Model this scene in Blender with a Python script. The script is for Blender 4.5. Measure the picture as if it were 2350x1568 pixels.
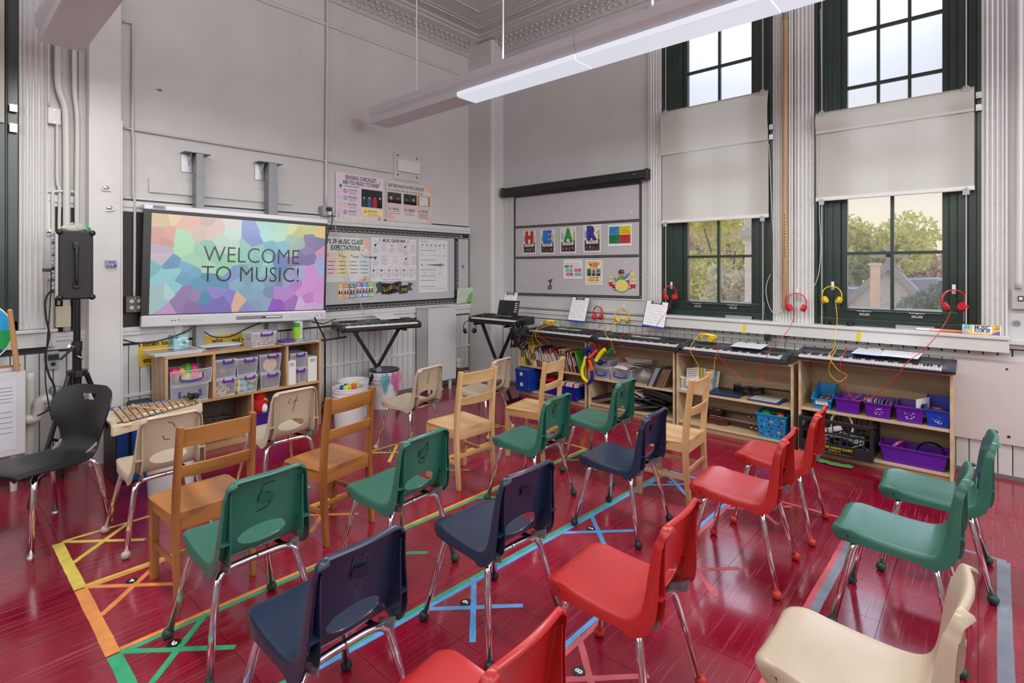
import bpy, bmesh, math, random
from mathutils import Vector, Matrix, Euler
random.seed(7)
S = bpy.context.scene
for o in list(bpy.data.objects): bpy.data.objects.remove(o)
COL = S.collection
pi = math.pi

# ---------------------------------------------------------------- camera
FPX = 1211.; HY = 615.; CX = 1175.; CAMP = Vector((5.18, -5.15, 1.5)); TH = math.atan2(1075, FPX)
sT, cT = math.sin(TH), math.cos(TH)
cam = bpy.data.cameras.new('camera'); camo = bpy.data.objects.new('camera', cam); COL.objects.link(camo)
cam.sensor_width = 36; cam.lens = 36 * FPX / 2350; cam.shift_y = -(784 - HY) / 2350; cam.clip_start = .05; cam.clip_end = 400
camo.location = CAMP; camo.rotation_euler = (pi / 2, 0, TH)
S.camera = camo

def P(u, v, x=None, y=None, z=None):
    """point of the photograph's pixel on one axis-aligned plane"""
    a = u - CX; r = (-FPX * sT + a * cT, FPX * cT + a * sT, HY - v)
    t = (x - CAMP[0]) / r[0] if x is not None else (y - CAMP[1]) / r[1] if y is not None else (z - CAMP[2]) / r[2]
    return Vector((CAMP[0] + t * r[0], CAMP[1] + t * r[1], CAMP[2] + t * r[2]))

# ---------------------------------------------------------------- sky, light, exposure
S.view_settings.view_transform = 'Standard'; S.view_settings.look = 'None'
S.view_settings.exposure = 0.08; S.view_settings.gamma = 1; S.view_settings.use_curve_mapping = False
W = bpy.data.worlds.new('sky'); S.world = W; W.use_nodes = True
nt = W.node_tree; nt.nodes.clear()
def wn(t, **k):
    n = nt.nodes.new(t)
    for a, b in k.items(): setattr(n, a, b)
    return n
tc = wn('ShaderNodeTexCoord'); sx = wn('ShaderNodeSeparateXYZ'); nt.links.new(tc.outputs['Generated'], sx.inputs[0])
rmp = wn('ShaderNodeValToRGB'); nt.links.new(sx.outputs['Z'], rmp.inputs[0])
el = rmp.color_ramp.elements
el[0].position = 0.0; el[0].color = (.97, .84, .60, 1); el[1].position = 1; el[1].color = (.50, .62, .90, 1)
e = el.new(.10); e.color = (.97, .90, .76, 1)
e = el.new(.30); e.color = (.71, .76, .87, 1)
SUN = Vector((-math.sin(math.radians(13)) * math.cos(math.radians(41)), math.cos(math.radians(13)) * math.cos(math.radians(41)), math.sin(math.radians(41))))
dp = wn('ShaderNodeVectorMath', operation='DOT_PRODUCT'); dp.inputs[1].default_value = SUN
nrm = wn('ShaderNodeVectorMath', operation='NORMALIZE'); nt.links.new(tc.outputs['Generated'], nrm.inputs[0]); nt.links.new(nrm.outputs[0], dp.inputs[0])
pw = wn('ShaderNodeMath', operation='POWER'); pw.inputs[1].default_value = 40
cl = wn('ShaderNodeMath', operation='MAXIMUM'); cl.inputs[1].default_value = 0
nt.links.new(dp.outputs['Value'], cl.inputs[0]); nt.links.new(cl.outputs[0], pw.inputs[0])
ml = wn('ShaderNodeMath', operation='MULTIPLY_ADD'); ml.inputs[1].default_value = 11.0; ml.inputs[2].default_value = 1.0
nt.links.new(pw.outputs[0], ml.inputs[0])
bg = wn('ShaderNodeBackground'); wo = wn('ShaderNodeOutputWorld')
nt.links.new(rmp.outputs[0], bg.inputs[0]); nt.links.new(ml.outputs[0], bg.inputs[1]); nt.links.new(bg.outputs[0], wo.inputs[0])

def area(name, loc, rot, sx_, sy_, power, col=(1, 1, 1), portal=False, spread=None):
    l = bpy.data.lights.new(name, 'AREA'); l.shape = 'RECTANGLE'; l.size = sx_; l.size_y = sy_; l.energy = power; l.color = col
    if portal: l.cycles.is_portal = True
    if spread: l.spread = spread
    o = bpy.data.objects.new(name, l); COL.objects.link(o); o.location = loc; o.rotation_euler = rot
    return o
KD = 1.0
COOL = (.93, .96, 1.0); NEU = (1, .985, .96)
# added fill lamps at the solid rear wall and right-hand end; no windows
area('fill_area_rear', (3.6, -9.55, 2.9), (-pi / 2, 0, 0), 6.0, 2.2, 95 * KD, COOL)
area('fill_area_right', (9.35, -2.8, 3.0), (pi / 2, 0, pi / 2), 5.0, 2.2, 190 * KD, COOL)
# tubes of the suspended lights (also rows behind the camera)
for i, (lx, ly, lw) in enumerate([(4.3, -1.9, 4.4), (3.3, -4.48, 5.2), (4.0, -7.1, 6.0)]):
    area('tube_light_down', (lx, ly, 2.955), (0, 0, 0), lw, .18, 62 * KD, NEU)
    area('tube_light_up', (lx, ly, 3.25), (pi, 0, 0), lw, .16, 20 * KD, NEU)
# sky portals at the windows of the window wall
area('portal_window_2', (3.25, .3, 2.7), (-pi / 2, 0, 0), 1.1, 3.6, 1, portal=True)
area('portal_window_3', (4.65, .3, 2.7), (-pi / 2, 0, 0), 1.1, 3.6, 1, portal=True)

# ---------------------------------------------------------------- materials
MATS = {}
def mat(name, col, rough=.5, metal=0, spec=.5, coat=0, trans=0, emit=None, es=0, alpha=1, var=0, vscale=6, bump=0, bscale=40, bdist=.002, rvar=0, sss=0, stretch=None, objcoord=True, prand=0):
    if name in MATS: return MATS[name]
    m = bpy.data.materials.new(name); m.use_nodes = True; n = m.node_tree.nodes; L = m.node_tree.links
    b = n['Principled BSDF']
    b.inputs['Base Color'].default_value = (*col, 1); b.inputs['Roughness'].default_value = rough; b.inputs['Metallic'].default_value = metal
    b.inputs['Specular IOR Level'].default_value = spec; b.inputs['Coat Weight'].default_value = coat; b.inputs['Coat Roughness'].default_value = .12
    b.inputs['Transmission Weight'].default_value = trans; b.inputs['Alpha'].default_value = alpha
    if emit: b.inputs['Emission Color'].default_value = (*emit, 1); b.inputs['Emission Strength'].default_value = es
    if var or bump or rvar or prand:
        t = n.new('ShaderNodeTexCoord'); mp = n.new('ShaderNodeMapping'); L.new(t.outputs['Object'], mp.inputs[0])
        if stretch: mp.inputs['Scale'].default_value = stretch
    if var or prand:
        ns = n.new('ShaderNodeTexNoise'); ns.inputs['Scale'].default_value = vscale; ns.inputs['Detail'].default_value = 5; L.new(mp.outputs[0], ns.inputs['Vector'])
        mr = n.new('ShaderNodeMapRange'); mr.inputs[1].default_value = .3; mr.inputs[2].default_value = .7; mr.inputs[3].default_value = 1 - var; mr.inputs[4].default_value = 1 + var
        L.new(ns.outputs['Fac'], mr.inputs[0]); out = mr.outputs[0]
        if prand:
            oi = n.new('ShaderNodeObjectInfo'); m2 = n.new('ShaderNodeMapRange'); m2.inputs[3].default_value = 1 - prand; m2.inputs[4].default_value = 1 + prand
            L.new(oi.outputs['Random'], m2.inputs[0]); mm = n.new('ShaderNodeMath'); mm.operation = 'MULTIPLY'; L.new(out, mm.inputs[0]); L.new(m2.outputs[0], mm.inputs[1]); out = mm.outputs[0]
        vm = n.new('ShaderNodeVectorMath'); vm.operation = 'SCALE'; vm.inputs[0].default_value = col; L.new(out, vm.inputs['Scale']); L.new(vm.outputs[0], b.inputs['Base Color'])
    if bump:
        nb = n.new('ShaderNodeTexNoise'); nb.inputs['Scale'].default_value = bscale; nb.inputs['Detail'].default_value = 4; L.new(mp.outputs[0], nb.inputs['Vector'])
        bp = n.new('ShaderNodeBump'); bp.inputs['Strength'].default_value = bump; bp.inputs['Distance'].default_value = bdist; L.new(nb.outputs['Fac'], bp.inputs['Height']); L.new(bp.outputs[0], b.inputs['Normal'])
    if rvar:
        nr = n.new('ShaderNodeTexNoise'); nr.inputs['Scale'].default_value = 9; nr.inputs['Detail'].default_value = 6; L.new(mp.outputs[0], nr.inputs['Vector'])
        r2 = n.new('ShaderNodeMapRange'); r2.inputs[1].default_value = .3; r2.inputs[2].default_value = .7; r2.inputs[3].default_value = rough - rvar; r2.inputs[4].default_value = rough + rvar
        L.new(nr.outputs['Fac'], r2.inputs[0]); L.new(r2.outputs[0], b.inputs['Roughness'])
    MATS[name] = m; return m

def flat(c, rough=.55):
    """plain printed colour, given as sRGB 0..255"""
    k = 'print_%d_%d_%d_%d' % (*c, int(rough * 100))
    return mat(k, tuple(((x / 255 + .055) / 1.055) ** 2.4 if x > 10 else x / 3294.6 for x in c), rough)

def wood(name, c1, c2, rough=.38, scale=1.0, coat=.25, axis='Z', dist=3.5, bands=9):
    if name in MATS: return MATS[name]
    m = bpy.data.materials.new(name); m.use_nodes = True; n = m.node_tree.nodes; L = m.node_tree.links; b = n['Principled BSDF']
    t = n.new('ShaderNodeTexCoord'); mp = n.new('ShaderNodeMapping'); L.new(t.outputs['Object'], mp.inputs[0])
    sc = {'X': (.12, 1, 1), 'Y': (1, .12, 1), 'Z': (1, 1, .12)}[axis]; mp.inputs['Scale'].default_value = [s * scale for s in sc]
    oi = n.new('ShaderNodeObjectInfo'); va = n.new('ShaderNodeVectorMath'); va.operation = 'SCALE'; va.inputs[0].default_value = (7, 5, 3); L.new(oi.outputs['Random'], va.inputs['Scale']); L.new(va.outputs[0], mp.inputs['Location'])
    w = n.new('ShaderNodeTexWave'); w.bands_direction = 'DIAGONAL'; w.inputs['Scale'].default_value = bands; w.inputs['Distortion'].default_value = dist; w.inputs['Detail'].default_value = 3; w.inputs['Detail Scale'].default_value = 1.5
    L.new(mp.outputs[0], w.inputs[0])
    ns = n.new('ShaderNodeTexNoise'); ns.inputs['Scale'].default_value = 60; ns.inputs['Detail'].default_value = 4; L.new(mp.outputs[0], ns.inputs['Vector'])
    ad = n.new('ShaderNodeMath'); ad.operation = 'MULTIPLY_ADD'; ad.inputs[1].default_value = .45; L.new(ns.outputs['Fac'], ad.inputs[0]); 
    m3 = n.new('ShaderNodeMath'); m3.operation = 'MULTIPLY'; m3.inputs[1].default_value = .55; L.new(w.outputs['Fac'], m3.inputs[0]); L.new(m3.outputs[0], ad.inputs[2])
    r = n.new('ShaderNodeValToRGB'); r.color_ramp.elements[0].color = (*c1, 1); r.color_ramp.elements[1].color = (*c2, 1); r.color_ramp.elements[0].position = .15; r.color_ramp.elements[1].position = .75
    L.new(ad.outputs[0], r.inputs[0]); L.new(r.outputs[0], b.inputs['Base Color'])
    b.inputs['Roughness'].default_value = rough; b.inputs['Coat Weight'].default_value = coat; b.inputs['Coat Roughness'].default_value = .25
    MATS[name] = m; return m

def paint(name, col, rough=.38, bump=.25, bscale=26, var=.04, dirt=0):
    return mat(name, col, rough, var=var, vscale=2.2, bump=bump, bscale=bscale, bdist=.004, rvar=.06)

M_WALL = paint('old_wall_paint', (.60, .59, .57), .36)
M_WALLB = paint('window_wall_paint', (.57, .57, .565), .4)
M_TRIM = paint('white_trim_gloss', (.66, .665, .65), .3, .2)
M_PLANK = mat('beadboard_paint', (.60, .61, .59), .35, var=.06, vscale=5, bump=.2, bscale=30, prand=.05)
M_COL = paint('column_paint', (.60, .595, .58), .4, .12)
M_CEIL = mat('ceiling_tin_paint', (.52, .51, .51), .5, var=.05, bump=.8, bscale=22, bdist=.012)
M_CORN = mat('cornice_paint', (.50, .50, .485), .5, bump=1, bscale=38, bdist=.012)
M_GREEN = mat('dark_green_gloss', (.020, .038, .030), .28, var=.2, vscale=4, bump=.15, bscale=20)
M_CHROME = mat('chrome', (.78, .78, .80), .09, 1)
M_STEEL = mat('brushed_steel', (.50, .50, .51), .35, 1)
M_GREY = mat('grey_metal', (.26, .27, .29), .45, .4)
M_BLACK = mat('black_plastic', (.012, .012, .013), .38)
M_BLACKM = mat('black_metal', (.010, .010, .011), .3, .2)
M_WHITEP = mat('white_plastic', (.72, .72, .70), .35)
M_PIPE = mat('painted_pipe', (.60, .60, .57), .3, bump=.1, bscale=60)
M_RUB = mat('dark_rubber', (.02, .02, .02), .7)
M_GLASS = None
def clearplastic(name, col, a=.28, rough=.12):
    if name in MATS: return MATS[name]
    m = bpy.data.materials.new(name); m.use_nodes = True; n = m.node_tree.nodes; L = m.node_tree.links; n.clear()
    o = n.new('ShaderNodeOutputMaterial'); mx = n.new('ShaderNodeMixShader'); tr = n.new('ShaderNodeBsdfTransparent'); b = n.new('ShaderNodeBsdfPrincipled')
    tr.inputs[0].default_value = (.97, .97, .98, 1); b.inputs['Base Color'].default_value = (*col, 1); b.inputs['Roughness'].default_value = rough
    mx.inputs[0].default_value = a; L.new(tr.outputs[0], mx.inputs[1]); L.new(b.outputs[0], mx.inputs[2]); L.new(mx.outputs[0], o.inputs[0])
    MATS[name] = m; return m
M_CLEAR = clearplastic('clear_plastic', (.72, .74, .80), .30)
M_CLEARL = clearplastic('clear_plastic_lid', (.75, .77, .82), .55)
M_PANE = clearplastic('window_glass', (.9, .95, 1.0), .05, .02)
M_LAMI = mat('paper_white', (.74, .74, .73), .6)
M_LAMG = mat('laminated_paper', (.72, .73, .73), .12)

# ---------------------------------------------------------------- mesh builder
class MB:
    def __init__(s): s.v = []; s.f = []; s.m = []; s.mi = 0
    def add(s, vs, fs):
        o = len(s.v); s.v += [tuple(p) for p in vs]; s.f += [tuple(i + o for i in f) for f in fs]; s.m += [s.mi] * len(fs); return s
    def bb(s, x0, x1, y0, y1, z0, z1):
        return s.add([(x0, y0, z0), (x1, y0, z0), (x1, y1, z0), (x0, y1, z0), (x0, y0, z1), (x1, y0, z1), (x1, y1, z1), (x0, y1, z1)],
                     [(0, 3, 2, 1), (4, 5, 6, 7), (0, 1, 5, 4), (1, 2, 6, 5), (2, 3, 7, 6), (3, 0, 4, 7)])
    def box(s, c, d, rot=None):
        h = [x / 2 for x in d]; R = Euler(rot).to_matrix() if rot else Matrix.Identity(3); c = Vector(c)
        vs = [c + R @ Vector((a * h[0], b * h[1], e * h[2])) for e in (-1, 1) for a, b in ((-1, -1), (1, -1), (1, 1), (-1, 1))]
        return s.add(vs, [(0, 3, 2, 1), (4, 5, 6, 7), (0, 1, 5, 4), (1, 2, 6, 5), (2, 3, 7, 6), (3, 0, 4, 7)])
    def tube(s, pts, r, n=8, closed=False, cap=True):
        pts = [Vector(p) for p in pts]; N = len(pts); vs = []; up = None
        for i, p in enumerate(pts):
            if closed: t = pts[(i + 1) % N] - pts[i - 1]
            else: t = pts[min(i + 1, N - 1)] - pts[max(i - 1, 0)]
            t = t.normalized() if t.length > 1e-9 else Vector((0, 0, 1))
            if up is None: up = t.orthogonal().normalized()
            up = (up - t * up.dot(t)); up = up.normalized() if up.length > 1e-6 else t.orthogonal().normalized()
            w = t.cross(up); rr = r[i] if isinstance(r, (list, tuple)) else r
            for k in range(n):
                a = 2 * pi * k / n; vs.append(p + (up * math.cos(a) + w * math.sin(a)) * rr)
        fs = []
        for i in range(N if closed else N - 1):
            j = (i + 1) % N
            for k in range(n): fs.append((i * n + k, i * n + (k + 1) % n, j * n + (k + 1) % n, j * n + k))
        if cap and not closed: fs += [tuple(range(n - 1, -1, -1)), tuple((N - 1) * n + k for k in range(n))]
        return s.add(vs, fs)
    def cyl(s, p0, p1, r0, r1=None, n=16): return s.tube([p0, p1], [r0, r0 if r1 is None else r1], n)
    def lathe(s, prof, n=24, c=(0, 0, 0), R=None, sx=1, sy=1):
        c = Vector(c); R = R or Matrix.Identity(3); vs = []; m = len(prof)
        for k in range(n):
            a = 2 * pi * k / n
            for r, z in prof: vs.append(c + R @ Vector((r * math.cos(a) * sx, r * math.sin(a) * sy, z)))
        fs = [(k * m + i, ((k + 1) % n) * m + i, ((k + 1) % n) * m + i + 1, k * m + i + 1) for k in range(n) for i in range(m - 1)]
        if prof[0][0] > 1e-6: fs.append(tuple(k * m for k in range(n - 1, -1, -1)))
        if prof[-1][0] > 1e-6: fs.append(tuple(k * m + m - 1 for k in range(n)))
        return s.add(vs, fs)
    def sph(s, c, r, n=12, sc=(1, 1, 1)):
        pr = [(max(1e-7, r * math.sin(pi * i / n)), -r * math.cos(pi * i / n)) for i in range(n + 1)]
        R = Matrix.Diagonal(sc); return s.lathe(pr, n + 4, c, R)
    def prism(s, poly, o, u, v, d):
        o, u, v, d = Vector(o), Vector(u), Vector(v), Vector(d); n = len(poly)
        vs = [o + u * a + v * b for a, b in poly] + [o + u * a + v * b + d for a, b in poly]
        return s.add(vs, [tuple(range(n - 1, -1, -1)), tuple(range(n, 2 * n))] + [(i, (i + 1) % n, n + (i + 1) % n, n + i) for i in range(n)])
    def grid(s, rows, closed=False):
        n = len(rows[0]); vs = [p for r in rows for p in r]; fs = []
        for i in range(len(rows) - 1):
            for k in range(n if closed else n - 1): fs.append((i * n + k, i * n + (k + 1) % n, (i + 1) * n + (k + 1) % n, (i + 1) * n + k))
        return s.add(vs, fs)
    def face(s, *p): return s.add(p, [tuple(range(len(p)))])
    def mesh(s, name, mats, smooth=False):
        me = bpy.data.meshes.new(name); me.from_pydata(s.v, [], s.f)
        for m in (mats if isinstance(mats, (list, tuple)) else [mats]): me.materials.append(m)
        if any(s.m): me.polygons.foreach_set('material_index', s.m)
        if smooth:
            me.polygons.foreach_set('use_smooth', [True] * len(s.f))
            if smooth != 'all': me.set_sharp_from_angle(angle=math.radians(38))
        me.update(); return me
    def obj(s, name, mats, parent=None, smooth=False, bevel=0, loc=None, rot=None, fix=False):
        me = s.mesh(name, mats, smooth)
        if fix:
            bm = bmesh.new(); bm.from_mesh(me); bmesh.ops.recalc_face_normals(bm, faces=bm.faces); bm.to_mesh(me); bm.free()
        o = bpy.data.objects.new(name, me); COL.objects.link(o)
        if parent: o.parent = parent
        if loc is not None: o.location = loc
        if rot is not None: o.rotation_euler = rot
        if bevel:
            b = o.modifiers.new('bevel', 'BEVEL'); b.width = bevel; b.segments = 2; b.limit_method = 'ANGLE'; b.angle_limit = math.radians(40); b.harden_normals = False
        return o

def thing(name, label, cat, loc=(0, 0, 0), rz=0, group=None, rot=None):
    o = bpy.data.objects.new(name, None); COL.objects.link(o); o.location = loc; o.rotation_euler = rot or (0, 0, rz)
    o.empty_display_size = .1; return tag(o, label, cat, group)
def tag(o, label, cat, group=None):
    o['label'] = label; o['category'] = cat
    if group: o['group'] = group
    return o
def struct(o): o['kind'] = 'structure'; return o
def stuff(o): o['kind'] = 'stuff'; return o
def copy_tree(o, parent=None):
    c = o.copy(); COL.objects.link(c); c.parent = parent
    for ch in list(o.children): copy_tree(ch, c)
    return c

# text as 2-D polygons
TXT = {}
def glyphs(t, bold=0.0):
    k = (t, bold)
    if k in TXT: return TXT[k]
    cu = bpy.data.curves.new('text', 'FONT'); cu.body = t; cu.size = 1; cu.resolution_u = 3; cu.offset = bold
    ob = bpy.data.objects.new('text', cu); me = ob.to_mesh()
    vs = [tuple(v.co) for v in me.vertices]; fs = [tuple(p.vertices) for p in me.polygons]
    ob.to_mesh_clear(); bpy.data.objects.remove(ob); bpy.data.curves.remove(cu)
    TXT[k] = (vs, fs); return TXT[k]

class Card:
    """flat printed sheet: x right, y up (metres from the lower-left corner), z out of the sheet"""
    def __init__(s, w, h, base=(240, 240, 240), th=.0012, rough=.5, poly=None):
        s.w, s.h = w, h; s.mb = MB(); s.mats = [flat(base, rough)]; s.keys = {(base, rough): 0}; s.z = th; s.dz = .00025; s.rough = rough
        if poly: s.mb.prism(poly, (0, 0, 0), (w, 0, 0), (0, h, 0), (0, 0, th))
        else: s.mb.bb(0, w, 0, h, 0, th)
        s.lay = 1
    def col(s, c):
        k = (c, s.rough)
        if k not in s.keys: s.keys[k] = len(s.mats); s.mats.append(flat(c, s.rough))
        s.mb.mi = s.keys[k]
    def up(s): s.lay += 1; return s
    def poly(s, pts, c):
        s.col(c); z = s.z + s.lay * s.dz; s.mb.face(*[(x * s.w, y * s.h, z) for x, y in pts]); return s
    def rect(s, x0, y0, x1, y1, c): return s.poly([(x0, y0), (x1, y0), (x1, y1), (x0, y1)], c)
    def frame(s, x0, y0, x1, y1, c, t=.004):
        a, b = t / s.w, t / s.h
        s.rect(x0, y0, x1, y0 + b, c); s.rect(x0, y1 - b, x1, y1, c); s.rect(x0, y0, x0 + a, y1, c); s.rect(x1 - a, y0, x1, y1, c); return s
    def disc(s, x, y, r, c, n=14, ry=None):
        ry = ry or r; return s.poly([(x + r / s.w * math.cos(2 * pi * k / n), y + ry / s.h * math.sin(2 * pi * k / n)) for k in range(n)], c)
    def line(s, x0, y0, x1, y1, c, t=.002):
        p, q = Vector((x0 * s.w, y0 * s.h)), Vector((x1 * s.w, y1 * s.h)); d = (q - p)
        if d.length == 0: return s
        d.normalize(); nn = Vector((-d.y, d.x)) * t / 2; z = s.z + s.lay * s.dz; s.col(c)
        s.mb.face(*[(a.x, a.y, z) for a in (p - nn, q - nn, q + nn, p + nn)]); return s
    def text(s, t, x, y, size, c, align='l', bold=.0, width=None, sy=1):
        vs, fs = glyphs(t, bold)
        if not vs: return s
        x0 = min(v[0] for v in vs); x1 = max(v[0] for v in vs); W_ = (x1 - x0) or 1
        k = size; kx = k if width is None else width * s.w / W_
        ox = x * s.w - (0 if align == 'l' else W_ * kx / 2 if align == 'c' else W_ * kx) - x0 * kx
        s.col(c); z = s.z + s.lay * s.dz
        s.mb.add([(v[0] * kx + ox, v[1] * k * sy + y * s.h, z) for v in vs], fs); return s
    def lines(s, x0, x1, y0, y1, n, c, t=.0022, rag=.25):
        for i in range(n):
            y = y1 - (y1 - y0) * (i / max(1, n - 1)); s.line(x0, y, x1 - (x1 - x0) * random.random() * rag, y, c, t)
        return s
    def place(s, name, o, right, up, parent=None):
        ob = s.mb.obj(name, s.mats, parent); r = Vector(right).normalized(); u = Vector(up); u = (u - r * u.dot(r)).normalized(); n = r.cross(u)
        M = Matrix(((r.x, u.x, n.x, o[0]), (r.y, u.y, n.y, o[1]), (r.z, u.z, n.z, o[2]), (0, 0, 0, 1)))
        ob.matrix_local = M; return ob
def onA(card_fn, u0, v0, u1, v1, off=.01):
    """sheet on the board wall from its top-left and bottom-right pixels; returns size and origin"""
    a, b = P(u0, v0, x=off), P(u1, v1, x=off); return b.y - a.y, a.z - b.z, Vector((off, a.y, b.z))
def onB(u0, v0, u1, v1, off=.01):
    a, b = P(u0, v0, y=-off), P(u1, v1, y=-off); return b.x - a.x, a.z - b.z, Vector((a.x, -off, b.z))
# ================================================================= THE ROOM
def vplank(mb_mesh, parent, x, y, z, rz=0):
    o = bpy.data.objects.new('plank', mb_mesh); COL.objects.link(o); o.parent = parent; o.location = (x, y, z); o.rotation_euler = (0, 0, rz); return o
def chan(w, h, t=.016, c=.004):   # one bevelled board, x 0..w, y -t..0, z 0..h
    m = MB(); m.prism([(0, 0), (w, 0), (w, -t + c), (w - c, -t), (c, -t), (0, -t + c)], (0, 0, 0), (1, 0, 0), (0, 1, 0), (0, 0, h)); return m

# floor ----------------------------------------------------------
m = MB(); m.bb(-.3, 9.4, -9.6, .35, -.25, -.0032)
M_GROUT = mat('tile_joint', (.045, .008, .012), .7)
floor = struct(m.obj('floor', M_GROUT)); TS = .3137
def floor_mat():
    m = bpy.data.materials.new('crimson_vinyl'); m.use_nodes = True; n = m.node_tree.nodes; L = m.node_tree.links; b = n['Principled BSDF']
    g = n.new('ShaderNodeNewGeometry'); 
    def noise(sc, det, vec, dist=0):
        x = n.new('ShaderNodeTexNoise'); x.inputs['Scale'].default_value = sc; x.inputs['Detail'].default_value = det; x.inputs['Distortion'].default_value = dist; L.new(vec, x.inputs['Vector']); return x.outputs['Fac']
    def rng(inp, a, b_, c, d):
        x = n.new('ShaderNodeMapRange'); x.inputs[1].default_value = a; x.inputs[2].default_value = b_; x.inputs[3].default_value = c; x.inputs[4].default_value = d; L.new(inp, x.inputs[0]); return x.outputs[0]
    P_ = g.outputs['Position']; cloud = noise(1.6, 5, P_, .3); fine = noise(38, 5, P_)
    r = n.new('ShaderNodeValToRGB'); e = r.color_ramp.elements; e[0].color = (.165, .0022, .014, 1); e[1].color = (.31, .008, .034, 1); e[0].position = .30; e[1].position = .72
    oi = n.new('ShaderNodeObjectInfo'); ad = n.new('ShaderNodeMath'); ad.operation = 'MULTIPLY_ADD'; ad.inputs[1].default_value = .10; L.new(oi.outputs['Random'], ad.inputs[0]); L.new(cloud, ad.inputs[2])
    a2 = n.new('ShaderNodeMath'); a2.operation = 'MULTIPLY_ADD'; a2.inputs[1].default_value = .22; L.new(fine, a2.inputs[0]); L.new(ad.outputs[0], a2.inputs[2])
    a3 = n.new('ShaderNodeMath'); a3.operation = 'SUBTRACT'; a3.inputs[1].default_value = .16; L.new(a2.outputs[0], a3.inputs[0]); L.new(a3.outputs[0], r.inputs[0])
    # scratches: thin stretched veins in three directions
    scr = None
    for k, (ang, s1, s2, lo, seed) in enumerate([(25, 95, 1.6, .655, 0), (68, 120, 2.2, .66, 5), (140, 80, 1.3, .66, 11), (105, 140, 3.0, .655, 17), (3, 100, 1.8, .665, 23), (50, 30, .7, .69, 31)]):
        mp = n.new('ShaderNodeMapping'); mp.inputs['Rotation'].default_value = (0, 0, math.radians(ang)); mp.inputs['Scale'].default_value = (s1, s2, 1); mp.inputs['Location'].default_value = (seed, seed * 2, 0); L.new(P_, mp.inputs[0])
        q = rng(noise(1.0, 1.0, mp.outputs[0], .0), lo, lo + .07, 0, 1)
        if scr is None: scr = q
        else:
            mx = n.new('ShaderNodeMath'); mx.operation = 'MAXIMUM'; L.new(scr, mx.inputs[0]); L.new(q, mx.inputs[1]); scr = mx.outputs[0]
    wear = rng(noise(.55, 3, P_), .42, .62, .15, 1)
    sw = n.new('ShaderNodeMath'); sw.operation = 'MULTIPLY'; L.new(scr, sw.inputs[0]); L.new(wear, sw.inputs[1])
    mc = n.new('ShaderNodeMix'); mc.data_type = 'RGBA'; mc.inputs[7].default_value = (.52, .20, .30, 1)
    s3 = n.new('ShaderNodeMath'); s3.operation = 'MULTIPLY'; s3.inputs[1].default_value = .20; L.new(sw.outputs[0], s3.inputs[0]); L.new(s3.outputs[0], mc.inputs[0]); L.new(r.outputs[0], mc.inputs[6]); L.new(mc.outputs[2], b.inputs['Base Color'])
    ro = n.new('ShaderNodeMath'); ro.operation = 'MULTIPLY_ADD'; ro.inputs[1].default_value = .18; L.new(sw.outputs[0], ro.inputs[0]); L.new(rng(cloud, .3, .7, .13, .27), ro.inputs[2]); L.new(ro.outputs[0], b.inputs['Roughness'])
    bp = n.new('ShaderNodeBump'); bp.inputs['Strength'].default_value = .22; bp.inputs['Distance'].default_value = .003; L.new(noise(9, 5, P_), bp.inputs['Height']); L.new(bp.outputs[0], b.inputs['Normal'])
    b.inputs['IOR'].default_value = 1.5; b.inputs['Specular IOR Level'].default_value = .5
    b.inputs['Coat Weight'].default_value = .35; b.inputs['Coat Roughness'].default_value = .09; b.inputs['Coat IOR'].default_value = 1.6; b.inputs['Coat Tint'].default_value = (1, .93, .98, 1)
    return m
M_FLOOR = floor_mat()
tiles = []
for i in range(-1, 30):
    for j in range(-16, 17):
        x0 = 1.409 + (i - 5) * TS; y0 = -4.64 + j * TS
        if x0 + TS < 0 or y0 > 0 or x0 > 9.3 or y0 < -9.5: continue
        xa, xb, ya, yb = max(x0, 0), min(x0 + TS, 9.4), max(y0, -9.6), min(y0 + TS, 0)
        cx, cy = (xa + xb) / 2, (ya + yb) / 2; dx, dy = cx - CAMP[0], cy - CAMP[1]; d = -dx * sT + dy * cT; a = dx * cT + dy * sT
        vis = d > .9 and abs(a / d) * FPX < 1260 and 1.5 / d * FPX < 1050
        tiles.append((d if vis else 1e3 + abs(d), xa, xb, ya, yb))
tiles.sort(); full = None; rest = MB()
for k, (d, xa, xb, ya, yb) in enumerate(tiles):
    g = .0009
    if k < 300 and d < 1e3:
        if abs(xb - xa - TS) < 1e-4 and abs(yb - ya - TS) < 1e-4:
            if full is None:
                q = MB(); h = TS / 2 - g; q.bb(-h, h, -h, h, -.003, 0); full = q.mesh('tile', M_FLOOR)
            me = full
        else:
            q = MB(); hx, hy = (xb - xa) / 2 - g, (yb - ya) / 2 - g; q.bb(-hx, hx, -hy, hy, -.003, 0); me = q.mesh('tile', M_FLOOR)
        o = bpy.data.objects.new('tile', me); COL.objects.link(o); o.parent = floor; o.location = ((xa + xb) / 2, (ya + yb) / 2, 0)
    else: rest.bb(xa + g, xb - g, ya + g, yb - g, -.003, 0)
stuff(rest.obj('tile_field', M_FLOOR, floor))

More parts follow.
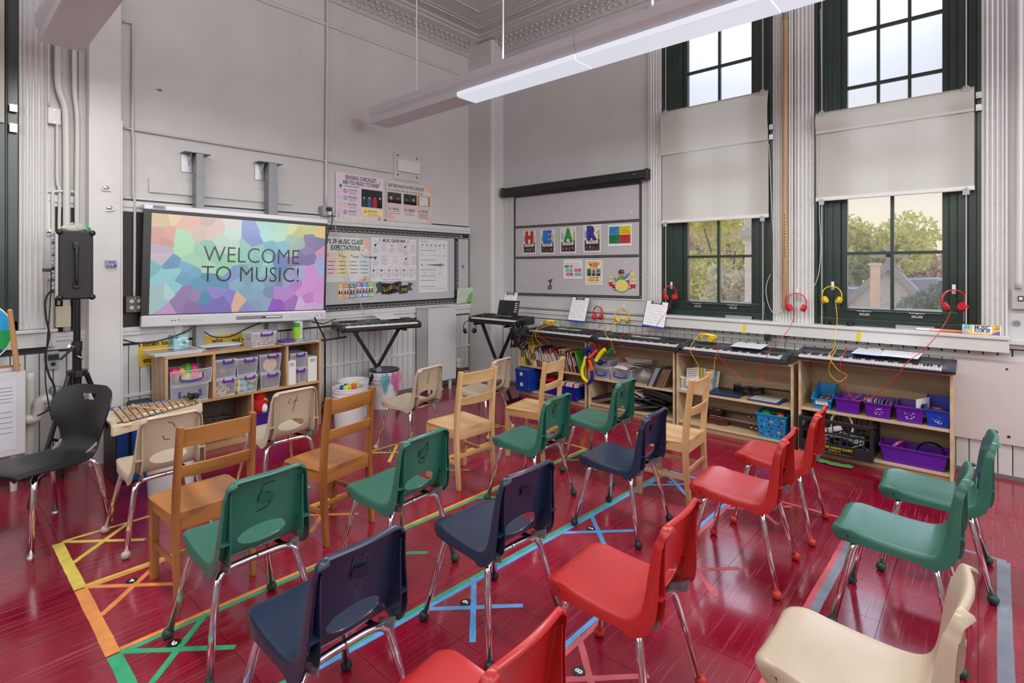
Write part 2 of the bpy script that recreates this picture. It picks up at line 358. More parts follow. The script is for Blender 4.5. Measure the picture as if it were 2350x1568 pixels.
# walls ----------------------------------------------------------
m = MB(); CZ = 4.55
W1, W2 = (2.707, 3.781), (4.109, 5.185); WB, WT = 1.022, 4.16
m.bb(-.3, W1[0], 0, .35, 0, CZ); m.bb(W1[1], W2[0], 0, .35, 0, CZ); m.bb(W2[1], 9.4, 0, .35, 0, CZ)
for a, b in (W1, W2): m.bb(a, b, 0, .35, 0, WB); m.bb(a, b, 0, .35, WT, CZ)
wall_right = struct(m.obj('wall_right', M_WALLB))
m = MB(); AW = (-5.95, -4.673); m.bb(-.3, 0, AW[1], 0, 0, CZ); m.bb(-.3, 0, -9.6, AW[0], 0, CZ); m.bb(-.3, 0, AW[0], AW[1], 0, 1.05); m.bb(-.3, 0, AW[0], AW[1], 4.16, CZ)
wall_left = struct(m.obj('wall_left', M_WALL))
m = MB(); m.bb(-.3, 9.4, -9.9, -9.6, 0, CZ); struct(m.obj('wall_rear', M_WALL))
m = MB(); m.bb(9.4, 9.7, -9.6, .35, 0, CZ); struct(m.obj('wall_end', M_WALL))
m = MB(); m.bb(-.3, 9.7, -9.9, .35, CZ, CZ + .2)
ceiling = struct(m.obj('ceiling', M_CEIL))
m = MB()
def ridge(pts, r=.018): m.tube([(x, y, CZ) for x, y in pts], r, 6)
ridge([(.42, -9), (.42, -.42), (9, -.42)]); ridge([(.47, -9), (.47, -.47), (9, -.47)], .01); ridge([(.72, -9), (.72, -.72), (9, -.72)], .012)
ridge([(1.9 + 1.05 * math.cos(a * pi / 24), -1.9 + 1.05 * math.sin(a * pi / 24)) for a in range(0, 49)], .02)
ridge([(1.9 + .95 * math.cos(a * pi / 24), -1.9 + .95 * math.sin(a * pi / 24)) for a in range(0, 49)], .01)
ridge([(2.9, -9), (2.9, -.42)], .02); ridge([(.42, -2.9), (9, -2.9)], .02)
m.obj('ceiling_moulding', M_CEIL, ceiling, smooth=True)
# cornices with embossed leaf pattern
prof = [(0, 4.335), (.018, 4.335), (.022, 4.36), (.03, 4.375), (.06, 4.41), (.11, 4.455), (.17, 4.485), (.225, 4.5), (.235, 4.52), (.27, 4.525), (.28, CZ), (0, CZ)]
m = MB(); m.prism([(a, z) for a, z in prof], (0, -9.6, 0), (1, 0, 0), (0, 0, 1), (0, 9.6, 0))
cA = struct(m.obj('trim_1', M_CORN, smooth=True, fix=True))
m = MB(); m.prism([(a, z) for a, z in prof], (0, 0, 0), (0, -1, 0), (0, 0, 1), (9.4, 0, 0))
cB = struct(m.obj('trim_2', M_CORN, smooth=True, fix=True))
for par, ax in ((cA, 0), (cB, 1)):
    m = MB(); random.seed(3)
    for k in range(62):
        t = .3 + k * .085
        for q in range(3):
            d = .045 + q * .05; z = 4.392 + q * .036; c = (d, -t - .03 * (q % 2), z) if ax == 0 else (t + .03 * (q % 2), -d, z)
            m.sph(c, .022, 4, (1, 1.3, .8) if ax == 0 else (1.3, 1, .8))
    stuff(m.obj('embossed_leaves', M_CORN, par, smooth='all'))
# corner column
m = MB(); x1, y1, c = .455, -.20, .035
m.prism([(0, 0), (0, y1), (x1 - c, y1), (x1, y1 + c), (x1, 0)], (0, 0, 0), (1, 0, 0), (0, 1, 0), (0, 0, 4.47))
struct(m.obj('wall_column', M_COL, fix=True))
m = MB(); m.bb(x1 + .008, x1 + .014, -.02, -.005, 0, 4.4); 
# pilaster on the board wall
m = MB(); m.bb(0, .15, -4.29, -4.09, 0, CZ); m.bb(0, .165, -4.295, -4.085, 0, 2.65); m.bb(.0, .04, -4.335, -4.29, 0, CZ); m.bb(.165, .171, -4.10, -4.085, 0, 2.65)
struct(m.obj('wall_pilaster', M_WALL, bevel=.004))
# picture rail on both walls
m = MB(); m.prism([(0, 0), (.02, .006), (.022, .03), (.010, .045), (0, .05)], (0, -4.08, 4.055), (1, 0, 0), (0, 0, 1), (0, 3.9, 0)); m.bb(0, .03, -4.052, -4.02, 4.04, 4.12)
struct(m.obj('trim_3', M_WALL, fix=True))
m = MB(); m.prism([(0, 0), (.02, .006), (.022, .03), (.010, .045), (0, .05)], (.46, 0, 4.055), (0, -1, 0), (0, 0, 1), (2.0, 0, 0))
struct(m.obj('trim_4', M_WALLB, fix=True))

# fluted casings -------------------------------------------------
def casing(name, a0, a1, z0, z1, wallB=True, mt=M_TRIM, par=None):
    w = a1 - a0; n = 26; pts = [(0, 0), (0, .030), (.012, .034)]
    nr = max(2, round(w / .036)); st = (w - .03) / nr
    for k in range(nr):
        b = .015 + k * st
        for q in range(7):
            a = pi * q / 6; pts.append((b + st * .08 + (st * .84) * (q / 6), .022 + .014 * math.sin(a)))
    pts += [(w - .012, .034), (w, .030), (w, 0)]
    m = MB()
    if wallB: m.prism([(p, -q) for p, q in pts], (a0, 0, z0), (1, 0, 0), (0, 1, 0), (0, 0, z1 - z0))
    else: m.prism([(p, q) for p, q in pts], (0, a0, z0), (0, 1, 0), (1, 0, 0), (0, 0, z1 - z0))
    o = m.obj(name, mt, par, smooth=True, fix=True); return o if par else struct(o)
casing('trim_5', 2.557, 2.707, 1.022, 4.27)
casing('trim_6', 3.781, 3.945, 1.022, 4.27); casing('trim_7', 3.955, 4.109, 1.022, 4.27)
casing('trim_8', 5.185, 5.325, 1.022, 4.27)
m = MB(); m.bb(2.557, 3.945, -.034, 0, 4.16, 4.27); m.bb(3.955, 5.325, -.034, 0, 4.16, 4.27); m.bb(2.58, 5.3, -.045, 0, 4.185, 4.20); m.bb(2.58, 5.3, -.045, 0, 4.235, 4.25)
struct(m.obj('trim_9', M_TRIM, bevel=.004))
casing('trim_10', -4.667, -4.512, 1.055, 4.27, False)

# window-wall sill, apron, wainscot ----------------------------
m = MB(); m.bb(2.70, 5.33, -.135, .12, .997, 1.022); m.bb(2.70, 5.33, -.12, 0, .905, .997)
struct(m.obj('trim_11', M_TRIM, bevel=.004))
m = MB()
m.prism([(0, .985), (.012, .985), (.045, 1.0), (.05, 1.022), (0, 1.022)], (.455, 0, 0), (0, -1, 0), (0, 0, 1), (2.1, 0, 0))
m.prism([(0, .88), (.022, .88), (.024, .925), (.036, .935), (.036, .965), (.022, .975), (0, .985)], (.455, 0, 0), (0, -1, 0), (0, 0, 1), (2.1, 0, 0))
struct(m.obj('trim_12', M_TRIM, smooth=True, fix=True))
m = MB(); m.bb(2.55, 9.4, -.028, 0, .835, .872); m.bb(5.33, 9.4, -.05, 0, .93, .965); m.bb(5.33, 9.4, -.09, 0, .965, 1.0); struct(m.obj('trim_13', M_TRIM, bevel=.004))
m = MB(); m.bb(.455, 9.4, -.004, 0, 0, .93); w = m.obj('wainscot_backing', mat('dark_joint', (.05, .05, .05), .8), wall_right)
PW = .0775
pm = chan(PW - .005, .84).mesh('plank', M_PLANK); pm2 = chan(PW - .008, .06).mesh('plank', M_PLANK); x = .47
while x < 5.6:
    vplank(pm, wall_right, x, -.004, .03)
    if x > 2.55: vplank(pm2, wall_right, x, -.004, .86)
    x += PW
m = MB(); m.bb(.455, 9.4, -.021, 0, 0, .03); struct(m.obj('baseboard_right', mat('worn_base', (.16, .15, .15), .7, bump=.5)))
# pinned white panel at the right
m = MB(); m.bb(5.035, 6.6, -.045, -.021, .252, .835)
board = tag(m.obj('wall_panel', mat('panel_paint', (.60, .55, .54), .42, var=.03, bump=.1), bevel=.002), 'large pale painted board fixed low on the wall, right of the keyboard shelves', 'panel')
m = MB(); m.cyl((5.32, -.046, .785), (5.32, -.049, .785), .007, n=10); m.cyl((5.33, -.046, .31), (5.33, -.05, .31), .009, n=10); m.obj('screw_hole', M_BLACK, board)

# board wall: wainscot, rails, chalkboard ---------------------
m = MB(); m.bb(0, .004, -9.4, -.2, 0, 1.0); m.obj('wainscot_backing', MATS['dark_joint'], wall_left)
y = -.22
while y > -5.6:
    vplank(pm, wall_left, .004, y, .03, pi / 2).location = (.004, y - PW + .005, .03)
    y -= PW
pmh = chan(PW - .005, .06).mesh('plank', M_PLANK)
m = MB(); m.bb(0, .030, -9.4, -.2, .45, .475); m.bb(0, .045, -4.52, -.2, .955, .985); m.bb(0, .028, -4.52, -.2, .89, .955); struct(m.obj('trim_14', M_TRIM, bevel=.004))
m = MB(); m.bb(0, .022, -9.4, -.2, 0, .045); struct(m.obj('baseboard_left', MATS['worn_base']))
m = MB(); m.bb(0, .03, -4.52, -.2, 1.99, 2.045); m.bb(0, .022, -4.52, -.2, 1.955, 1.99); m.bb(0, .012, -4.52, -.2, 2.06, 2.075); m.bb(0, .05, -4.52, -.2, .985, 1.02); m.bb(0, .03, -4.52, -4.47, 1.02, 2.0)
struct(m.obj('trim_15', M_TRIM, bevel=.004))
m = MB(); m.bb(0, .004, -4.08, -.2, 2.045, 2.06); m.obj('gap', M_BLACK, wall_left)
m = MB(); m.bb(0, .012, -4.47, -.20, 1.02, 1.955)
tag(m.obj('chalkboard', mat('old_chalkboard', (.018, .010, .007), .5, var=.4, vscale=10)), 'dark brown old chalkboard showing at both sides of the pilaster behind the pipes', 'chalkboard')
m = MB(); m.bb(.012, .018, -2.75, -.22, 1.02, 1.955)
tag(m.obj('whiteboard', mat('whiteboard_gloss', (.50, .50, .52), .16, bump=.3, bscale=3, bdist=.01)), 'long white board with black scroll border on the left wall', 'whiteboard')
m = MB(); m.bb(0, .085, -5.9, -4.46, 1.028, 1.052); m.bb(0, .055, -5.9, -4.47, .92, 1.028); struct(m.obj('trim_16', M_TRIM, bevel=.004))
# scroll border strips
def border(name, o, right, up, L, h, label, loops='big'):
    c = Card(L, h, (18, 18, 18), .001, .35); n = int(L / (.062 if loops == 'big' else .03)); st = L / n
    if loops == 'big':
        for k in range(n):
            pts = []
            for q in range(15):
                t = 2 * pi * q / 14; pts.append(((k + .5) * st + st * (t / (2 * pi) - .5) - .55 * st * math.sin(t), h * (.40 + .26 * math.cos(t + .0))))
            for a, b in zip(pts, pts[1:]): c.line(a[0] / L, a[1] / h, b[0] / L, b[1] / h, (225, 225, 225), .0035)
            c.disc((k + .5) * st / L, .70, .0045, (215, 215, 215), 6)
    else:
        for k in range(n): c.rect((k + .25) / n, .25, (k + .45) / n, .75, (170, 170, 170)); c.disc((k + .75) / n, .5, .004, (150, 150, 150), 5)
    return tag(c.place(name, o, right, up), label, 'border')
border('border_trim', (.0185, -2.45, 1.885), (0, 1, 0), (0, 0, 1), 2.25, .078, 'black scroll paper border along the top of the white board')
border('border_trim', (.0185, -2.45, 1.035), (0, 1, 0), (0, 0, 1), 2.25, .072, 'black scroll paper border along the bottom of the white board')
border('border_trim', (.0200, -.405, 1.105), (0, 0, 1), (0, -1, 0), .78, .07, 'short vertical black scroll border near the corner column')

# ================================================================= WINDOWS
def window(name, x0, x1, gx, rows, cols_up, cols_lo, hz_up, hz_lo):
    g0, g1 = gx; root = bpy.data.objects.new(name, None); COL.objects.link(root); root.location = ((x0 + x1) / 2, 0, WB); struct(root)
    inv = -Vector(root.location)
    def ob(mb, nm, mt, **k):
        o = mb.obj(nm, mt, root, **k); o.location = inv; return o
    m = MB()
    for a, b, s in ((x0, g0, 1), (x1, g1, -1)):                      # stepped green stiles / folded shutters
        m.bb(min(a, a + s * .025), max(a, a + s * .025), -.028, .34, WB, WT)
        xs = [a + s * .025, a + s * .07, a + s * .075, a + s * .13, a + s * .135, b - s * .045, b - s * .04, b]
        ys = [.012, .012, .035, .035, .055, .055, .085, .085]
        for k in range(len(xs) - 1): m.bb(min(xs[k], xs[k + 1]), max(xs[k], xs[k + 1]), (ys[k] + ys[k + 1]) / 2, .14, WB, WT)
        for k in (2, 4): m.tube([(xs[k] , ys[k] - .004, WB), (xs[k], ys[k] - .004, WT)], .006, 6)
    ob(m, 'jamb', M_GREEN, bevel=.002)
    m = MB(); m.bb(x0, x1, .0, .34, WB, WB + .055); m.bb(x0, x1, .04, .3, WB + .055, WB + .142); m.bb(g0 - .01, g1 + .01, .02, .04, WB + .120, WB + .128)
    ob(m, 'bottom_rail', M_GREEN, bevel=.003)
    m = MB(); m.bb(x0, x1, .02, .3, WT - .08, WT); m.bb(g0, g1, .07, .16, 2.48, 2.56); ob(m, 'meeting_rail', M_GREEN, bevel=.003)
    for xx in cols_lo: m = MB(); m.bb(xx - .012, xx + .012, .085, .12, WB + .14, 2.5); ob(m, 'muntin', M_GREEN)
    for zz in hz_lo: m = MB(); m.bb(g0, g1, .087, .118, zz - .012, zz + .012); ob(m, 'muntin', M_GREEN)
    for xx in cols_up: m = MB(); m.bb(xx - .011, xx + .011, .105, .14, 2.5, WT - .05); ob(m, 'muntin', M_GREEN)
    for zz in hz_up: m = MB(); m.bb(g0, g1, .107, .138, zz - .012, zz + .012); ob(m, 'muntin', M_GREEN)
    def panes(xs, zs, y):
        for i in range(len(xs) - 1):
            for k in range(len(zs) - 1):
                m = MB(); m.bb(xs[i], xs[i + 1], y, y + .003, zs[k], zs[k + 1]); ob(m, 'pane', M_PANE)
    panes([g0, *cols_lo, g1], [WB + .14, *hz_lo, 2.5], .10); panes([g0, *cols_up, g1], [2.5, *hz_up, WT - .06], .12)
    # sash lifts and small catches on the bottom rail
    for xx in (g0 + .13, g1 - .15):
        m = MB(); m.bb(xx - .035, xx + .035, .030, .04, WB + .085, WB + .105); m.cyl((xx, .03, WB + .10), (xx, .0, WB + .12), .006, n=8); m.bb(xx - .05, xx + .05, .01, .022, WB + .118, WB + .124); ob(m, 'sash_catch', M_STEEL)
    return root
window('window_2', *W1, (2.935, 3.560), 0, (3.25,), (3.25,), (3.035, 3.495, 3.955), (1.613,))
window('window_3', *W2, (4.335, 4.960), 0, (4.550, 4.757), (4.646,), (3.03, 3.49, 3.95), (1.622,))
# window at the far left of the board wall
root = bpy.data.objects.new('window_1', None); COL.objects.link(root); struct(root)
m = MB(); m.bb(-.02, .03, AW[1] - .12, AW[1], 1.05, 4.16); m.bb(-.05, .012, AW[1] - .2, AW[1] - .12, 1.05, 4.16); m.tube([(.03, AW[1] - .06, 1.05), (.03, AW[1] - .06, 4.16)], .01, 6); m.bb(-.1, 0, AW[0], AW[0] + .2, 1.05, 4.16); m.bb(-.3, .03, AW[0], AW[1], 1.05, 1.12)
m.obj('jamb', M_GREEN, root, bevel=.003)
m = MB(); m.bb(-.12, -.117, AW[0] + .2, AW[1] - .2, 1.12, 4.1); m.obj('pane', M_PANE, root)

# roller shades
def shade_mat():
    m = bpy.data.materials.new('shade_cloth'); m.use_nodes = True; n = m.node_tree.nodes; L = m.node_tree.links; n.clear()
    o = n.new('ShaderNodeOutputMaterial'); d = n.new('ShaderNodeBsdfDiffuse'); t = n.new('ShaderNodeBsdfTranslucent'); x = n.new('ShaderNodeMixShader'); x.inputs[0].default_value = .38
    d.inputs[0].default_value = (.78, .77, .72, 1); t.inputs[0].default_value = (.72, .70, .60, 1); L.new(d.outputs[0], x.inputs[1]); L.new(t.outputs[0], x.inputs[2]); L.new(x.outputs[0], o.inputs[0]); return m
M_SHADE = shade_mat()
def shade(x0, x1, zt, zf, zb, y, label):
    r = thing('roller_shade', label, 'window shade', ((x0 + x1) / 2, y, zb)); ox = (x0 + x1) / 2; w = (x1 - x0) / 2
    def S_(mb, nm, mt, **k): return mb.obj(nm, mt, r, **k)
    m = MB(); m.grid([[(-w + 2 * w * i / 12, .004 * math.sin(i * 1.3), z) for i in range(13)] for z in (0, (zf - zb) * .5, zf - zb + .02)]); m.bb(-w, w, .006, .009, 0, .01); S_(m, 'cloth', M_SHADE)
    m = MB(); H = zt - zf; rows = []
    for k in range(9):
        f = k / 8; z = zf - zb + H * f; yy = -.028 * math.sin(pi * min(1, (1 - f) * 1.1 + .02)) - .012; rows.append([(-w + 2 * w * i / 10, yy - (.012 if f < .1 else 0), z) for i in range(11)])
    m.grid(rows); m.bb(-w, w, -.026, -.002, H + zf - zb - .004, H + zf - zb); S_(m, 'upper_flap', M_SHADE, smooth=True)
    m = MB(); m.cyl((-w, -.012, .004), (w, -.012, .004), .008, n=8); m.bb(-w - .002, w + .002, -.006, .006, .0, .03); S_(m, 'bottom_bar', M_WHITEP)
    for s in (-1, 1):
        for z in (zt - zb, 0.0):
            m = MB(); m.bb(s * (w - .045) - .02, s * (w - .045) + .02, -.03, -.024, z - .035, z + .012); m.cyl((s * (w - .045), -.03, z), (s * (w - .045), -.02, z + .02), .008, n=8); S_(m, 'cord_clip', clearplastic('clip_plastic', (.6, .6, .6), .5))
        m = MB(); m.tube([(s * (w - .045), -.012, zt - zb + .01), (s * (w - .045), -.012, 4.14 - zb)], .0035, 6); S_(m, 'cord', mat('cord_white', (.62, .62, .58), .6))
        m = MB(); m.tube([(s * (w - .045), -.012, -.005), (s * (w - .045), -.012, 1.03 - zb)], .0035, 6); S_(m, 'cord', MATS['cord_white'])
    for z in (zf - zb + .02, zf - zb + .11):
        m = MB(); m.bb(w + .008, w + .04, -.01, .03, z - .02, z + .025); m.cyl((w + .02, -.02, z), (w + .02, .0, z), .010, n=8); S_(m, 'bracket', M_STEEL)
    return r
shade(2.722, 3.748, 3.10, 2.655, 1.958, -.045, 'white roller shade on the narrower left window beside the wooden pole')
shade(4.130, 5.147, 2.812, 2.638, 2.068, -.05, 'white roller shade on the rightmost window above the church gable view')
r = thing('roller_shade', 'cream roller shade on the window at the left edge, beside fluted casing', 'window shade', (.05, -4.90, 2.52))
m = MB(); m.bb(-.002, .002, -.5, .155, 0, .95); m.obj('cloth', M_SHADE, r)
m = MB(); m.tube([(.02, .08, -1.47), (.02, .08, .95)], .004, 6); m.tube([(.03, .06, .2), (.02, .08, 1.5)], .003, 6); m.obj('cord', MATS['cord_white'], r)
m = MB(); m.box((.01, .20, .11), (.03, .04, .05)); m.box((.01, .20, -.03), (.03, .04, .06)); m.obj('bracket', M_STEEL, r)
# loose pull cords on the window wall
def cord(name, pts, r_, mt, label, cat='cord', **k):
    m = MB(); m.tube(smooth_pts(pts), r_, 6); return tag(m.obj(name, mt, smooth='all'), label, cat, **k)
def smooth_pts(p, n=8):
    p = [Vector(q) for q in p]
    if len(p) < 3: return p
    out = []; q = [p[0] * 2 - p[1]] + p + [p[-1] * 2 - p[-2]]
    for i in range(1, len(q) - 2):
        for k in range(n):
            t = k / n; a, b, c, d = q[i - 1], q[i], q[i + 1], q[i + 2]
            out.append(.5 * ((2 * b) + (c - a) * t + (2 * a - 5 * b + 4 * c - d) * t * t + (3 * b - a - 3 * c + d) * t ** 3))
    return out + [p[-1]]
def PB(l, off=.03): return [P(u, v, y=-off) for u, v in l]
def PA(l, off=.03): return [P(u, v, x=off) for u, v in l]
cord('pull_cord', PB([(1768, 630), (1760, 650), (1758, 672), (1764, 700), (1775, 718), (1790, 716), (1797, 705), (1790, 650), (1776, 560), (1765, 330)], .05), .003, MATS['cord_white'], 'loose white pull cord looping beside the narrower left window')
cord('pull_cord', PB([(1883, 20), (1886, 300), (1880, 470), (1884, 560), (1880, 620), (1872, 650), (1866, 658)], .06), .003, MATS['cord_white'], 'loose white pull cord hanging at the left jamb of the rightmost window')

# ================================================================= OUTSIDE
M_STONE = mat('gable_stone', (.62, .59, .57), .8, var=.12, vscale=6)
M_SLATE = mat('slate_roof', (.36, .38, .44), .7, var=.12, vscale=3)
M_BRICKF = mat('far_brick', (.88, .60, .46), .8, var=.1, vscale=2)  # stone, slate and brick colours lightened to stand in for haze
def Pd(u, v, d): return P(u, v, y=d)
gab = thing('church_gable', 'grey stone church gable with a cross at its peak, outside the right window', 'building', (0, 24, 0))
m = MB(); a, b, c = Pd(2040, 612, 24), Pd(1870, 760, 24), Pd(2170, 742, 24)
m.prism([(a.x, a.z), (b.x, b.z), (b.x, -9), (c.x, -9), (c.x, c.z)], (0, 0, 0), (1, 0, 0), (0, 0, 1), (0, .6, 0)); m.obj('gable_wall', M_STONE, gab, fix=True)
m = MB()
for q in (b, c):
    d = (q - a); m.prism([(a.x - .0, a.z + .25), (q.x, q.z + .25), (q.x, q.z - .15), (a.x, a.z - .15)], (0, -.25, 0), (1, 0, 0), (0, 0, 1), (0, 1, 0))
m.obj('coping', mat('coping_stone', (.42, .40, .40), .8, var=.1), gab, fix=True)
m = MB(); k = a.z; m.prism([(a.x - .5, k - .2), (a.x - .12, k + .25), (a.x - .12, k + 1.0), (a.x + .12, k + 1.0), (a.x + .12, k + .25), (a.x + .5, k - .2)], (0, 0, 0), (1, 0, 0), (0, 0, 1), (0, .3, 0)); m.bb(a.x - .68, a.x + .68, 0, .3, k + .42, k + .68); m.obj('cross', MATS['coping_stone'], gab, fix=True)
rf = thing('slate_roof', 'blue-grey slate church roof behind the stone gable', 'roof', (0, 26, 0))
m = MB(); p = [Pd(u, v, 26) for u, v in ((2060, 642), (2150, 640), (2210, 700), (2260, 800), (2080, 800))]; m.prism([(q.x, q.z) for q in p], (0, 0, 0), (1, 0, 0), (0, 0, 1), (0, 6, 0)); m.obj('roof_slope', M_SLATE, rf, fix=True)
m = MB(); p = [Pd(u, v, 26) for u, v in ((1880, 660), (1965, 664), (2000, 760), (1860, 760))]; m.prism([(q.x, q.z) for q in p], (0, 0, 0), (1, 0, 0), (0, 0, 1), (0, 6, 0)); m.obj('roof_slope', M_SLATE, rf, fix=True)
def box_bld(label, u0, v0, u1, v1, d, mt, wins, dep=8):
    t = thing('far_building', label, 'building', (0, d, 0)); A_, B_ = Pd(u0, v0, d), Pd(u1, v1, d); m = MB(); m.bb(A_.x, B_.x, 0, dep, -9, A_.z); m.obj('wall', mt, t)
    m = MB(); m.bb(A_.x - .2, B_.x + .2, -.2, .3, A_.z, A_.z + .35); m.obj('parapet', mat('far_trim', (.7, .66, .6), .8), t)
    nx, nz = wins; Wd = B_.x - A_.x
    for i in range(nx):
        for k in range(nz):
            z = A_.z - 1.6 - 3 * k; x = A_.x + Wd * (i + .5) / nx; m = MB(); m.bb(x - .5, x + .5, -.06, .02, z - 1.4, z); m.obj('window', mat('far_glass', (.25, .27, .3), .3), t)
box_bld('red brick building beyond the trees seen in the right window', 2103, 604, 2180, 700, 60, M_BRICKF, (3, 2))
box_bld('pale tan apartment block behind the tree in the left window', 1560, 512, 1640, 700, 45, mat('far_tan', (.66, .48, .36), .8, var=.05), (4, 4))
box_bld('flat pale building on the horizon in the right window', 1940, 560, 1965, 700, 90, mat('far_pale', (.85, .80, .66), .8), (2, 1))
ch = thing('brick_chimney', 'orange brick chimney in front of the tree in the right window', 'chimney', (0, 22, 0)); A_, B_ = Pd(1997, 610, 22), Pd(2015, 700, 22)
m = MB(); m.bb(A_.x, B_.x, 0, .7, -4, A_.z); m.obj('stack', M_BRICKF, ch); m = MB(); m.bb(A_.x - .06, B_.x + .06, -.06, .76, A_.z, A_.z + .12); m.obj('cap', MATS['far_trim'], ch)
twr = thing('stone_turret', 'narrow grey stone turret at the right side of the left window view', 'tower', (0, 14, 0)); A_, B_ = Pd(1709, 500, 14), Pd(1740, 720, 14)
m = MB(); m.bb(A_.x, B_.x, 0, 1, -6, A_.z + 2); m.obj('shaft', M_STONE, twr); q = Pd(1700, 545, 14); m = MB(); m.bb(q.x, B_.x, -.15, 1.1, q.z, q.z + .25); m.bb(q.x + .08, B_.x, -.1, 1.05, q.z - .12, q.z); m.obj('string_course', MATS['coping_stone'], twr)
def leafmat(n_, c):
    m = bpy.data.materials.new(n_); m.use_nodes = True; n = m.node_tree.nodes; L = m.node_tree.links; n.clear()
    o = n.new('ShaderNodeOutputMaterial'); d = n.new('ShaderNodeBsdfDiffuse'); t = n.new('ShaderNodeBsdfTranslucent'); x = n.new('ShaderNodeMixShader'); x.inputs[0].default_value = .5
    g = n.new('ShaderNodeTexCoord'); ns = n.new('ShaderNodeTexNoise'); ns.inputs['Scale'].default_value = 2.5; L.new(g.outputs['Object'], ns.inputs['Vector'])
    r = n.new('ShaderNodeValToRGB'); r.color_ramp.elements[0].color = (*[v * .62 for v in c], 1); r.color_ramp.elements[1].color = (*[min(1, v * 1.15) for v in c], 1); r.color_ramp.elements[0].position = .35; r.color_ramp.elements[1].position = .65; L.new(ns.outputs['Fac'], r.inputs[0])
    L.new(r.outputs[0], d.inputs[0]); L.new(r.outputs[0], t.inputs[0]); L.new(d.outputs[0], x.inputs[1]); L.new(t.outputs[0], x.inputs[2]); L.new(x.outputs[0], o.inputs[0]); return m
def tree(label, u, v, d, Rr, mt, n=2600, leaf=.16, squash=.85, seed=1, lobes=9):
    rnd = random.Random(seed); c = Pd(u, v, d); t = thing('tree', label, 'tree', (c.x, c.y, -9))
    h = c.z + 9; m = MB(); m.tube([(0, 0, 0), (.1, 0, h * .5), (0, 0, h)], [.35, .28, .1], 8)
    for k in range(6): a = k * 1.05; m.tube([(0, 0, h * .75), (math.cos(a) * Rr * .6, math.sin(a) * Rr * .6, h + Rr * .3 * math.sin(k * 2))], [.12, .03], 5)
    m.obj('trunk', mat('bark', (.16, .12, .10), .9), t)
    L_ = [(Vector((rnd.uniform(-1, 1) * Rr * .65, rnd.uniform(-1, 1) * Rr * .5, rnd.uniform(-.7, .75) * Rr * squash)), rnd.uniform(.3, .5) * Rr) for _ in range(lobes)]
    m = MB()
    for k in range(n):
        c0, r0 = L_[k % lobes]; a, z = rnd.uniform(0, 2 * pi), rnd.uniform(-1, 1); q = math.sqrt(1 - z * z); rr = r0 * rnd.uniform(.75, 1.08)
        p = c0 + Vector((q * math.cos(a), q * math.sin(a), z)) * rr + Vector((0, 0, h)); e1 = Vector((rnd.uniform(-1, 1), rnd.uniform(-1, 1), rnd.uniform(-1, 1))).normalized(); e2 = e1.orthogonal().normalized(); l = leaf * rnd.uniform(.7, 1.3)
        m.face(p - e1 * l, p + e2 * l * .6, p + e1 * l, p - e2 * l * .6)
    stuff(m.obj('foliage', mt, t)); return t
LY, LG, LO = leafmat('leaf_yellow_green', (.90, .84, .34)), leafmat('leaf_green', (.60, .62, .34)), leafmat('leaf_rust', (.84, .66, .50))  # leaf colours brightened to stand in for sunlight on the trees
tree('round yellow-green tree crown rising behind the stone gable', 2010, 592, 34, 3.0, LY, 5200, .17, .75, 4, 12)
tree('low olive tree at the lower left of the right window', 1945, 640, 32, 2.4, LG, 3000, .15, .8, 9)
tree('rust coloured tree right of the gable cross', 2120, 622, 40, 2.9, LO, 3600, .18, .5, 12)
tree('dark green shrub in front of the stone gable, lower right', 2110, 715, 17, 1.15, leafmat('leaf_dark', (.36, .40, .30)), 3400, .07, .9, 15)
tree('tall yellow-green conifer in the middle of the left window', 1672, 560, 20, 2.3, LY, 6000, .10, 1.25, 21, 14)
tree('broad yellow-green tree filling the lower left of the left window', 1602, 655, 17, 1.9, LY, 5200, .09, .8, 25, 12)
tree('reddish brown tree at the upper left of the left window', 1605, 560, 24, 2.4, LO, 4600, .10, .8, 31, 12)
tree('pale sunlit shrub beside the stone turret', 1690, 672, 15, 1.2, leafmat('leaf_pale', (.80, .74, .55)), 3800, .06, .9, 37)
m = MB(); m.bb(-60, 70, 10, 200, -9.6, -9.4); g = m.obj('street_ground', mat('far_ground', (.42, .38, .32), .9)); struct(g)
# ================================================================= CHAIRS
def plastic(n_, c): return mat(n_, c, .33, bump=.12, bscale=260, bdist=.0006, var=.05, vscale=8, coat=.25)
SH = {'green': (plastic('green_shell', (.024, .135, .095)), mat('green_glide', (.010, .05, .035), .5)),
      'navy': (plastic('navy_shell', (.012, .022, .055)), mat('navy_glide', (.008, .012, .02), .5)),
      'red': (plastic('red_shell', (.42, .014, .014)), mat('red_glide', (.50, .03, .02), .45)),
      'tan': (plastic('tan_shell', (.50, .41, .30)), mat('tan_glide', (.50, .42, .36), .5))}
PROF = [(.205, .350), (.221, .372), (.218, .392), (.200, .403), (.165, .402), (.11, .397), (.05, .391), (-.01, .387), (-.06, .386), (-.10, .389), (-.128, .399), (-.146, .418), (-.157, .445), (-.164, .475), (-.170, .51), (-.176, .55), (-.183, .59), (-.191, .63), (-.200, .665), (-.209, .692), (-.216, .706), (-.224, .712), (-.232, .709), (-.236, .700)]
HALF = [.158, .160, .163, .165, .168, .170, .172, .173, .174, .175, .175, .173, .170, .167, .164, .161, .157, .154, .150, .146, .136, .122, .120, .120]
def catm(L_, n):
    out = []; q = [L_[0]] + list(L_) + [L_[-1]]
    for i in range(1, len(q) - 2):
        for k in range(n):
            t = k / n; a, b, c, d = q[i - 1], q[i], q[i + 1], q[i + 2]
            out.append(tuple(.5 * (2 * b[j] + (c[j] - a[j]) * t + (2 * a[j] - 5 * b[j] + 4 * c[j] - d[j]) * t * t + (3 * b[j] - a[j] - 3 * c[j] + d[j]) * t ** 3) for j in range(len(b))))
    return out + [tuple(L_[-1])]
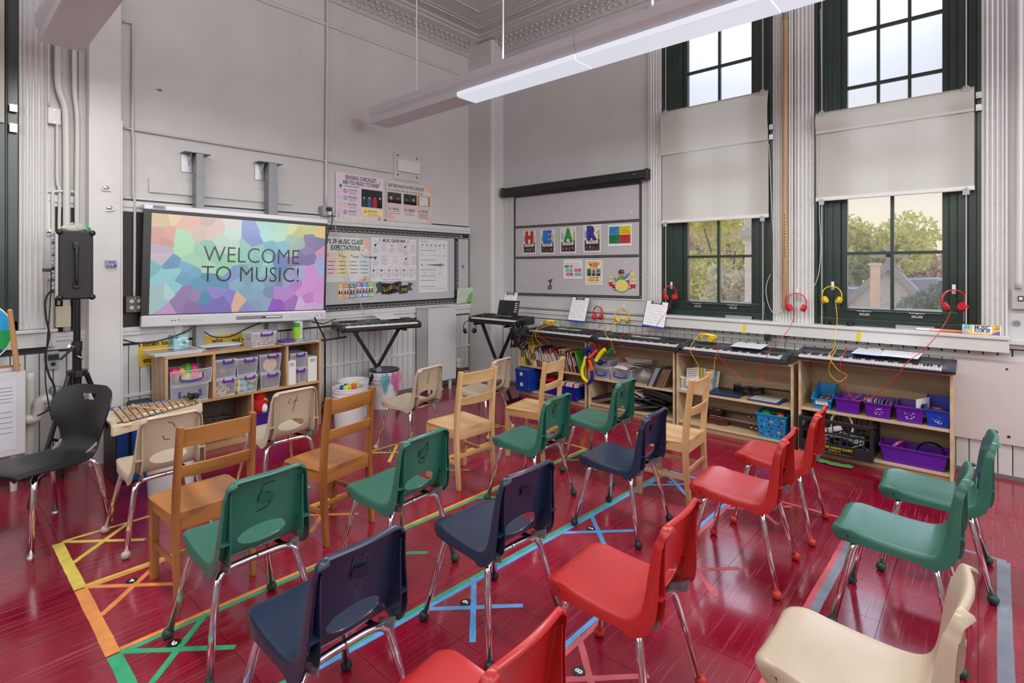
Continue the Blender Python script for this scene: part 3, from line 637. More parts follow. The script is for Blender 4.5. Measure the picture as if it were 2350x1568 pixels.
PH = catm([(a, b, h) for (a, b), h in zip(PROF, HALF)], 2)
NP_ = len(PH)
def prof_frame(i):
    a, b = PH[max(0, i - 1)], PH[min(NP_ - 1, i + 1)]; t = Vector((b[0] - a[0], 0, b[1] - a[1])).normalized()
    return t, Vector((t.z, 0, -t.x))        # normal on the outer (under / rear) side ... sign fixed below
def flange(i):                             # how deep the side edge is folded away from the sitter
    x, z, h = PH[i]
    if z < .41 and x > -.10: return z - .352
    f = min(1, max(0, (z - .40) / .30)); return .052 * (1 - f) + .022 * f
def shell_mesh():
    NT = 34; rows = []
    for i in range(NP_):
        x, z, h = PH[i]; t, nn = prof_frame(i)
        out = Vector((-t.z, 0, t.x))
        if i > NP_ - 8: out = Vector((-1, 0, -.25)).normalized()
        fl = flange(i); row = []
        back = max(0, min(1, (z - .42) / .2)) if i > 16 else 0
        for k in range(NT + 1):
            s = -1 + 2 * k / NT; a = abs(s); sg = 1 if s > 0 else -1
            if a < .80: y = h * (a / .80) * .955; d = -.006 * (a / .8) ** 2 * (1 - back) - (.020 * (a / .8) ** 2) * back * .6
            elif a < .90: q = (a - .80) / .10; y = h * (.955 + .045 * math.sin(q * pi / 2)); d = (-.006 * (1 - back) - .012 * back) + .012 * (1 - math.cos(q * pi / 2))
            else: q = (a - .90) / .10; y = h + .003 * q; d = (-.006 * (1 - back) - .012 * back) + .012 + (fl - .01) * q
            row.append((x + out.x * d, sg * y, z + out.z * d))
        rows.append(row)
    for i in range(NP_):                    # close the corners: fan the outer columns to one point
        if 8 <= i <= NP_ - 9: continue
        for sd in (0, 1):
            ks = [k for k in range(NT + 1) if abs(-1 + 2 * k / NT) >= .90 and ((-1 + 2 * k / NT > 0) == bool(sd))]
            ks.sort(key=lambda k: abs(-1 + 2 * k / NT)); base = rows[i][ks[0]]
            tgt = (.186, (1 if sd else -1) * (PH[0][2] + .003), .352) if i < 8 else rows[NP_ - 9][ks[-1]]
            for j, k in enumerate(ks): q = j / (len(ks) - 1); rows[i][k] = tuple(base[c] + (tgt[c] - base[c]) * q for c in range(3))
    # round the front corners of the seat and the upper corners of the back
    for i in range(NP_):
        x, z, h = PH[i]
        for k in range(NT + 1):
            X, Y, Z = rows[i][k]; a = abs(Y)
            if i < 12:
                r = .045; ex = max(0, a - (h - r)) / r; X -= (1 - math.sqrt(max(0, 1 - min(1, ex) ** 2))) * r * max(0, min(1, (X - .10) / .06))
            if z > .66 and i > 20: Z -= .012 * (a / .15) ** 2.5
            rows[i][k] = (X, Y, Z)
    bm = bmesh.new(); V = [[bm.verts.new(p) for p in r] for r in rows]
    ci, cz, rz_, ry = None, .470, .036, .092
    for i in range(NP_ - 1):
        for k in range(NT):
            f4 = [V[i][k], V[i][k + 1], V[i + 1][k + 1], V[i + 1][k]]
            cy = sum(v.co.y for v in f4) / 4; czz = sum(v.co.z for v in f4) / 4; cx = sum(v.co.x for v in f4) / 4
            if cx < -.125 and ((cy / ry) ** 2 + ((czz - cz) / rz_) ** 2) < 1: continue
            bm.faces.new(f4)
    for e in bm.edges:
        if len(e.link_faces) == 1:
            for v in e.verts:
                if v.co.x < -.12 and abs(v.co.y) < .12 and .40 < v.co.z < .54: v.tag = True
    prx = [(p[1], p[0]) for p in PH if p[0] < -.125 and p[1] < .60]
    for v in bm.verts:
        if v.tag:
            a = math.atan2((v.co.z - cz) / rz_, v.co.y / ry); zz = cz + rz_ * math.sin(a); dx = v.co.x - min(prx, key=lambda q: abs(q[0] - v.co.z))[1]
            lo = [q for q in prx if q[0] <= zz] or [prx[0]]; hi = [q for q in prx if q[0] > zz] or [prx[-1]]; l, h_ = lo[-1], hi[0]
            f = 0 if h_[0] == l[0] else (zz - l[0]) / (h_[0] - l[0]); v.co = Vector((l[1] + (h_[1] - l[1]) * f + max(-.004, min(.014, dx)), ry * math.cos(a), zz))
    bmesh.ops.delete(bm, geom=[v for v in bm.verts if not v.link_faces], context='VERTS')
    bmesh.ops.remove_doubles(bm, verts=bm.verts[:], dist=.0004)
    bmesh.ops.recalc_face_normals(bm, faces=bm.faces)
    bmesh.ops.solidify(bm, geom=bm.faces[:], thickness=.0042)
    for f in bm.faces: f.smooth = True
    me = bpy.data.meshes.new('shell'); bm.to_mesh(me); bm.free(); me.set_sharp_from_angle(angle=math.radians(50)); return me
SHELL = shell_mesh()
def rib_mesh(s):                           # inner wall of the folded side edge, behind the back
    m = MB(); rows = []
    for i in range(NP_):
        x, z, h = PH[i]
        if x > -.12 or z > .665 or z < .40: continue
        f = (z - .40) / .265; y = s * (h - .036 + .022 * f); dep = .052 * (1 - f) + .004 * f
        rows.append([(x + .004 - .012, y, z), (x - .012 - dep, y, z - .004), (x - .012 - dep, y - s * .004, z - .004), (x + .004 - .012, y - s * .004, z)])
    m.grid(rows, closed=True); z0 = .485; h0 = .166
    m.bb(-.215, -.165, min(s * h0, s * (h0 - .034)), max(s * h0, s * (h0 - .034)), z0, z0 + .004); return m
def leg_pts(f, s):
    # bent chrome tube: foot, straight splayed shank, elbow, run under the seat
    if f > 0: p = [(.205, s * .205, .012), (.150, s * .152, .295), (.140, s * .142, .335), (.128, s * .122, .350), (.116, s * .092, .3575), (.105, s * .04, .358), (.105, s * .0, .358)]
    else: p = [(-.205, s * .205, .012), (-.142, s * .158, .285), (-.133, s * .148, .325), (-.124, s * .130, .346), (-.118, s * .100, .355), (-.114, s * .04, .3555), (-.114, 0, .3555)]
    return smooth_pts(p[:2], 1) + smooth_pts(p[1:], 5)[1:]
LEGM, GLM = {}, None
for f in (1, -1):
    for s in (1, -1): m = MB(); m.tube(leg_pts(f, s), .0132, 12); LEGM[(f, s)] = m.mesh('leg', M_CHROME, 'all')
g = MB(); g.lathe([(.0, 0), (.012, .0015), (.019, .008), (.0215, .018), (.0195, .028), (.014, .036), (.0, .038)], 14); 
RIBM = {s: None for s in (1, -1)}
def link(me, name, par, loc=None, m_=None):
    o = bpy.data.objects.new(name, me); COL.objects.link(o); o.parent = par
    if loc: o.location = loc
    return o
PROTO = {}
def number_strokes(par, strokes, col, sc=(.05, .11), cy=0, cz=.60):
    def bx(z):
        q = [p for p in PH if p[0] < -.125 and p[1] < .70]; q.sort(key=lambda p: abs(p[1] - z)); return q[0][0]
    m = MB()
    for st in strokes:
        pts = []
        for a, b in smooth_pts([(p[0], p[1], 0) for p in st], 6) and [(v.x, v.y) for v in smooth_pts([(p[0], p[1], 0) for p in st], 6)]:
            y = cy - (a - .5) * sc[0] * 2; z = cz + (b - .5) * sc[1]
            pts.append((bx(z) - .0050 + .25 * y * y * 1.2, y, z))
        m.tube(pts, .0018, 4)
    return m.obj('marker_number', mat('marker_' + str(col), col, .5), par)
def shell_chair(kind):
    sm, gm = SH[kind]
    if kind in PROTO: return PROTO[kind]
    t = bpy.data.objects.new('classroom_chair', None); COL.objects.link(t)
    me = SHELL.copy(); me.materials.append(sm); link(me, 'shell', t)
    for s in (1, -1):
        rib_mesh(s).obj('side_rib', sm, t, fix=True)
        for f in (1, -1):
            l = link(LEGM[(f, s)], 'leg', t); gg = g.mesh('glide', gm, 'all'); link(gg, 'glide', l, (f * .206, s * .206, 0))
        m = MB(); m.prism([(-.185, .366), (-.11, .350), (-.11, .372), (-.160, .392), (-.194, .412)], (0, s * .125, 0), (1, 0, 0), (0, 0, 1), (0, s * .006, 0)); m.cyl((-.165, s * .120, .382), (-.165, s * .136, .382), .008, n=8); m.obj('bracket', M_GREY, t, fix=True); m = MB()
        m.prism([(.09, .352), (.14, .352), (.13, .378), (.09, .378)], (0, s * .09, 0), (1, 0, 0), (0, 0, 1), (0, s * .02, 0)); m.obj('bracket', M_GREY, t, fix=True)
    m = MB(); m.tube([(.10, s_ * .07, .366) for s_ in (1, -1)], .006, 6)
    for s in (1, -1): m.tube([(.12, s * .085, .362), (-.12, s * .105, .360)], .009, 8)
    m.obj('seat_frame', M_BLACKM, t)
    PROTO[kind] = t; return t
USED = set()
def put_shell(kind, x, y, deg, label, sc=1.0, num=None, patch=True, ncol=(.01, .01, .01), group='moulded plastic chairs on chrome legs'):
    p = shell_chair(kind); o = p if kind not in USED else copy_tree(p); 
    if kind in USED:
        for ch in list(o.children):
            if ch.name.split('.')[0] in ('marker_number', 'tape_patch'):
                bpy.data.objects.remove(ch)
    USED.add(kind); o.location = (x, y, 0); o.rotation_euler = (0, 0, math.radians(180 + deg)); o.scale = (sc, sc, sc); tag(o, label, 'chair', group)
    if num: EXTRA.append((o, num, ncol))
    if patch: PATCH.append((o, kind))
    return o
EXTRA, PATCH = [], []
# heading 0 = facing the board wall (-X)
put_shell('green', 2.925, -4.262, 1, 'dark green plastic chair with a large 5 drawn on its back', 1.02, [[(.85, 1), (.35, .97), (.22, .55)], [(.22, .55), (.6, .62), (.78, .4), (.6, .1), (.1, 0)]])
put_shell('green', 2.980, -3.545, 4, 'green plastic chair with a looped 8 drawn on its back, behind the 5 chair', 1.0, [[(.75, .9), (.3, .6), (.3, .35), (.7, .15), (.5, 0), (.25, .1), (.6, .3), (.8, .6), (.75, .95)]])
put_shell('green', 2.985, -2.490, 4, 'green plastic chair with faint scribbled marks on its back, centre of the room', .98, [[(.2, 1), (.15, .55)], [(.5, 1), (.45, .3)], [(.4, .6), (.8, .5), (.7, .1), (.35, .15)]])
put_shell('green', 3.070, -1.790, 3, 'green plastic chair with a faint squared mark on its back, nearest the low shelves', .98, [[(.2, .95), (.7, .9), (.65, .5)], [(.3, .5), (.3, .2), (.7, .2), (.65, .5), (.3, .5)], [(.7, .2), (.6, 0)]])
put_shell('navy', 3.620, -4.290, 1, 'navy blue plastic chair in the front row with faint number on its back', 1.0, [[(.2, 1), (.15, .5)], [(.6, 1), (.85, .75), (.7, .4), (.3, .5)], [(.7, .4), (.5, 0), (.45, .1)]], ncol=(.05, .05, .08))
put_shell('navy', 3.625, -3.525, -3, 'navy blue plastic chair in the middle, behind the green 8 chair', 1.0)
put_shell('navy', 3.605, -2.400, 2, 'navy blue plastic chair beside the lightest honey wooden chair', .98, [[(.6, 1), (.8, .8)]], ncol=(.15, .1, .15))
put_shell('red', 4.235, -3.500, 3, 'red plastic chair at the bottom centre, fully in view', 1.0, None, False)
put_shell('red', 4.275, -2.372, 3, 'red plastic chair left of centre in the pair of red chairs near the milk crate', 1.0, None, False)
put_shell('red', 4.290, -1.750, 2, 'red plastic chair in front of the black milk crate, farther of the pair', .99, None, False)
put_shell('red', 4.235, -4.285, 3, 'red plastic chair cropped by the bottom edge of the photo', 1.0, None, False)
put_shell('green', 4.925, -2.405, -1, 'green plastic chair on the right, nearer one of the two beside the grey tape', 1.0, None, False)
put_shell('green', 5.010, -1.765, 2, 'green plastic chair on the right, farther one with its back against the pale panel', 1.0, None, False)
put_shell('tan', 4.930, -3.440, -1, 'beige plastic chair in the lower right corner of the photo', 1.02, None, False)
put_shell('tan', 1.675, -4.235, 1, 'beige plastic chair beside the xylophone, partly behind a wooden chair', 1.0, [[(.3, 1), (.6, .9), (.75, .65)], [(.1, .3), (.2, .1), (.5, .05)]], False)
put_shell('tan', 1.62, -3.520, 2, 'beige plastic chair with a 4 drawn on its back in front of the cubby shelf', 1.0, [[(.2, .85), (.1, .62), (.25, .55)], [(.75, 1), (.6, .5), (.5, 0)], [(.4, .62), (.85, .68)]], False)
put_shell('tan', 1.61, -2.400, 8, 'beige plastic chair with a vertical scribble on its back in front of the keyboard stand', .98, [[(.5, 1), (.52, .5), (.48, 0)], [(.53, .9), (.49, .5), (.5, .1)]], False)
put_shell('tan', 1.74, -1.680, 10, 'beige plastic chair with a 3 drawn on its back, beside the radiator', .96, [[(.25, .95), (.7, .9), (.6, .6), (.35, .55)], [(.35, .55), (.75, .45), (.6, .1), (.25, .05)]], False)
for o, num, col in EXTRA: number_strokes(o, num, col, (.042, .105), 0, .61)
for o, kind in PATCH:
    m = MB(); m.prism([(-.028, .585), (.030, .595), (.028, .628), (-.028, .618)], (-.1955, 0, 0), (0, 1, 0), (-.2, 0, 1), (.0012, 0, 0)); q = m.obj('tape_patch', mat('patch_' + kind, {'green': (.012, .10, .07), 'navy': (.008, .010, .03)}.get(kind, (.4, .1, .1)), .5), o); q.location = (-.118 + .0, 0, 0) if False else (.118 - .0, 0, 0)

# ---- wooden chairs
M_OAK = wood('honey_oak', (.235, .080, .016), (.42, .165, .040), .33, 1.0, .4, 'X', 5.0, 3)
M_OAKZ = wood('honey_oak_upright', (.235, .080, .016), (.40, .155, .038), .33, 1.0, .4, 'Z', 4.0, 4)
M_LIGHT = wood('light_maple', (.50, .28, .12), (.66, .42, .20), .3, 1.0, .45, 'X', 4.2, 3)
M_LIGHTZ = wood('light_maple_upright', (.50, .27, .11), (.64, .40, .19), .3, 1.0, .45, 'Z', 4.0, 4)
WPROTO = {}
def wooden_chair(kind):
    if kind in WPROTO: return WPROTO[kind]
    mx, mz = (M_OAK, M_OAKZ) if kind == 'oak' else (M_LIGHT, M_LIGHTZ)
    t = bpy.data.objects.new('wooden_chair', None); COL.objects.link(t)
    # seat, saddled, wider in front
    m = MB(); n = 14; top = []; bot = []
    for i in range(n + 1):
        f = i / n; x = .178 - .352 * f; hw = .185 - .014 * f; rt, rb = [], []
        e = min(f, 1 - f) * 2; edge = .012 * (1 - min(1, (1 - abs(1 - 2 * f)) / .12)) ** 2 if f < .5 else 0
        for k in range(n + 1):
            s = -1 + 2 * k / n; a = abs(s); dish = -.010 * max(0, 1 - a ** 2 * 1.1) * math.sin(pi * min(1, max(0, (f - .18) / .8))); rd = .012 * max(0, (a - .9) / .1) ** 2 + edge
            cx = -.03 * max(0, a - .85) / .15 * (1 if f < .06 else 0) ; rt.append((x + cx * (1 - f / .06 if f < .06 else 0), s * hw, .408 + dish - rd)); rb.append((x + cx * (1 - f / .06 if f < .06 else 0), s * hw * .985, .384))
        top.append(rt); bot.append(rb)
    m.grid(top); m.grid(bot)
    for side in (0, n): m.grid([[top[i][side] for i in range(n + 1)], [bot[i][side] for i in range(n + 1)]])
    for en in (0, n): m.grid([top[en], bot[en]])
    m.obj('seat', mx, t, smooth=True, fix=True)
    for s in (1, -1):
        m = MB(); m.add([(.150 + a, s * .160 + b, 0 if z == 0 else .385) for z in (0, 1) for a, b in ((-.017, -.017), (.017, -.017), (.017, .017), (-.017, .017))], [(0, 3, 2, 1), (4, 5, 6, 7), (0, 1, 5, 4), (1, 2, 6, 5), (2, 3, 7, 6), (3, 0, 4, 7)]); l = m.obj('leg', mz, t, bevel=.003); MB().cyl((.150, s * .160, -.0), (.150, s * .160, .006), .009, n=8).obj('glide', M_STEEL, l)
        # rear post: raked foot, straight through the seat, leaning back
        pts = [(-.185, .0), (-.165, .22), (-.160, .40), (-.172, .58), (-.198, .80)]; c = smooth_pts([(a, 0, b) for a, b in pts], 5); rows = []
        for p in c:
            w = .015 + .003 * math.sin(pi * min(1, p.z / .8)); d = .0185 if p.z > .2 else .0165; y = s * (.163 - .006 * max(0, (p.z - .4) / .4)); rows.append([(p.x - d, y - w * .75, p.z), (p.x + d, y - w * .75, p.z), (p.x + d, y + w * .75, p.z), (p.x - d, y + w * .75, p.z)])
        m = MB(); m.grid(rows, closed=True); k = len(m.v); m.f += [(3, 2, 1, 0), (k - 4, k - 3, k - 2, k - 1)]; m.m += [0, 0]
        l = m.obj('leg', mz, t, bevel=.0035, fix=True); MB().cyl((-.185, s * .163, 0), (-.185, s * .163, .006), .009, n=8).obj('glide', M_STEEL, l)
        MB().bb(-.165, .150, s * .160 - .007, s * .160 + .007, .158, .185).obj('side_stretcher', mx, t, bevel=.003)
        MB().bb(-.155, .145, s * .163 - .009, s * .163 + .009, .335, .386).obj('apron', mx, t, bevel=.002)
    MB().bb(.138, .158, -.150, .150, .335, .386).obj('apron', wood('honey_oak_cross' if kind == 'oak' else 'light_cross', (.235, .080, .016) if kind == 'oak' else (.50, .28, .12), (.42, .165, .040) if kind == 'oak' else (.66, .42, .20), .33, 1, .4, 'Y', 5, 3), t, bevel=.002)
    my = MATS['honey_oak_cross' if kind == 'oak' else 'light_cross']
    MB().bb(-.172, -.154, -.150, .150, .328, .384).obj('apron', my, t, bevel=.002)
    MB().bb(-.176, -.160, -.150, .150, .205, .232).obj('rear_stretcher', my, t, bevel=.003)
    for z0, z1, xx in ((.705, .785, -.1895), (.565, .620, -.176)):
        m = MB(); rows = []
        for k in range(13):
            s = -1 + k / 6; y = s * .150; bx = xx + .002 - .022 * (1 - s * s); tp = z1 + .006 * (1 - s * s)
            rows.append([(bx - .007, y, z0), (bx + .007, y, z0), (bx + .005 - .012 , y, tp), (bx - .019, y, tp)])
        m.grid(rows, closed=True); k = len(m.v); m.f += [(0, 1, 2, 3), (k - 1, k - 2, k - 3, k - 4)]; m.m += [0, 0]; m.obj('back_slat', my, t, bevel=.0025, fix=True, smooth=True)
    WPROTO[kind] = t; return t
WUSED = set()
def put_wood(kind, x, y, deg, label, sc=1.0):
    p = wooden_chair(kind); o = p if kind not in WUSED else copy_tree(p); WUSED.add(kind)
    o.location = (x, y, 0); o.rotation_euler = (0, 0, math.radians(180 + deg)); o.scale = (sc,) * 3; tag(o, label, 'chair', 'wooden schoolroom chairs')
put_wood('oak', 2.340, -4.228, 1, 'honey oak wooden chair at the left with wavy grain, behind the green 5 chair', 1.0)
put_wood('oak', 2.335, -3.560, 10, 'honey oak wooden chair behind the green 8 chair, in front of the white bucket', 1.0)
put_wood('light', 2.375, -2.555, -3, 'pale maple wooden chair in the centre of the room', 1.0)
put_wood('light', 2.470, -1.840, 10, 'small golden wooden chair in front of the bookshelf with picture books', .97)
put_wood('light', 3.625, -1.790, 3, 'wooden chair with a shiny worn seat, in front of the guitar shelf', 1.0)

# ---- black chair with a handle hole, at the left edge
t = thing('classroom_chair', 'black plastic chair with a handle hole and chrome legs at the left edge', 'chair', (1.215, -4.675, 0), math.radians(-62)); t.scale = (1.05,) * 3
pr = catm([(.225, .372, .13), (.232, .392, .16), (.215, .405, .185), (.15, .408, .205), (.05, .400, .212), (-.05, .392, .205), (-.12, .394, .178), (-.165, .415, .150), (-.188, .455, .140), (-.200, .505, .158), (-.212, .565, .192), (-.226, .625, .212), (-.242, .680, .208), (-.256, .722, .175), (-.264, .745, .105)], 3)
bm = bmesh.new(); NT = 30; V = []
for i, (x, z, h) in enumerate(pr):
    row = []
    for k in range(NT + 1):
        s = -1 + 2 * k / NT; back = max(0, min(1, (z - .42) / .15)); y = h * s; dx = .045 * s * s * back * (h / .21) ** 2; dz = (-.012 * max(0, abs(s) - .8) / .2 + .004 * abs(s)) * (1 - back)
        row.append(bm.verts.new((x + dx, y, z + dz)))
    V.append(row)
for i in range(len(pr) - 1):
    for k in range(NT):
        f4 = [V[i][k], V[i][k + 1], V[i + 1][k + 1], V[i + 1][k]]; cy = sum(v.co.y for v in f4) / 4; cz = sum(v.co.z for v in f4) / 4
        if cz > .655 and cz < .70 and abs(cy) < .052 + (cz - .68) * .4: continue
        bm.faces.new(f4)
bmesh.ops.recalc_face_normals(bm, faces=bm.faces); bmesh.ops.solidify(bm, geom=bm.faces[:], thickness=.008)
for f in bm.faces: f.smooth = True
me = bpy.data.meshes.new('shell'); bm.to_mesh(me); bm.free(); me.materials.append(mat('black_shell', (.012, .013, .015), .34, bump=.25, bscale=300, bdist=.0008)); me.set_sharp_from_angle(angle=math.radians(50)); link(me, 'shell', t)
for s in (1, -1):
    for f in (1, -1):
        p = [(f * .20, s * .20, 0), (f * .165, s * .168, .27), (f * .155, s * .158, .33), (f * .13, s * .135, .362), (f * .07, s * .12, .375), (0, s * .115, .378)]
        m = MB(); m.tube(smooth_pts(p[:2], 1) + smooth_pts(p[1:], 5)[1:], .0145, 12); l = m.obj('leg', M_CHROME, t, smooth='all'); MB().cyl((f * .20, s * .20, 0), (f * .20, s * .20, .008), .019, .016, n=14).obj('glide', M_STEEL, l)
    m = MB(); m.tube([(.14, s * .12, .385), (-.12, s * .12, .385), (-.19, s * .13, .44)], .008, 8); m.obj('seat_frame', M_CHROME, t)
# ================================================================= FLOOR TAPES
TC = {'yellow': (.62, .50, .09), 'orange': (.70, .27, .07), 'green': (.03, .36, .17), 'blue': (.10, .34, .70), 'red': (.55, .09, .12), 'grey': (.20, .22, .27)}
TM = {k: mat('tape_' + k, v, .45, var=.18, vscale=14, bump=.3, bscale=60) for k, v in TC.items()}
TZ = [0]
def tape(c, x0, y0, x1, y1, w, label, ends=True):
    TZ[0] += 1; z = .0006 + .00011 * (TZ[0] % 7); a, b = Vector((x0, y0, 0)), Vector((x1, y1, 0)); d = b - a; L_ = d.length; d.normalize(); n = Vector((-d.y, d.x, 0)); m = MB(); N = max(2, int(L_ / .06)); rnd = random.Random(TZ[0])
    l = [a + d * L_ * i / N + n * (w / 2 + rnd.uniform(-.0015, .001)) for i in range(N + 1)]; r = [a + d * L_ * i / N - n * (w / 2 + rnd.uniform(-.0015, .001)) for i in range(N + 1)]
    m.grid([[(p.x, p.y, z) for p in r], [(p.x, p.y, z) for p in l]]); m.grid([[(p.x, p.y, 0) for p in r], [(p.x, p.y, z) for p in r]]); m.grid([[(p.x, p.y, 0) for p in l], [(p.x, p.y, z) for p in l]])
    return tag(m.obj('floor_tape', TM[c]), label, 'tape', 'coloured tape lines on the floor')
rows = [('yellow', 1.44, None), ('orange', 2.035, 'yellow'), ('green', 2.69, 'orange'), ('blue', 3.37, 'green'), ('red', 3.965, 'blue'), ('grey', 4.605, 'red')]
ends = [(1.42, 1.475), (2.035, 2.035), (2.663, 2.745), (3.29, 3.46), (3.945, 3.985), (4.575, 4.64)]
nxt = {'yellow': 'front wall side', 'orange': 'second', 'green': 'third', 'blue': 'fourth', 'red': 'fifth', 'grey': 'last'}
for (c, x, prev), (xa, xb) in zip(rows, ends):
    w = .024 if c != 'grey' else .05
    tape(c, xa + (.012 if prev else 0), -4.62, xb + (.012 if prev else 0), -1.49, w, 'long %s floor tape line heading the %s-marked row of chairs' % (c, c))
    if prev: tape(prev, xa - .014, -4.62, xb - .014, -1.49, .024, 'long %s floor tape line lying against the %s one' % (prev, c))
for k in range(5):
    c = rows[k][0]; tape(c, ends[k][0] + .01, -4.645, ends[k + 1][0], -4.645, .048, 'short wide %s floor tape along the left edge of its row' % c)
for k in range(5):
    c = rows[k][0]; tape(c, ends[k][1] + .01, -1.47, ends[k + 1][1], -1.47, .022, 'short thin %s floor tape at the shelf end of its row' % c)
tape('grey', 4.66, -1.45, 5.28, -1.46, .024, 'thin grey floor tape near the pale wall panel'); tape('grey', 5.268, -1.47, 5.235, -3.4, .05, 'wide grey floor tape at the right edge of the floor')
DOT = {(2, 0): '6', (1, 1): '5', (2, 1): '7', (3, 1): '9', (3, 2): '5', (3, 3): '2', (0, 2): '3', (1, 2): '6', (4, 1): '8'}
colw = ['left edge', 'second place from left', 'third place from left', 'shelf end']
for r in range(5):
    c = rows[r][0]
    for q in range(4):
        cy = [-4.47, -3.52, -2.58, -1.66][q]; f = (cy + 4.62) / 3.13; cx = ends[r][0] + (ends[r][1] - ends[r][0]) * f + .155; h = .155
        tape(c, cx - h, cy - h, cx + h, cy + h, .026, '%s tape strip of the cross at the %s, one rising' % (c, colw[q]))
        tape(c, cx - h, cy + h, cx + h, cy - h, .026, '%s tape strip of the cross at the %s, one falling' % (c, colw[q]))
        n = DOT.get((r, q))
        if n or r in (1, 2, 3):
            cd = Card(.05, .05, (20, 20, 20), .0003, .4, [(.5 + .5 * math.cos(a * pi / 12), .5 + .5 * math.sin(a * pi / 12)) for a in range(24)])
            if n: cd.text(n, .5, .22, .040, (240, 240, 240), 'c', .03)
            else: cd.text('4', .5, .22, .040, (240, 240, 240), 'c', .03)
            o = cd.place('number_dot', (cx - .025, cy - .025, .0022), (0, 1, 0), (-1, 0, 0)); tag(o, 'round black number sticker on the %s tape cross, %s' % (c, colw[q]), 'sticker', 'number stickers on the tape crosses')

# ================================================================= BOOKCASES UNDER THE WINDOWS
M_BIRCH = wood('birch_ply', (.50, .36, .21), (.60, .45, .28), .42, 1.0, .2, 'X', 1.6, 4)
M_BIRCHB = wood('birch_back', (.44, .31, .17), (.54, .39, .23), .45, 1.0, .1, 'X', 2.2, 4)
FY = -.40
def bookcase(x0, x1, H, mid, label):
    t = thing('bookcase', label, 'bookcase', ((x0 + x1) / 2, FY / 2, 0)); w = (x1 - x0) / 2; d0, d1 = FY / 2, -FY / 2 - .03; th = .019
    MB().bb(-w, -w + th, d0, d1, 0, H - th).obj('side_panel', M_BIRCH, t, bevel=.003); MB().bb(w - th, w, d0, d1, 0, H - th).obj('side_panel', M_BIRCH, t, bevel=.003)
    MB().bb(-w, w, d0, d1, H - th, H).obj('top', M_BIRCH, t, bevel=.003); MB().bb(-w + th, w - th, d0 + .008, d1, mid - th, mid).obj('shelf', M_BIRCH, t, bevel=.002)
    MB().bb(-w + th, w - th, d0 + .004, d1, .045, .062).obj('shelf', M_BIRCH, t, bevel=.002); MB().bb(-w + th, w - th, d0 + .03, d0 + .045, 0, .045).obj('kick_board', M_BIRCH, t); MB().bb(-w + th, w - th, d1 - .008, d1, .06, H - th).obj('back_panel', M_BIRCHB, t)
    return t
BC = [(1.054, 2.024, .722, .352), (2.051, 3.018, .715, .335), (3.035, 4.035, .705, .350), (4.073, 5.040, .768, .372)]
for b, l in zip(BC, ('low birch bookcase full of picture books, leftmost under the windows', 'low birch bookcase with the coloured scrunchy rope and plastic boxes', 'low birch bookcase with the white basket and ukuleles', 'low birch bookcase with purple bins and the black milk crate')): bookcase(*b, l)
def inner(k): x0, x1, H, mid = BC[k]; return x0 + .022, x1 - .022, H - .02, mid

# picture books -------------------------------------------------
x0, x1, top, mid = inner(0); rnd = random.Random(11); X = x0 + .004
CLS = [('red', [(150, 40, 50), (170, 60, 60), (120, 30, 40)]), ('cream', [(225, 215, 190), (205, 190, 160)]), ('dark blue', [(30, 45, 90), (25, 60, 110)]), ('black', [(25, 25, 28), (40, 38, 40)]), ('yellow', [(225, 185, 40)]), ('teal', [(50, 130, 140)]), ('orange', [(215, 110, 40)]), ('white', [(235, 235, 230)]), ('green', [(50, 120, 70)]), ('plum', [(110, 40, 80)])]
def book(xb, w, h, d, lean, col, label, z=mid, yf=None, grp='picture books on the top shelf of the first bookcase', front=0):
    t = thing('picture_book', label, 'book', (xb, (yf or FY + .03) + d / 2, z), 0, grp, rot=(0, -lean, 0))
    m = MB(); mt = flat(col, .4); m.mi = 0; m.bb(0, .0012, -d / 2, d / 2, 0, h); m.bb(w - .0012, w, -d / 2, d / 2, 0, h); m.bb(0, w, -d / 2, -d / 2 + .0015, 0, h); m.obj('cover', mt, t)
    m = MB(); m.bb(.0013, w - .0013, -d / 2 + .002, d / 2 - .003, .002, h - .003); m.obj('pages', flat((228, 222, 205)), t)
    if w > .005: m = MB(); c2 = (235, 230, 215) if sum(col) < 380 else (60, 60, 70); m.bb(w * .2, w * .8, -d / 2 - .0006, -d / 2, h * .35, h * .8); m.obj('spine_title', flat(c2), t)
    return t
m_ = 0
for k in range(2): book(X, .026, .255, .24, 0, (222, 205, 175) if k == 0 else (228, 200, 60), 'thick cream and orange checked book at the far left of the first bookcase' if k == 0 else 'tall yellow book standing second from the left of the first bookcase'); X += .028
lean = math.radians(13)
while X < x1 - .16:
    n_, cs = rnd.choices(CLS, [5, 3, 2, 3, 1.2, 1.5, 1, 2, 1, 1])[0]
    if X > x0 + .45: n_, cs = rnd.choices(CLS[:2] + CLS[3:4], [5, 2, 1])[0]
    w = rnd.choice([.0055, .007, .009, .012, .015]) if X < x0 + .45 else rnd.choice([.005, .006, .008]); h = rnd.uniform(.19, .245)
    book(X + h * math.sin(lean) * 0 + .055, w, h, .215, lean, rnd.choice(cs), 'thin picture book with a %s spine leaning to the left in the first bookcase' % n_); X += w / math.cos(lean) + .0012; lean = math.radians(13 + 7 * (X - x0) / (x1 - x0))
book(x1 - .085, .006, .25, .26, math.radians(16), (90, 190, 70), 'big white and green picture book at the right end of the first bookcase', grp=None)

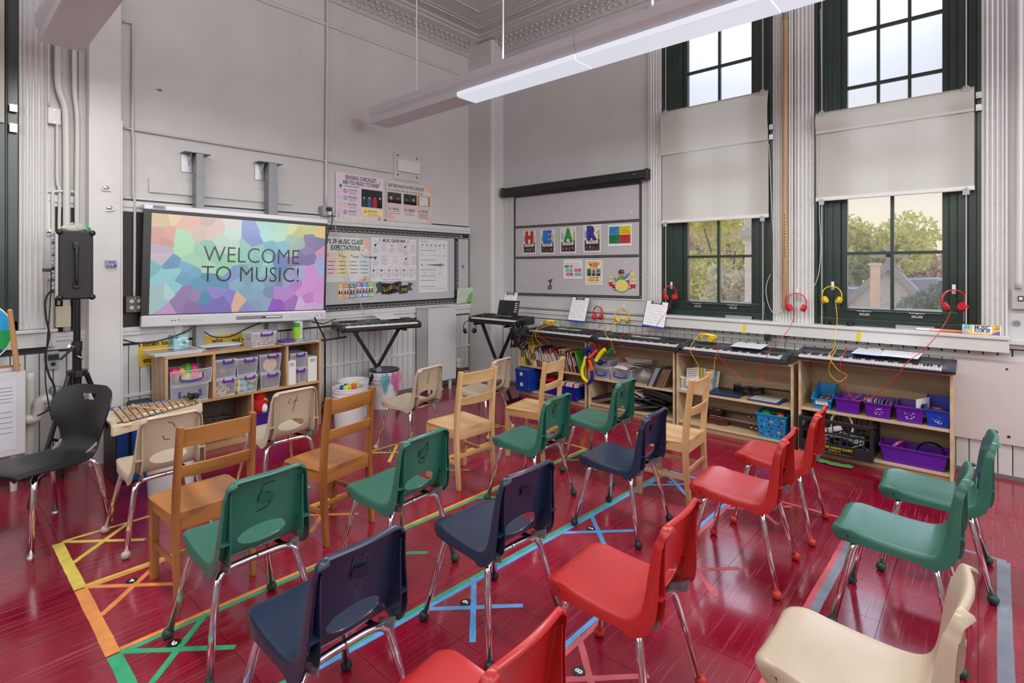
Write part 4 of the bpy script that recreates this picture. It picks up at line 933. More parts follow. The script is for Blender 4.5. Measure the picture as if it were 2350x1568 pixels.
# ---- open plastic bins
def bin_(name, label, cat, x, y, z, w, d, h, col, rz=0, slope=0, grp=None, wallt=.003, taper=.86, rough=.35):
    """tapered open bin; slope>0 cuts the front lower"""
    t = thing(name, label, cat, (x, y, z), rz, grp); mt = mat('bin_%d_%d_%d' % col, tuple((c / 255) ** 2.2 for c in col), rough, bump=.05); m = MB(); a = [(-1, -1), (1, -1), (1, 1), (-1, 1)]
    hs = [h - slope, h - slope, h, h]
    def ring(s, zz, off): return [(p * (w / 2 - off) * s, q * (d / 2 - off) * s, z_) for (p, q), z_ in zip(a, zz)]
    m.grid([ring(taper, [0] * 4, 0), ring(1, hs, 0), ring(1, [q + .001 for q in hs], -.007), ring(1, [q - .012 for q in hs], -.007), ring(1, [q - .012 for q in hs], -.003)], closed=True)
    m.grid([ring(taper, [.003] * 4, wallt), ring(1, hs, wallt), ring(1, hs, 0)], closed=True); m.add(ring(taper, [0] * 4, 0), [(3, 2, 1, 0)]); m.add(ring(taper, [.003] * 4, wallt), [(0, 1, 2, 3)])
    m.obj('body', mt, t, bevel=.0015); return t
x0, x1, top, mid = inner(3); PUR, BLU, LBL = (92, 28, 150), (18, 60, 170), (20, 130, 190)
def BX(u, z, y=FY + .02): return P(u, 800, y=y).x
bins = [(1866, 1903, LBL, .125, .085, 'light blue plastic bin labelled by hand, leftmost on the shelf beside the purple ones'), (1913, 1948, PUR, .115, 0, 'purple plastic bin with two sticks, next to the light blue bin'), (1998, 2030, PUR, .115, 0, 'purple plastic bin full of cards, middle of the upper row'), (2072, 2105, PUR, .120, 0, 'purple plastic bin with one white sheet standing in it'), (2145, 2170, BLU, .135, .055, 'dark blue plastic bin with red headphones, rightmost of the upper row')]
bx = [4.235, 4.41, 4.605, 4.795, 4.955]; bw = [.13, .165, .165, .165, .135]
BINS = []
for (u0, u1, c, h, sl, l), x, w in zip(bins, bx, bw): BINS.append(bin_('storage_bin', l, 'bin', x, FY + .15, mid, w, .26, h + (.045 if sl else 0), c, 0, sl, 'bins on the upper shelf of the right bookcase'))
cd = Card(.085, .035, (235, 235, 235)); cd.text('Rhythm', .5, .35, .02, (60, 60, 60), 'c'); cd.place('paper_label', (-.043, -.1245, .04), (1, 0, 0), (0, -.07, 1), BINS[0])
for i in (2, 3, 4):
    m = MB(); 
    for q in range(14): a, b = random.uniform(-.03, .03), random.uniform(.03, .075); m.box((a, -.1285 + .05 * b, b), (random.uniform(.002, .016), .0006, random.uniform(.001, .006)))
    stuff(m.obj('label_residue', mat('residue', (.55, .5, .65), .6), BINS[i]))
for k, q in enumerate([(-.05, 0), (.02, .06), (.06, -.02)]):
    m = MB(); m.tube([(0, 0, 0), (.05, .03, .045)], .003, 6); tag(m.obj('rhythm_stick', flat([(220, 60, 50), (230, 160, 60), (220, 190, 120)][k]), loc=(4.40 + q[0], FY + .14 + q[1], mid + .075)), '%s coloured thin stick in the leftmost purple bin' % ['red', 'orange', 'tan'][k], 'stick')
for k in range(22): 
    m = MB(); m.box((0, 0, .045), (.0012, .11, .085)); tag(m.obj('note_card', flat(random.choice([(235, 230, 215), (225, 215, 190), (245, 245, 240), (60, 60, 60)])), loc=(4.545 + k * .0058, FY + .12 + (k % 3) * .012, mid + .035), rot=(0, math.radians(-25 + k * 2.6), 0)), 'paper card standing in the middle purple bin', 'card', 'cards in the middle purple bin')
cd = Card(.12, .15, (238, 238, 236)); cd.disc(.5, .6, .02, (60, 90, 60)); cd.lines(.2, .8, .15, .35, 3, (120, 120, 120)); tag(cd.place('white_sheet', (4.83, FY + .05, mid + .03), (.55, .75, .1), (.12, 0, 1)), 'single white sheet standing up in the third purple bin', 'paper')
# cable-filled light blue bin
def tangle(name, x, y, z, w, d, h, n, r_, mt, label, cat='cables', seed=1, par=None):
    rnd = random.Random(seed); m = MB()
    for k in range(n):
        p = [Vector((rnd.uniform(-w, w) / 2, rnd.uniform(-d, d) / 2, rnd.uniform(0, h))) for _ in range(6)]; m.tube(smooth_pts(p, 4), r_, 5)
    o = stuff(m.obj(name, mt, par, loc=(x, y, z), smooth='all')); return tag(o, label, cat) if not par else o
tangle('loose_cables', 4.235, FY + .15, mid + .03, .09, .18, .055, 9, .004, mat('copper_cord', (.30, .14, .08), .5), 'brown and green bits heaped in the light blue bin', 'cords', 3)

# ---- black milk crate
t = thing('milk_crate', 'black slatted milk crate full of white and black cables', 'crate', (4.345, FY + .085, .062)); w, d, h = .235, .17, .265
MC = mat('crate_plastic', (.012, .012, .014), .38)
for y_ in (-d, d):
    MB().bb(-w, w, y_ - .006, y_ + .006, 0, .085).obj('panel', MC, t, bevel=.002); MB().bb(-w, w, y_ - .010, y_ + .010, h - .03, h).obj('rim', MC, t, bevel=.003)
    for k in range(13):
        x = -w + .02 + k * .036; l = MB(); s = -1 if k > 6 else 1; l.prism([(x, .08), (x + .006, .08), (x + .006 + .022 * s * -1, h - .028), (x + .022 * s * -1, h - .028)], (0, y_ - .005, 0), (1, 0, 0), (0, 0, 1), (0, .010, 0)); l.obj('slat', MC, t, fix=True)
    MB().bb(-w, w, y_ - .006, y_ + .006, .155, .167).obj('rail', MC, t)
for x_ in (-w, w):
    MB().bb(x_ - .006, x_ + .006, -d, d, 0, .16).obj('panel', MC, t, bevel=.002); MB().bb(x_ - .008, x_ + .008, -d, d, h - .035, h).obj('rim', MC, t, bevel=.003)
    for y_ in (-d, d): MB().bb(x_ - .012, x_ + .012, y_ - .012, y_ + .012, 0, h).obj('corner_post', MC, t, bevel=.004)
MB().bb(-w, w, -d, d, 0, .006).obj('base', MC, t)
cd = Card(.26, .07, (13, 13, 15), .0004, .4); Y_ = (190, 175, 40)
cd.text('CLOVER FARMS DAIRY', .5, .60, .026, Y_, 'c', .02, .92); cd.text('READING, PA', .5, .34, .014, Y_, 'c', .01); cd.text('USE BY OTHER THAN OWNER PUNISHABLE BY LAW', .5, .10, .008, Y_, 'c', .0, .9)
cd.place('crate_lettering', (-.13, -d - .0068, .008), (1, 0, 0), (0, 0, 1), t)
tangle('black_cables', 4.345, FY + .085, .075, .38, .24, .17, 26, .0045, M_BLACK, 'heap of black cables inside the milk crate', seed=5)
tangle('white_cables', 4.345, FY + .06, .09, .36, .22, .14, 8, .004, M_WHITEP, 'loose white cables among the black ones in the crate', seed=8)
tangle('teal_cables', 4.36, FY + .06, .09, .30, .22, .12, 3, .0035, flat((40, 140, 140)), 'teal cable among the black ones in the crate', seed=15)
m = MB(); m.tube(smooth_pts([(-.07, 0, -.02), (-.06, 0, .07), (0, 0, .105), (.055, 0, .08), (.075, 0, -.01), (.04, 0, -.08)], 6), .008, 8); tag(m.obj('hose_loop', M_WHITEP, smooth='all', loc=(4.365, FY + .06, .255)), 'thick white hose loop arching out of the milk crate', 'hose')
t = thing('power_strip', 'white power strip lying slanted in the milk crate', 'power strip', (4.28, FY - .02, .21), rot=(0, -.35, .25)); MB().bb(-.11, .11, -.025, .025, 0, .03).obj('body', M_WHITEP, t, bevel=.006)
for k in range(5): m = MB(); m.cyl((-.08 + k * .037, 0, .03), (-.08 + k * .037, 0, .0315), .011, n=12); m.obj('socket', flat((200, 200, 196)), t)
t = thing('power_strip', 'short white plug strip deeper in the milk crate, right side', 'power strip', (4.45, FY + .0, .17), rot=(0, .2, -.3)); MB().bb(-.05, .05, -.022, .022, 0, .028).obj('body', M_WHITEP, t, bevel=.005); m = MB(); m.cyl((0, 0, .028), (0, 0, .03), .01, n=12); m.obj('socket', flat((200, 200, 196)), t)
m = MB(); m.grid([[(-.14 + .28 * i / 8, -.02 + .04 * k + .01 * math.sin(i), .002 + .01 * abs(math.sin(i * 1.7 + k))) for i in range(9)] for k in range(3)]); tag(m.obj('plastic_bag', mat('green_film', (.10, .28, .08), .3), loc=(4.33, FY - .14, .002), smooth='all'), 'crumpled green plastic film on the floor below the milk crate', 'bag')
# purple long bin bottom right
bin_('storage_bin', 'long purple bin with headphones on the bottom shelf, right of the milk crate', 'bin', 4.815, FY + .12, .062, .40, .2, .125, PUR, 0, 0)

# ---- headphones
def headphones(label, loc, rot, col, sc=1.0, cordpts=None, cordcol=None, grp='headphones on the window wall'):
    mt = mat('phones_%d_%d_%d' % col, tuple((c / 255) ** 2.2 for c in col), .32); t = thing('headphones', label, 'headphones', loc, 0, grp, rot=rot); R = .078 * sc
    m = MB(); pts = [(R * math.cos(a) , 0, R * 1.05 * math.sin(a)) for a in [pi * (-.16 + 1.32 * k / 28) for k in range(29)]]; rows = []
    for p in pts:
        q = Vector(p); n = q.normalized(); rows.append([q + n * .004 + Vector((0, .009, 0)), q + n * .004 - Vector((0, .009, 0)), q - n * .003 - Vector((0, .009, 0)), q - n * .003 + Vector((0, .009, 0))])
    m.grid(rows, closed=True); m.obj('headband', mt, t, smooth=True, bevel=.001, fix=True)
    for s in (1, -1):
        c = Vector((s * R * .78, -.006, -R * .62)); Rm = Euler((0, s * -1.15, s * .35)).to_matrix()
        m = MB(); m.lathe([(.0, 0), (.026, 0), (.032, .006), (.034, .016), (.030, .022), (0, .022)], 18, c, Rm, sc, sc); q = m.obj('ear_cup', mt, t, smooth=True)
        m = MB(); m.lathe([(.012, -.014), (.026, -.015), (.031, -.009), (.030, -.001), (.012, -.001)], 18, c, Rm, sc, sc); m.obj('cushion', mat('cush_%d_%d_%d' % col, tuple((c_ / 255 * .8) ** 2.2 for c_ in col), .6) if col[0] > 60 else M_RUB, t, smooth=True)
    return t
RED, YEL, BLK = (205, 40, 48), (235, 195, 30), (22, 22, 24)
def hook(u, v, y=.0, lab=''):
    p = P(u, v, y=-y); t = thing('adhesive_hook', 'small white adhesive hook ' + lab, 'hook', p, 0, 'adhesive hooks'); MB().bb(-.011, .011, -.004, 0, -.035, .035).obj('base_plate', M_WHITEP, t, bevel=.003)
    m = MB(); m.tube(smooth_pts([(0, -.003, .005), (0, -.006, -.012), (0, -.02, -.018), (0, -.024, -.006)], 5), .005, 8); m.obj('prong', M_WHITEP, t, smooth='all'); return p
for u, v, yy, col, lab, sc, rz in [(1376, 702, .03, RED, 'red headphones hanging below the board, left of the yellow pair', .93, -.3), (1432, 706, .03, YEL, 'yellow headphones hanging on the wall between the two clipboards', .98, .2), (1541, 655, .04, RED, 'red headphones hanging on the green frame at the left window', .9, 1.0), (1830, 672, .05, RED, 'red headphones hanging on the casing beside the wooden pole', .98, .1), (1911, 656, .03, YEL, 'yellow headphones hanging on the green frame of the rightmost window', .9, .1), (2189, 664, .03, RED, 'red headphones hanging at the right side of the rightmost window', .96, .5)]:
    p = hook(u, v, yy, 'holding the ' + lab.split(' hanging')[0] + (' ' + lab.split('hanging ')[1])); headphones(lab, (p.x, -yy - .035, p.z - .088 * sc + .002), (0, 0, rz), col, sc)
headphones('yellow headphones lying on the keyboard in front of the window', (3.295, -.28, .865), (1.35, .3, .9), YEL, .92, grp=None)
headphones('yellow headphones lying on the back of the leftmost shelf keyboard', (1.385, -.20, .865), (1.3, .1, 1.1), YEL, .85, grp=None)
headphones('black headphones hanging from the left end of the corner keyboard', (.665, -.82, .80), (0, 0, 1.0), BLK, .95, grp=None)
headphones('black headphones in the long purple bin, right side', (4.91, FY + .11, .165), (.35, 0, .2), BLK, 1.0, grp=None)
headphones('pink and blue headphones in the long purple bin, left side', (4.715, FY + .11, .16), (.6, .3, 1.3), (150, 45, 110), .8, grp=None)
headphones('red and black headphones lying in the dark blue bin', (4.955, FY + .13, mid + .10), (1.2, .2, .3), (120, 25, 25), .7, grp=None)
for pts, off, c, lab in [
    ([(1389, 742), (1300, 790), (1290, 800)], .3, RED, 'red headphone cord trailing over the leftmost shelf keyboard'),
    ([(1541, 690), (1532, 712), (1515, 735), (1500, 755), (1478, 762), (1445, 764), (1432, 785), (1440, 800), (1432, 815), (1424, 838)], .42, RED, 'red headphone cord hanging in front of the second keyboard'),
    ([(1827, 705), (1818, 740), (1804, 765), (1775, 800), (1755, 840), (1747, 865), (1757, 876), (1745, 870), (1710, 874), (1680, 850), (1660, 815), (1657, 785)], .42, RED, 'long red headphone cord drooping across the third bookcase'),
    ([(1917, 690), (1921, 730), (1917, 770), (1914, 800), (1906, 815), (1925, 845), (1943, 862), (1925, 876), (1903, 855), (1912, 820), (1920, 800)], .44, YEL, 'yellow headphone cord looping in front of the right bookcase'),
    ([(2182, 714), (2170, 740), (2150, 770), (2118, 805), (2085, 828), (2060, 860), (2018, 900), (1985, 918), (1960, 918), (1942, 890), (1932, 830), (1944, 800)], .44, RED, 'red headphone cord drooping over the purple bins'),
    ([(1600, 772), (1592, 800), (1602, 840), (1600, 872)], .44, YEL, 'yellow headphone cord hanging in front of the white basket, left strand'),
    ([(1656, 800), (1640, 830), (1638, 868)], .44, YEL, 'yellow headphone cord hanging in front of the white basket, right strand'),
    ([(1243, 740), (1232, 770), (1225, 795), (1216, 820), (1220, 832)], .44, YEL, 'yellow headphone cord hanging over the picture books, left strand'),
    ([(1275, 742), (1245, 755), (1240, 775), (1243, 792)], .44, YEL, 'yellow headphone cord hanging over the picture books, right strand'),
    ([(1423, 735), (1400, 760), (1412, 780), (1412, 812)], .43, YEL, 'yellow headphone cord hanging in front of the second bookcase'),
    ([(1250, 750), (1246, 768), (1254, 782), (1262, 790)], .435, RED, 'short red cord over the left end of the leftmost shelf keyboard')]:
    n_ = len(pts); P3 = [P(u, v, y=-(.06 + (off - .06) * min(1, i / max(1, n_ * .35)))) if v < 760 and n_ > 4 and pts[0][1] < 735 else P(u, v, y=-off) for i, (u, v) in enumerate(pts)]
    for p in P3:
        if p.z < .86 and p.z > .70 and p.y > -.5: p.y = -.52 if p.x < 4.05 else -.50
    cord('headphone_cord', P3, .0026, mat('cordmat_%d' % c[0], tuple((q / 255) ** 2.2 for q in c), .4), lab)

# ================================================================= ELECTRIC KEYBOARDS
def keyboard(label, loc, rz, L_, D, hgt, col=(.030, .031, .035), nwhite=36, silver=False, slim=False, screen=True):
    t = thing('electric_keyboard', label, 'keyboard', loc, rz); mt = mat('kb_body_%d' % int(col[2] * 1000), col, .32, coat=.2); hl, hd = L_ / 2, D / 2
    kf = .155 if not slim else .17; kx0, kx1 = -hl * (.90 if not slim else .93), hl * (.90 if not slim else .86)
    prof = [(-hd, .012), (-hd + .012, 0), (hd - .01, 0), (hd, .02), (hd, hgt), (hd - .03, hgt + .006), (-hd + kf + .012, hgt - .008), (-hd + kf, hgt - .034), (-hd + .006, hgt - .034), (-hd, hgt - .040)]
    m = MB(); m.prism([(a, b) for a, b in prof], (kx0, 0, 0), (0, 1, 0), (0, 0, 1), (kx1 - kx0, 0, 0)); m.obj('body', mt, t, fix=True, bevel=.002)
    for a, b in ((-hl, kx0), (kx1, hl)):
        m = MB(); m.prism([(-hd + .0, .015), (-hd + .02, 0), (hd - .01, 0), (hd, .02), (hd, hgt), (hd - .03, hgt + .006), (-hd + .05, hgt - .010), (-hd + .0, hgt - .030)], (a, 0, 0), (0, 1, 0), (0, 0, 1), (b - a, 0, 0)); m.obj('end_block', mt, t, fix=True, bevel=.006)
    kz = hgt - .034; kw = (kx1 - kx0 - .004) / nwhite; m = MB(); mb2 = MB()
    for k in range(nwhite):
        x = kx0 + .002 + k * kw; m.bb(x, x + kw * .93, -hd + .002, -hd + kf - .014, kz - .006, kz + .010)
        if k % 7 in (0, 1, 3, 4, 5) and k < nwhite - 1: mb2.bb(x + kw * .70, x + kw * 1.24, -hd + .055, -hd + kf - .014, kz + .008, kz + .020)
    stuff(m.obj('white_keys', mat('ivory_keys', (.74, .74, .74), .25), t)); stuff(mb2.obj('black_keys', mat('ebony_keys', (.012, .012, .012), .25), t))
    y0 = -hd + kf + .02; zt = lambda y: hgt - .008 + (y - (-hd + kf + .012)) / (hd - .03 - (-hd + kf + .012)) * .014 + .0015
    def plate(x0, x1, ya, yb, c, nm, h=.0015): q = MB(); q.add([(x0, ya, zt(ya)), (x1, ya, zt(ya)), (x1, yb, zt(yb)), (x0, yb, zt(yb)), (x0, ya, zt(ya) + h), (x1, ya, zt(ya) + h), (x1, yb, zt(yb) + h), (x0, yb, zt(yb) + h)], [(0, 3, 2, 1), (4, 5, 6, 7), (0, 1, 5, 4), (1, 2, 6, 5), (2, 3, 7, 6), (3, 0, 4, 7)]); return q.obj(nm, flat(c, .35), t)
    if slim: return t
    for s in (-1, 1):
        q = MB(); cx = s * hl * .66; n = 22
        q.lathe([(0, .0), (.085, .0), (.088, .002), (.082, .004), (0, .003)], 26, (cx, (y0 + hd - .02) / 2, zt((y0 + hd) / 2) - .0015), Euler((.10, 0, 0)).to_matrix(), 1.1, .55); q.obj('speaker_grille', mat('grille_dark', (.018, .018, .02), .45), t, smooth=True)
    plate(-hl * .30, hl * .34, y0 + .01, y0 + .035, (205, 206, 208) if silver else (120, 122, 128), 'button_strip'); plate(-hl * .30, hl * .34, y0 + .045, y0 + .06, (170, 172, 178) if silver else (70, 72, 78), 'button_strip')
    if screen: plate(-.05, .03, y0 + .03, y0 + .075, (28, 32, 30), 'display', .004)
    q = MB(); 
    for k in range(26): q.box((-hl * .28 + k * hl * .6 / 26, y0 + .016 + .036 * (k % 2), zt(y0 + .02) + .003), (.010, .008, .003))
    stuff(q.obj('buttons', flat((225, 225, 228) if silver else (150, 150, 155)), t)); return t
KH = .085
def kbx(u0, v0, u1, v1, y=-.45): return P(u0, v0, y=y).x, P(u1, v1, y=y).x
keyboard('black keyboard on the leftmost bookcase, with the yellow headphones behind it', (1.70, -.285, .722), 0, .93, .36, KH, (.018, .018, .019), 36, True)
keyboard('charcoal keyboard on the second bookcase under the upright clipboard', (2.64, -.285, .715), 0, .95, .36, KH, (.024, .025, .028), 36, True)
keyboard('blue-black keyboard on the third bookcase with yellow headphones and a clipboard on it', (3.545, -.285, .705), 0, .92, .36, KH, (.030, .034, .045), 36)
keyboard('slim blue-grey keyboard on the rightmost bookcase under two sheets of paper', (4.555, -.305, .768), 0, 1.00, .34, .062, (.030, .034, .048), 44, slim=True)
keyboard('black keyboard on a crossed stand at the board wall, paper lying on it', (.40, -1.915, .855), math.radians(76), .86, .35, .085, (.012, .012, .013), 36)
keyboard('black keyboard with a music rest on the crossed stand in the corner', (1.075, -.715, .865), math.radians(2), .74, .30, .085, (.012, .012, .013), 31)
def xstand(label, cx, cy, z, rz, w=.36, d=.26):
    t = thing('keyboard_stand', label, 'stand', (cx, cy, 0), rz)
    for s in (1, -1):
        m = MB(); m.box((0, s * .025, z / 2), (.035, .022, math.hypot(z, 2 * w)), (0, s * math.atan2(2 * w, z), 0)); m.obj('cross_leg', M_BLACKM, t, bevel=.002)
        m = MB(); m.cyl((s * w, -d / 2, .016), (s * w, d / 2, .016), .016, n=10); l = m.obj('foot_bar', M_BLACKM, t); m = MB(); m.cyl((-s * w, -d / 2 - .02, z - .012), (-s * w, d / 2 + .02, z - .012), .013, n=10); m.obj('top_bar', M_BLACKM, t)
        for q in (-1, 1): m = MB(); m.cyl((s * w, q * (d / 2 - .01), .016), (s * w, q * (d / 2 + .02), .016), .0155, n=10); m.obj('rubber_cap', M_RUB, l)
    m = MB(); m.cyl((0, -.05, z / 2), (0, .05, z / 2), .03, n=16); m.obj('pivot', M_GREY, t); return t
xstand('black crossed stand under the keyboard at the board wall', .40, -1.915, .853, math.radians(76), .26)
xstand('black crossed stand under the keyboard in the corner', 1.03, -.72, .863, math.radians(2), .23)
t = thing('music_rest', 'black slotted music rest on the corner keyboard', 'music rest', (1.05, -.60, .955), math.radians(2), rot=(-.25, 0, .03)); MB().bb(-.14, .17, 0, .006, 0, .17).obj('panel', M_BLACK, t, bevel=.002)
for k in range(5): MB().bb(.11, .15, -.002, 0, .035 + k * .025, .045 + k * .025).obj('slot', M_WHITEP, t)
# clipboards with lined sheets
def clipboard(label, o, right, up, w=.225, h=.315, board=(30, 60, 150), flat_=False, sheet=True, clip=True, cat='clipboard'):
    t = bpy.data.objects.new('clipboard', None); COL.objects.link(t); r = Vector(right).normalized(); u = Vector(up); u = (u - r * u.dot(r)).normalized(); n = r.cross(u)
    t.matrix_world = Matrix(((r.x, u.x, n.x, o[0]), (r.y, u.y, n.y, o[1]), (r.z, u.z, n.z, o[2]), (0, 0, 0, 1))); tag(t, label, cat)
    if board: MB().bb(0, w, 0, h, -.003, 0).obj('board', flat(board, .4), t, bevel=.001)
    if sheet:
        cd = Card(w - .008, h - .022, (236, 237, 240), .0008)
        for k in range(9): cd.line(.06, .88 - k * .095, .94, .88 - k * .095, (165, 168, 175), .0012); cd.up() if False else None; [cd.rect(.08 + q * .11, .885 - k * .095, .08 + q * .11 + .05, .90 - k * .095, (120, 125, 135)) for q in range(7) if (k * 3 + q) % 4]
        cd.place('sheet', (.007, .018, .0004), (1, 0, 0), (0, 1, 0), t)
    if clip:
        m = MB(); m.bb(w / 2 - .055, w / 2 + .055, h - .03, h + .004, .001, .006); m.cyl((w / 2 - .05, h - .022, .006), (w / 2 + .05, h - .022, .006), .005, n=8); m.obj('clip', M_STEEL, t, bevel=.001)
        for s in (-1, 1): MB().bb(w / 2 + s * .05 - .007, w / 2 + s * .05 + .007, h - .034, h - .004, .006, .009).obj('clip_corner', M_BLACK, t)
    return t
clipboard('blue clipboard with a lined sheet leaning on the music rest of the corner keyboard', (.965, -.60, .962), (1, .05, 0), (.10, .28, .95), .20, .26)
def up_clip(label, bl, br, tl, yb, yt):
    a, b, c = P(*bl, y=yb), P(*br, y=yb), P(*tl, y=yt); clipboard(label, a, b - a, c - a, (b - a).length, (c - a).length)
up_clip('blue clipboard with a lined sheet leaning on the leftmost shelf keyboard', (1301, 737), (1341, 741), (1325, 684), -.17, -.07)
up_clip('blue clipboard with a lined sheet leaning on the wall behind the second shelf keyboard', (1473, 748), (1523, 756), (1488, 689), -.17, -.10)
clipboard('clipboard with a white sheet lying flat on the third shelf keyboard', (3.50, -.345, .799), (1, -.03, 0), (.02, 1, .09), .27, .22, (30, 50, 110))
clipboard('blue clipboard with a white sheet lying on the slim keyboard, left one', (4.425, -.36, .839), (1, -.05, 0), (.15, 1, .05), .23, .27, (30, 90, 190))
clipboard('sheet of paper held by a big steel clip lying on the slim keyboard, right one', (4.61, -.40, .845), (1, -.05, 0), (.05, 1, .05), .235, .27, None, clip=False)
t = thing('steel_clip', 'big steel board clip at the top of the right sheet on the slim keyboard', 'clip', (4.72, -.14, .858)); m = MB(); m.prism([(-.075, 0), (.075, 0), (.05, .012), (.02, .02), (.018, .045), (-.018, .045), (-.02, .02), (-.05, .012)], (0, 0, 0), (1, 0, 0), (0, .8, .4), (0, 0, .002)); m.obj('plate', M_STEEL, t, fix=True); m = MB(); m.tube([(.012 * math.cos(a), .03 + .012 * math.sin(a), .022) for a in [k * pi / 6 for k in range(12)]], .002, 6, closed=True); m.obj('hanging_ring', M_CHROME, t)
cd = Card(.22, .28, (236, 237, 242)); [cd.line(.1, .85 - k * .09, .9, .85 - k * .09, (170, 172, 180), .0012) for k in range(9)]; tag(cd.place('paper_sheet', (.40, -1.87, .948), (.25, .95, 0), (-.93, .25, .12)), 'white sheet lying on the keyboard at the board wall', 'paper')
# small power adapters on the sill side
for x, y, z, l in ((3.905, -.09, .93, 'black power adapter behind the right end of the third keyboard, upright'), (3.76, -.12, .885, 'black power adapter lying behind the third keyboard')):
    t = thing('power_adapter', l, 'adapter', (x, y, z)); MB().bb(-.025, .025, -.02, .02, -.035, .025).obj('body', M_BLACK, t, bevel=.005); m = MB(); m.tube(smooth_pts([(0, 0, -.035), (.0, -.01, -.06), (.01, -.03, -.08)], 4), .003, 6); m.obj('lead', M_BLACK, t)
tangle('black_cables', 1.42, -.80, .62, .16, .16, .30, 16, .008, M_BLACK, 'bundle of black cables and plugs hanging at the corner keyboard stand', seed=21)
tangle('white_cables', 1.33, -.10, .78, .34, .10, .07, 7, .005, M_WHITEP, 'white cables heaped on the ledge behind the corner keyboard', seed=25)
# ================================================================= SMART BOARD AND ITS MOUNT
def emis(c, k=.80):
    n_ = 'lit_%d_%d_%d' % c
    if n_ in MATS: return MATS[n_]
    lin = tuple(((x / 255 + .055) / 1.055) ** 2.4 for x in c); return mat(n_, (.01, .01, .01), .25, emit=lin, es=k)
A0, B0 = P(322, 752, x=.12), P(746.5, 733.5, x=.275); T0, T1 = P(322, 466, x=.12), P(746, 503.7, x=.275)
r_ = (B0 - A0); BWd = r_.length; r_.normalize(); u_ = (T0 - A0); u_ = (u_ - r_ * u_.dot(r_)); BHt = u_.length; u_.normalize(); n_ = r_.cross(u_)
t = bpy.data.objects.new('interactive_board', None); COL.objects.link(t); t.matrix_world = Matrix(((r_.x, u_.x, n_.x, A0.x), (r_.y, u_.y, n_.y, A0.y), (r_.z, u_.z, n_.z, A0.z), (0, 0, 0, 1)))
tag(t, 'large interactive screen reading WELCOME TO MUSIC on the left wall', 'screen')
w, h = BWd, BHt
M_SILV = mat('silver_bezel', (.62, .63, .66), .3, .1)
MB().bb(.004, w - .004, .004, h - .004, -.075, -.006).obj('back_housing', M_BLACK, t, bevel=.01)
MB().bb(0, w, h - .045, h, -.05, .006).obj('top_bezel', M_SILV, t, bevel=.006)
MB().bb(0, w, 0, .095, -.05, .022).obj('speaker_bar', M_SILV, t, bevel=.012)
MB().bb(.0, .055, .09, h - .04, -.05, .003).obj('side_bezel', M_BLACK, t, bevel=.002); MB().bb(w - .022, w, .09, h - .04, -.05, .003).obj('side_bezel', M_BLACK, t, bevel=.002)
MB().bb(.05, w - .02, h - .072, h - .043, -.04, .002).obj('upper_bezel', M_BLACK, t); MB().bb(.05, w - .02, .09, .102, -.04, .002).obj('lower_bezel', M_BLACK, t)
for a, b, z in ((w * .46, w * .72, .008),): MB().bb(a, b, .034, .066, .018, .026).obj('pen_tray', mat('tray_grey', (.20, .21, .23), .4), t, bevel=.008)
m = MB(); m.cyl((w * .62, .05, .03), (w * .71, .05, .03), .007, n=10); m.mi = 1; m.cyl((w * .595, .05, .03), (w * .62, .05, .03), .002, .007, n=10); m.obj('pen', [M_WHITEP, M_BLACK], t)
for a in (.17, .77): MB().bb(w * a, w * (a + .12), .035, .06, .020, .0235).obj('speaker_grille', mat('grille_light', (.52, .53, .56), .5), t, bevel=.004)
for a in (.135, .15, .168, .185, .935, .965): MB().bb(w * a, w * a + .012, .045, .052 if a != .168 else .06, .021, .0232).obj('port', M_BLACK, t)
sx0, sy0, sw, sh = .053, .100, w - .073, h - .171
PAL = [(.05, .93, 225, 195, 150), (.2, .9, 222, 172, 150), (.05, .8, 205, 145, 135), (.3, .85, 212, 184, 172), (.45, .95, 226, 224, 214), (.52, .82, 125, 142, 200), (.6, .92, 165, 215, 205), (.7, .85, 172, 210, 182), (.85, .9, 202, 206, 142), (.97, .9, 216, 190, 120), (.1, .65, 196, 178, 192), (.2, .7, 168, 212, 168), (.3, .65, 142, 196, 168), (.4, .75, 192, 216, 200), (.55, .65, 142, 196, 186), (.65, .7, 128, 186, 200), (.8, .72, 152, 178, 162), (.9, .7, 134, 122, 162), (.95, .62, 190, 134, 160), (.1, .5, 104, 152, 182), (.25, .52, 166, 206, 176), (.4, .52, 152, 206, 168), (.55, .5, 142, 192, 190), (.7, .5, 112, 142, 192), (.85, .55, 128, 112, 162), (.95, .5, 162, 162, 212), (.08, .35, 132, 190, 196), (.2, .4, 112, 166, 196), (.28, .25, 88, 142, 172), (.4, .35, 118, 132, 192), (.5, .3, 122, 162, 182), (.65, .3, 122, 142, 172), (.8, .4, 162, 162, 202), (.95, .4, 192, 134, 196), (.05, .2, 168, 196, 196), (.2, .15, 142, 118, 166), (.35, .15, 132, 122, 192), (.5, .1, 142, 146, 192), (.6, .15, 132, 152, 182), (.75, .2, 172, 122, 192), (.9, .2, 202, 142, 202), (.1, .03, 190, 152, 196), (.45, .05, 230, 186, 166), (.7, .05, 144, 94, 192), (.87, .05, 202, 172, 212)]
rnd = random.Random(5); sites = []
for i in range(15):
    for k in range(8): sites.append(((i + .5 + rnd.uniform(-.46, .46)) / 15, (k + .5 + rnd.uniform(-.46, .46)) / 8))
def clip(poly, a, b, c):
    out = []
    for i in range(len(poly)):
        p, q = poly[i - 1], poly[i]; dp_, dq = a * p[0] + b * p[1] - c, a * q[0] + b * q[1] - c
        if (dp_ <= 0) != (dq <= 0): f = dp_ / (dp_ - dq); out.append((p[0] + (q[0] - p[0]) * f, p[1] + (q[1] - p[1]) * f))
        if dq <= 0: out.append(q)
    return out
scr = MB(); smats = []; asp = sh / sw
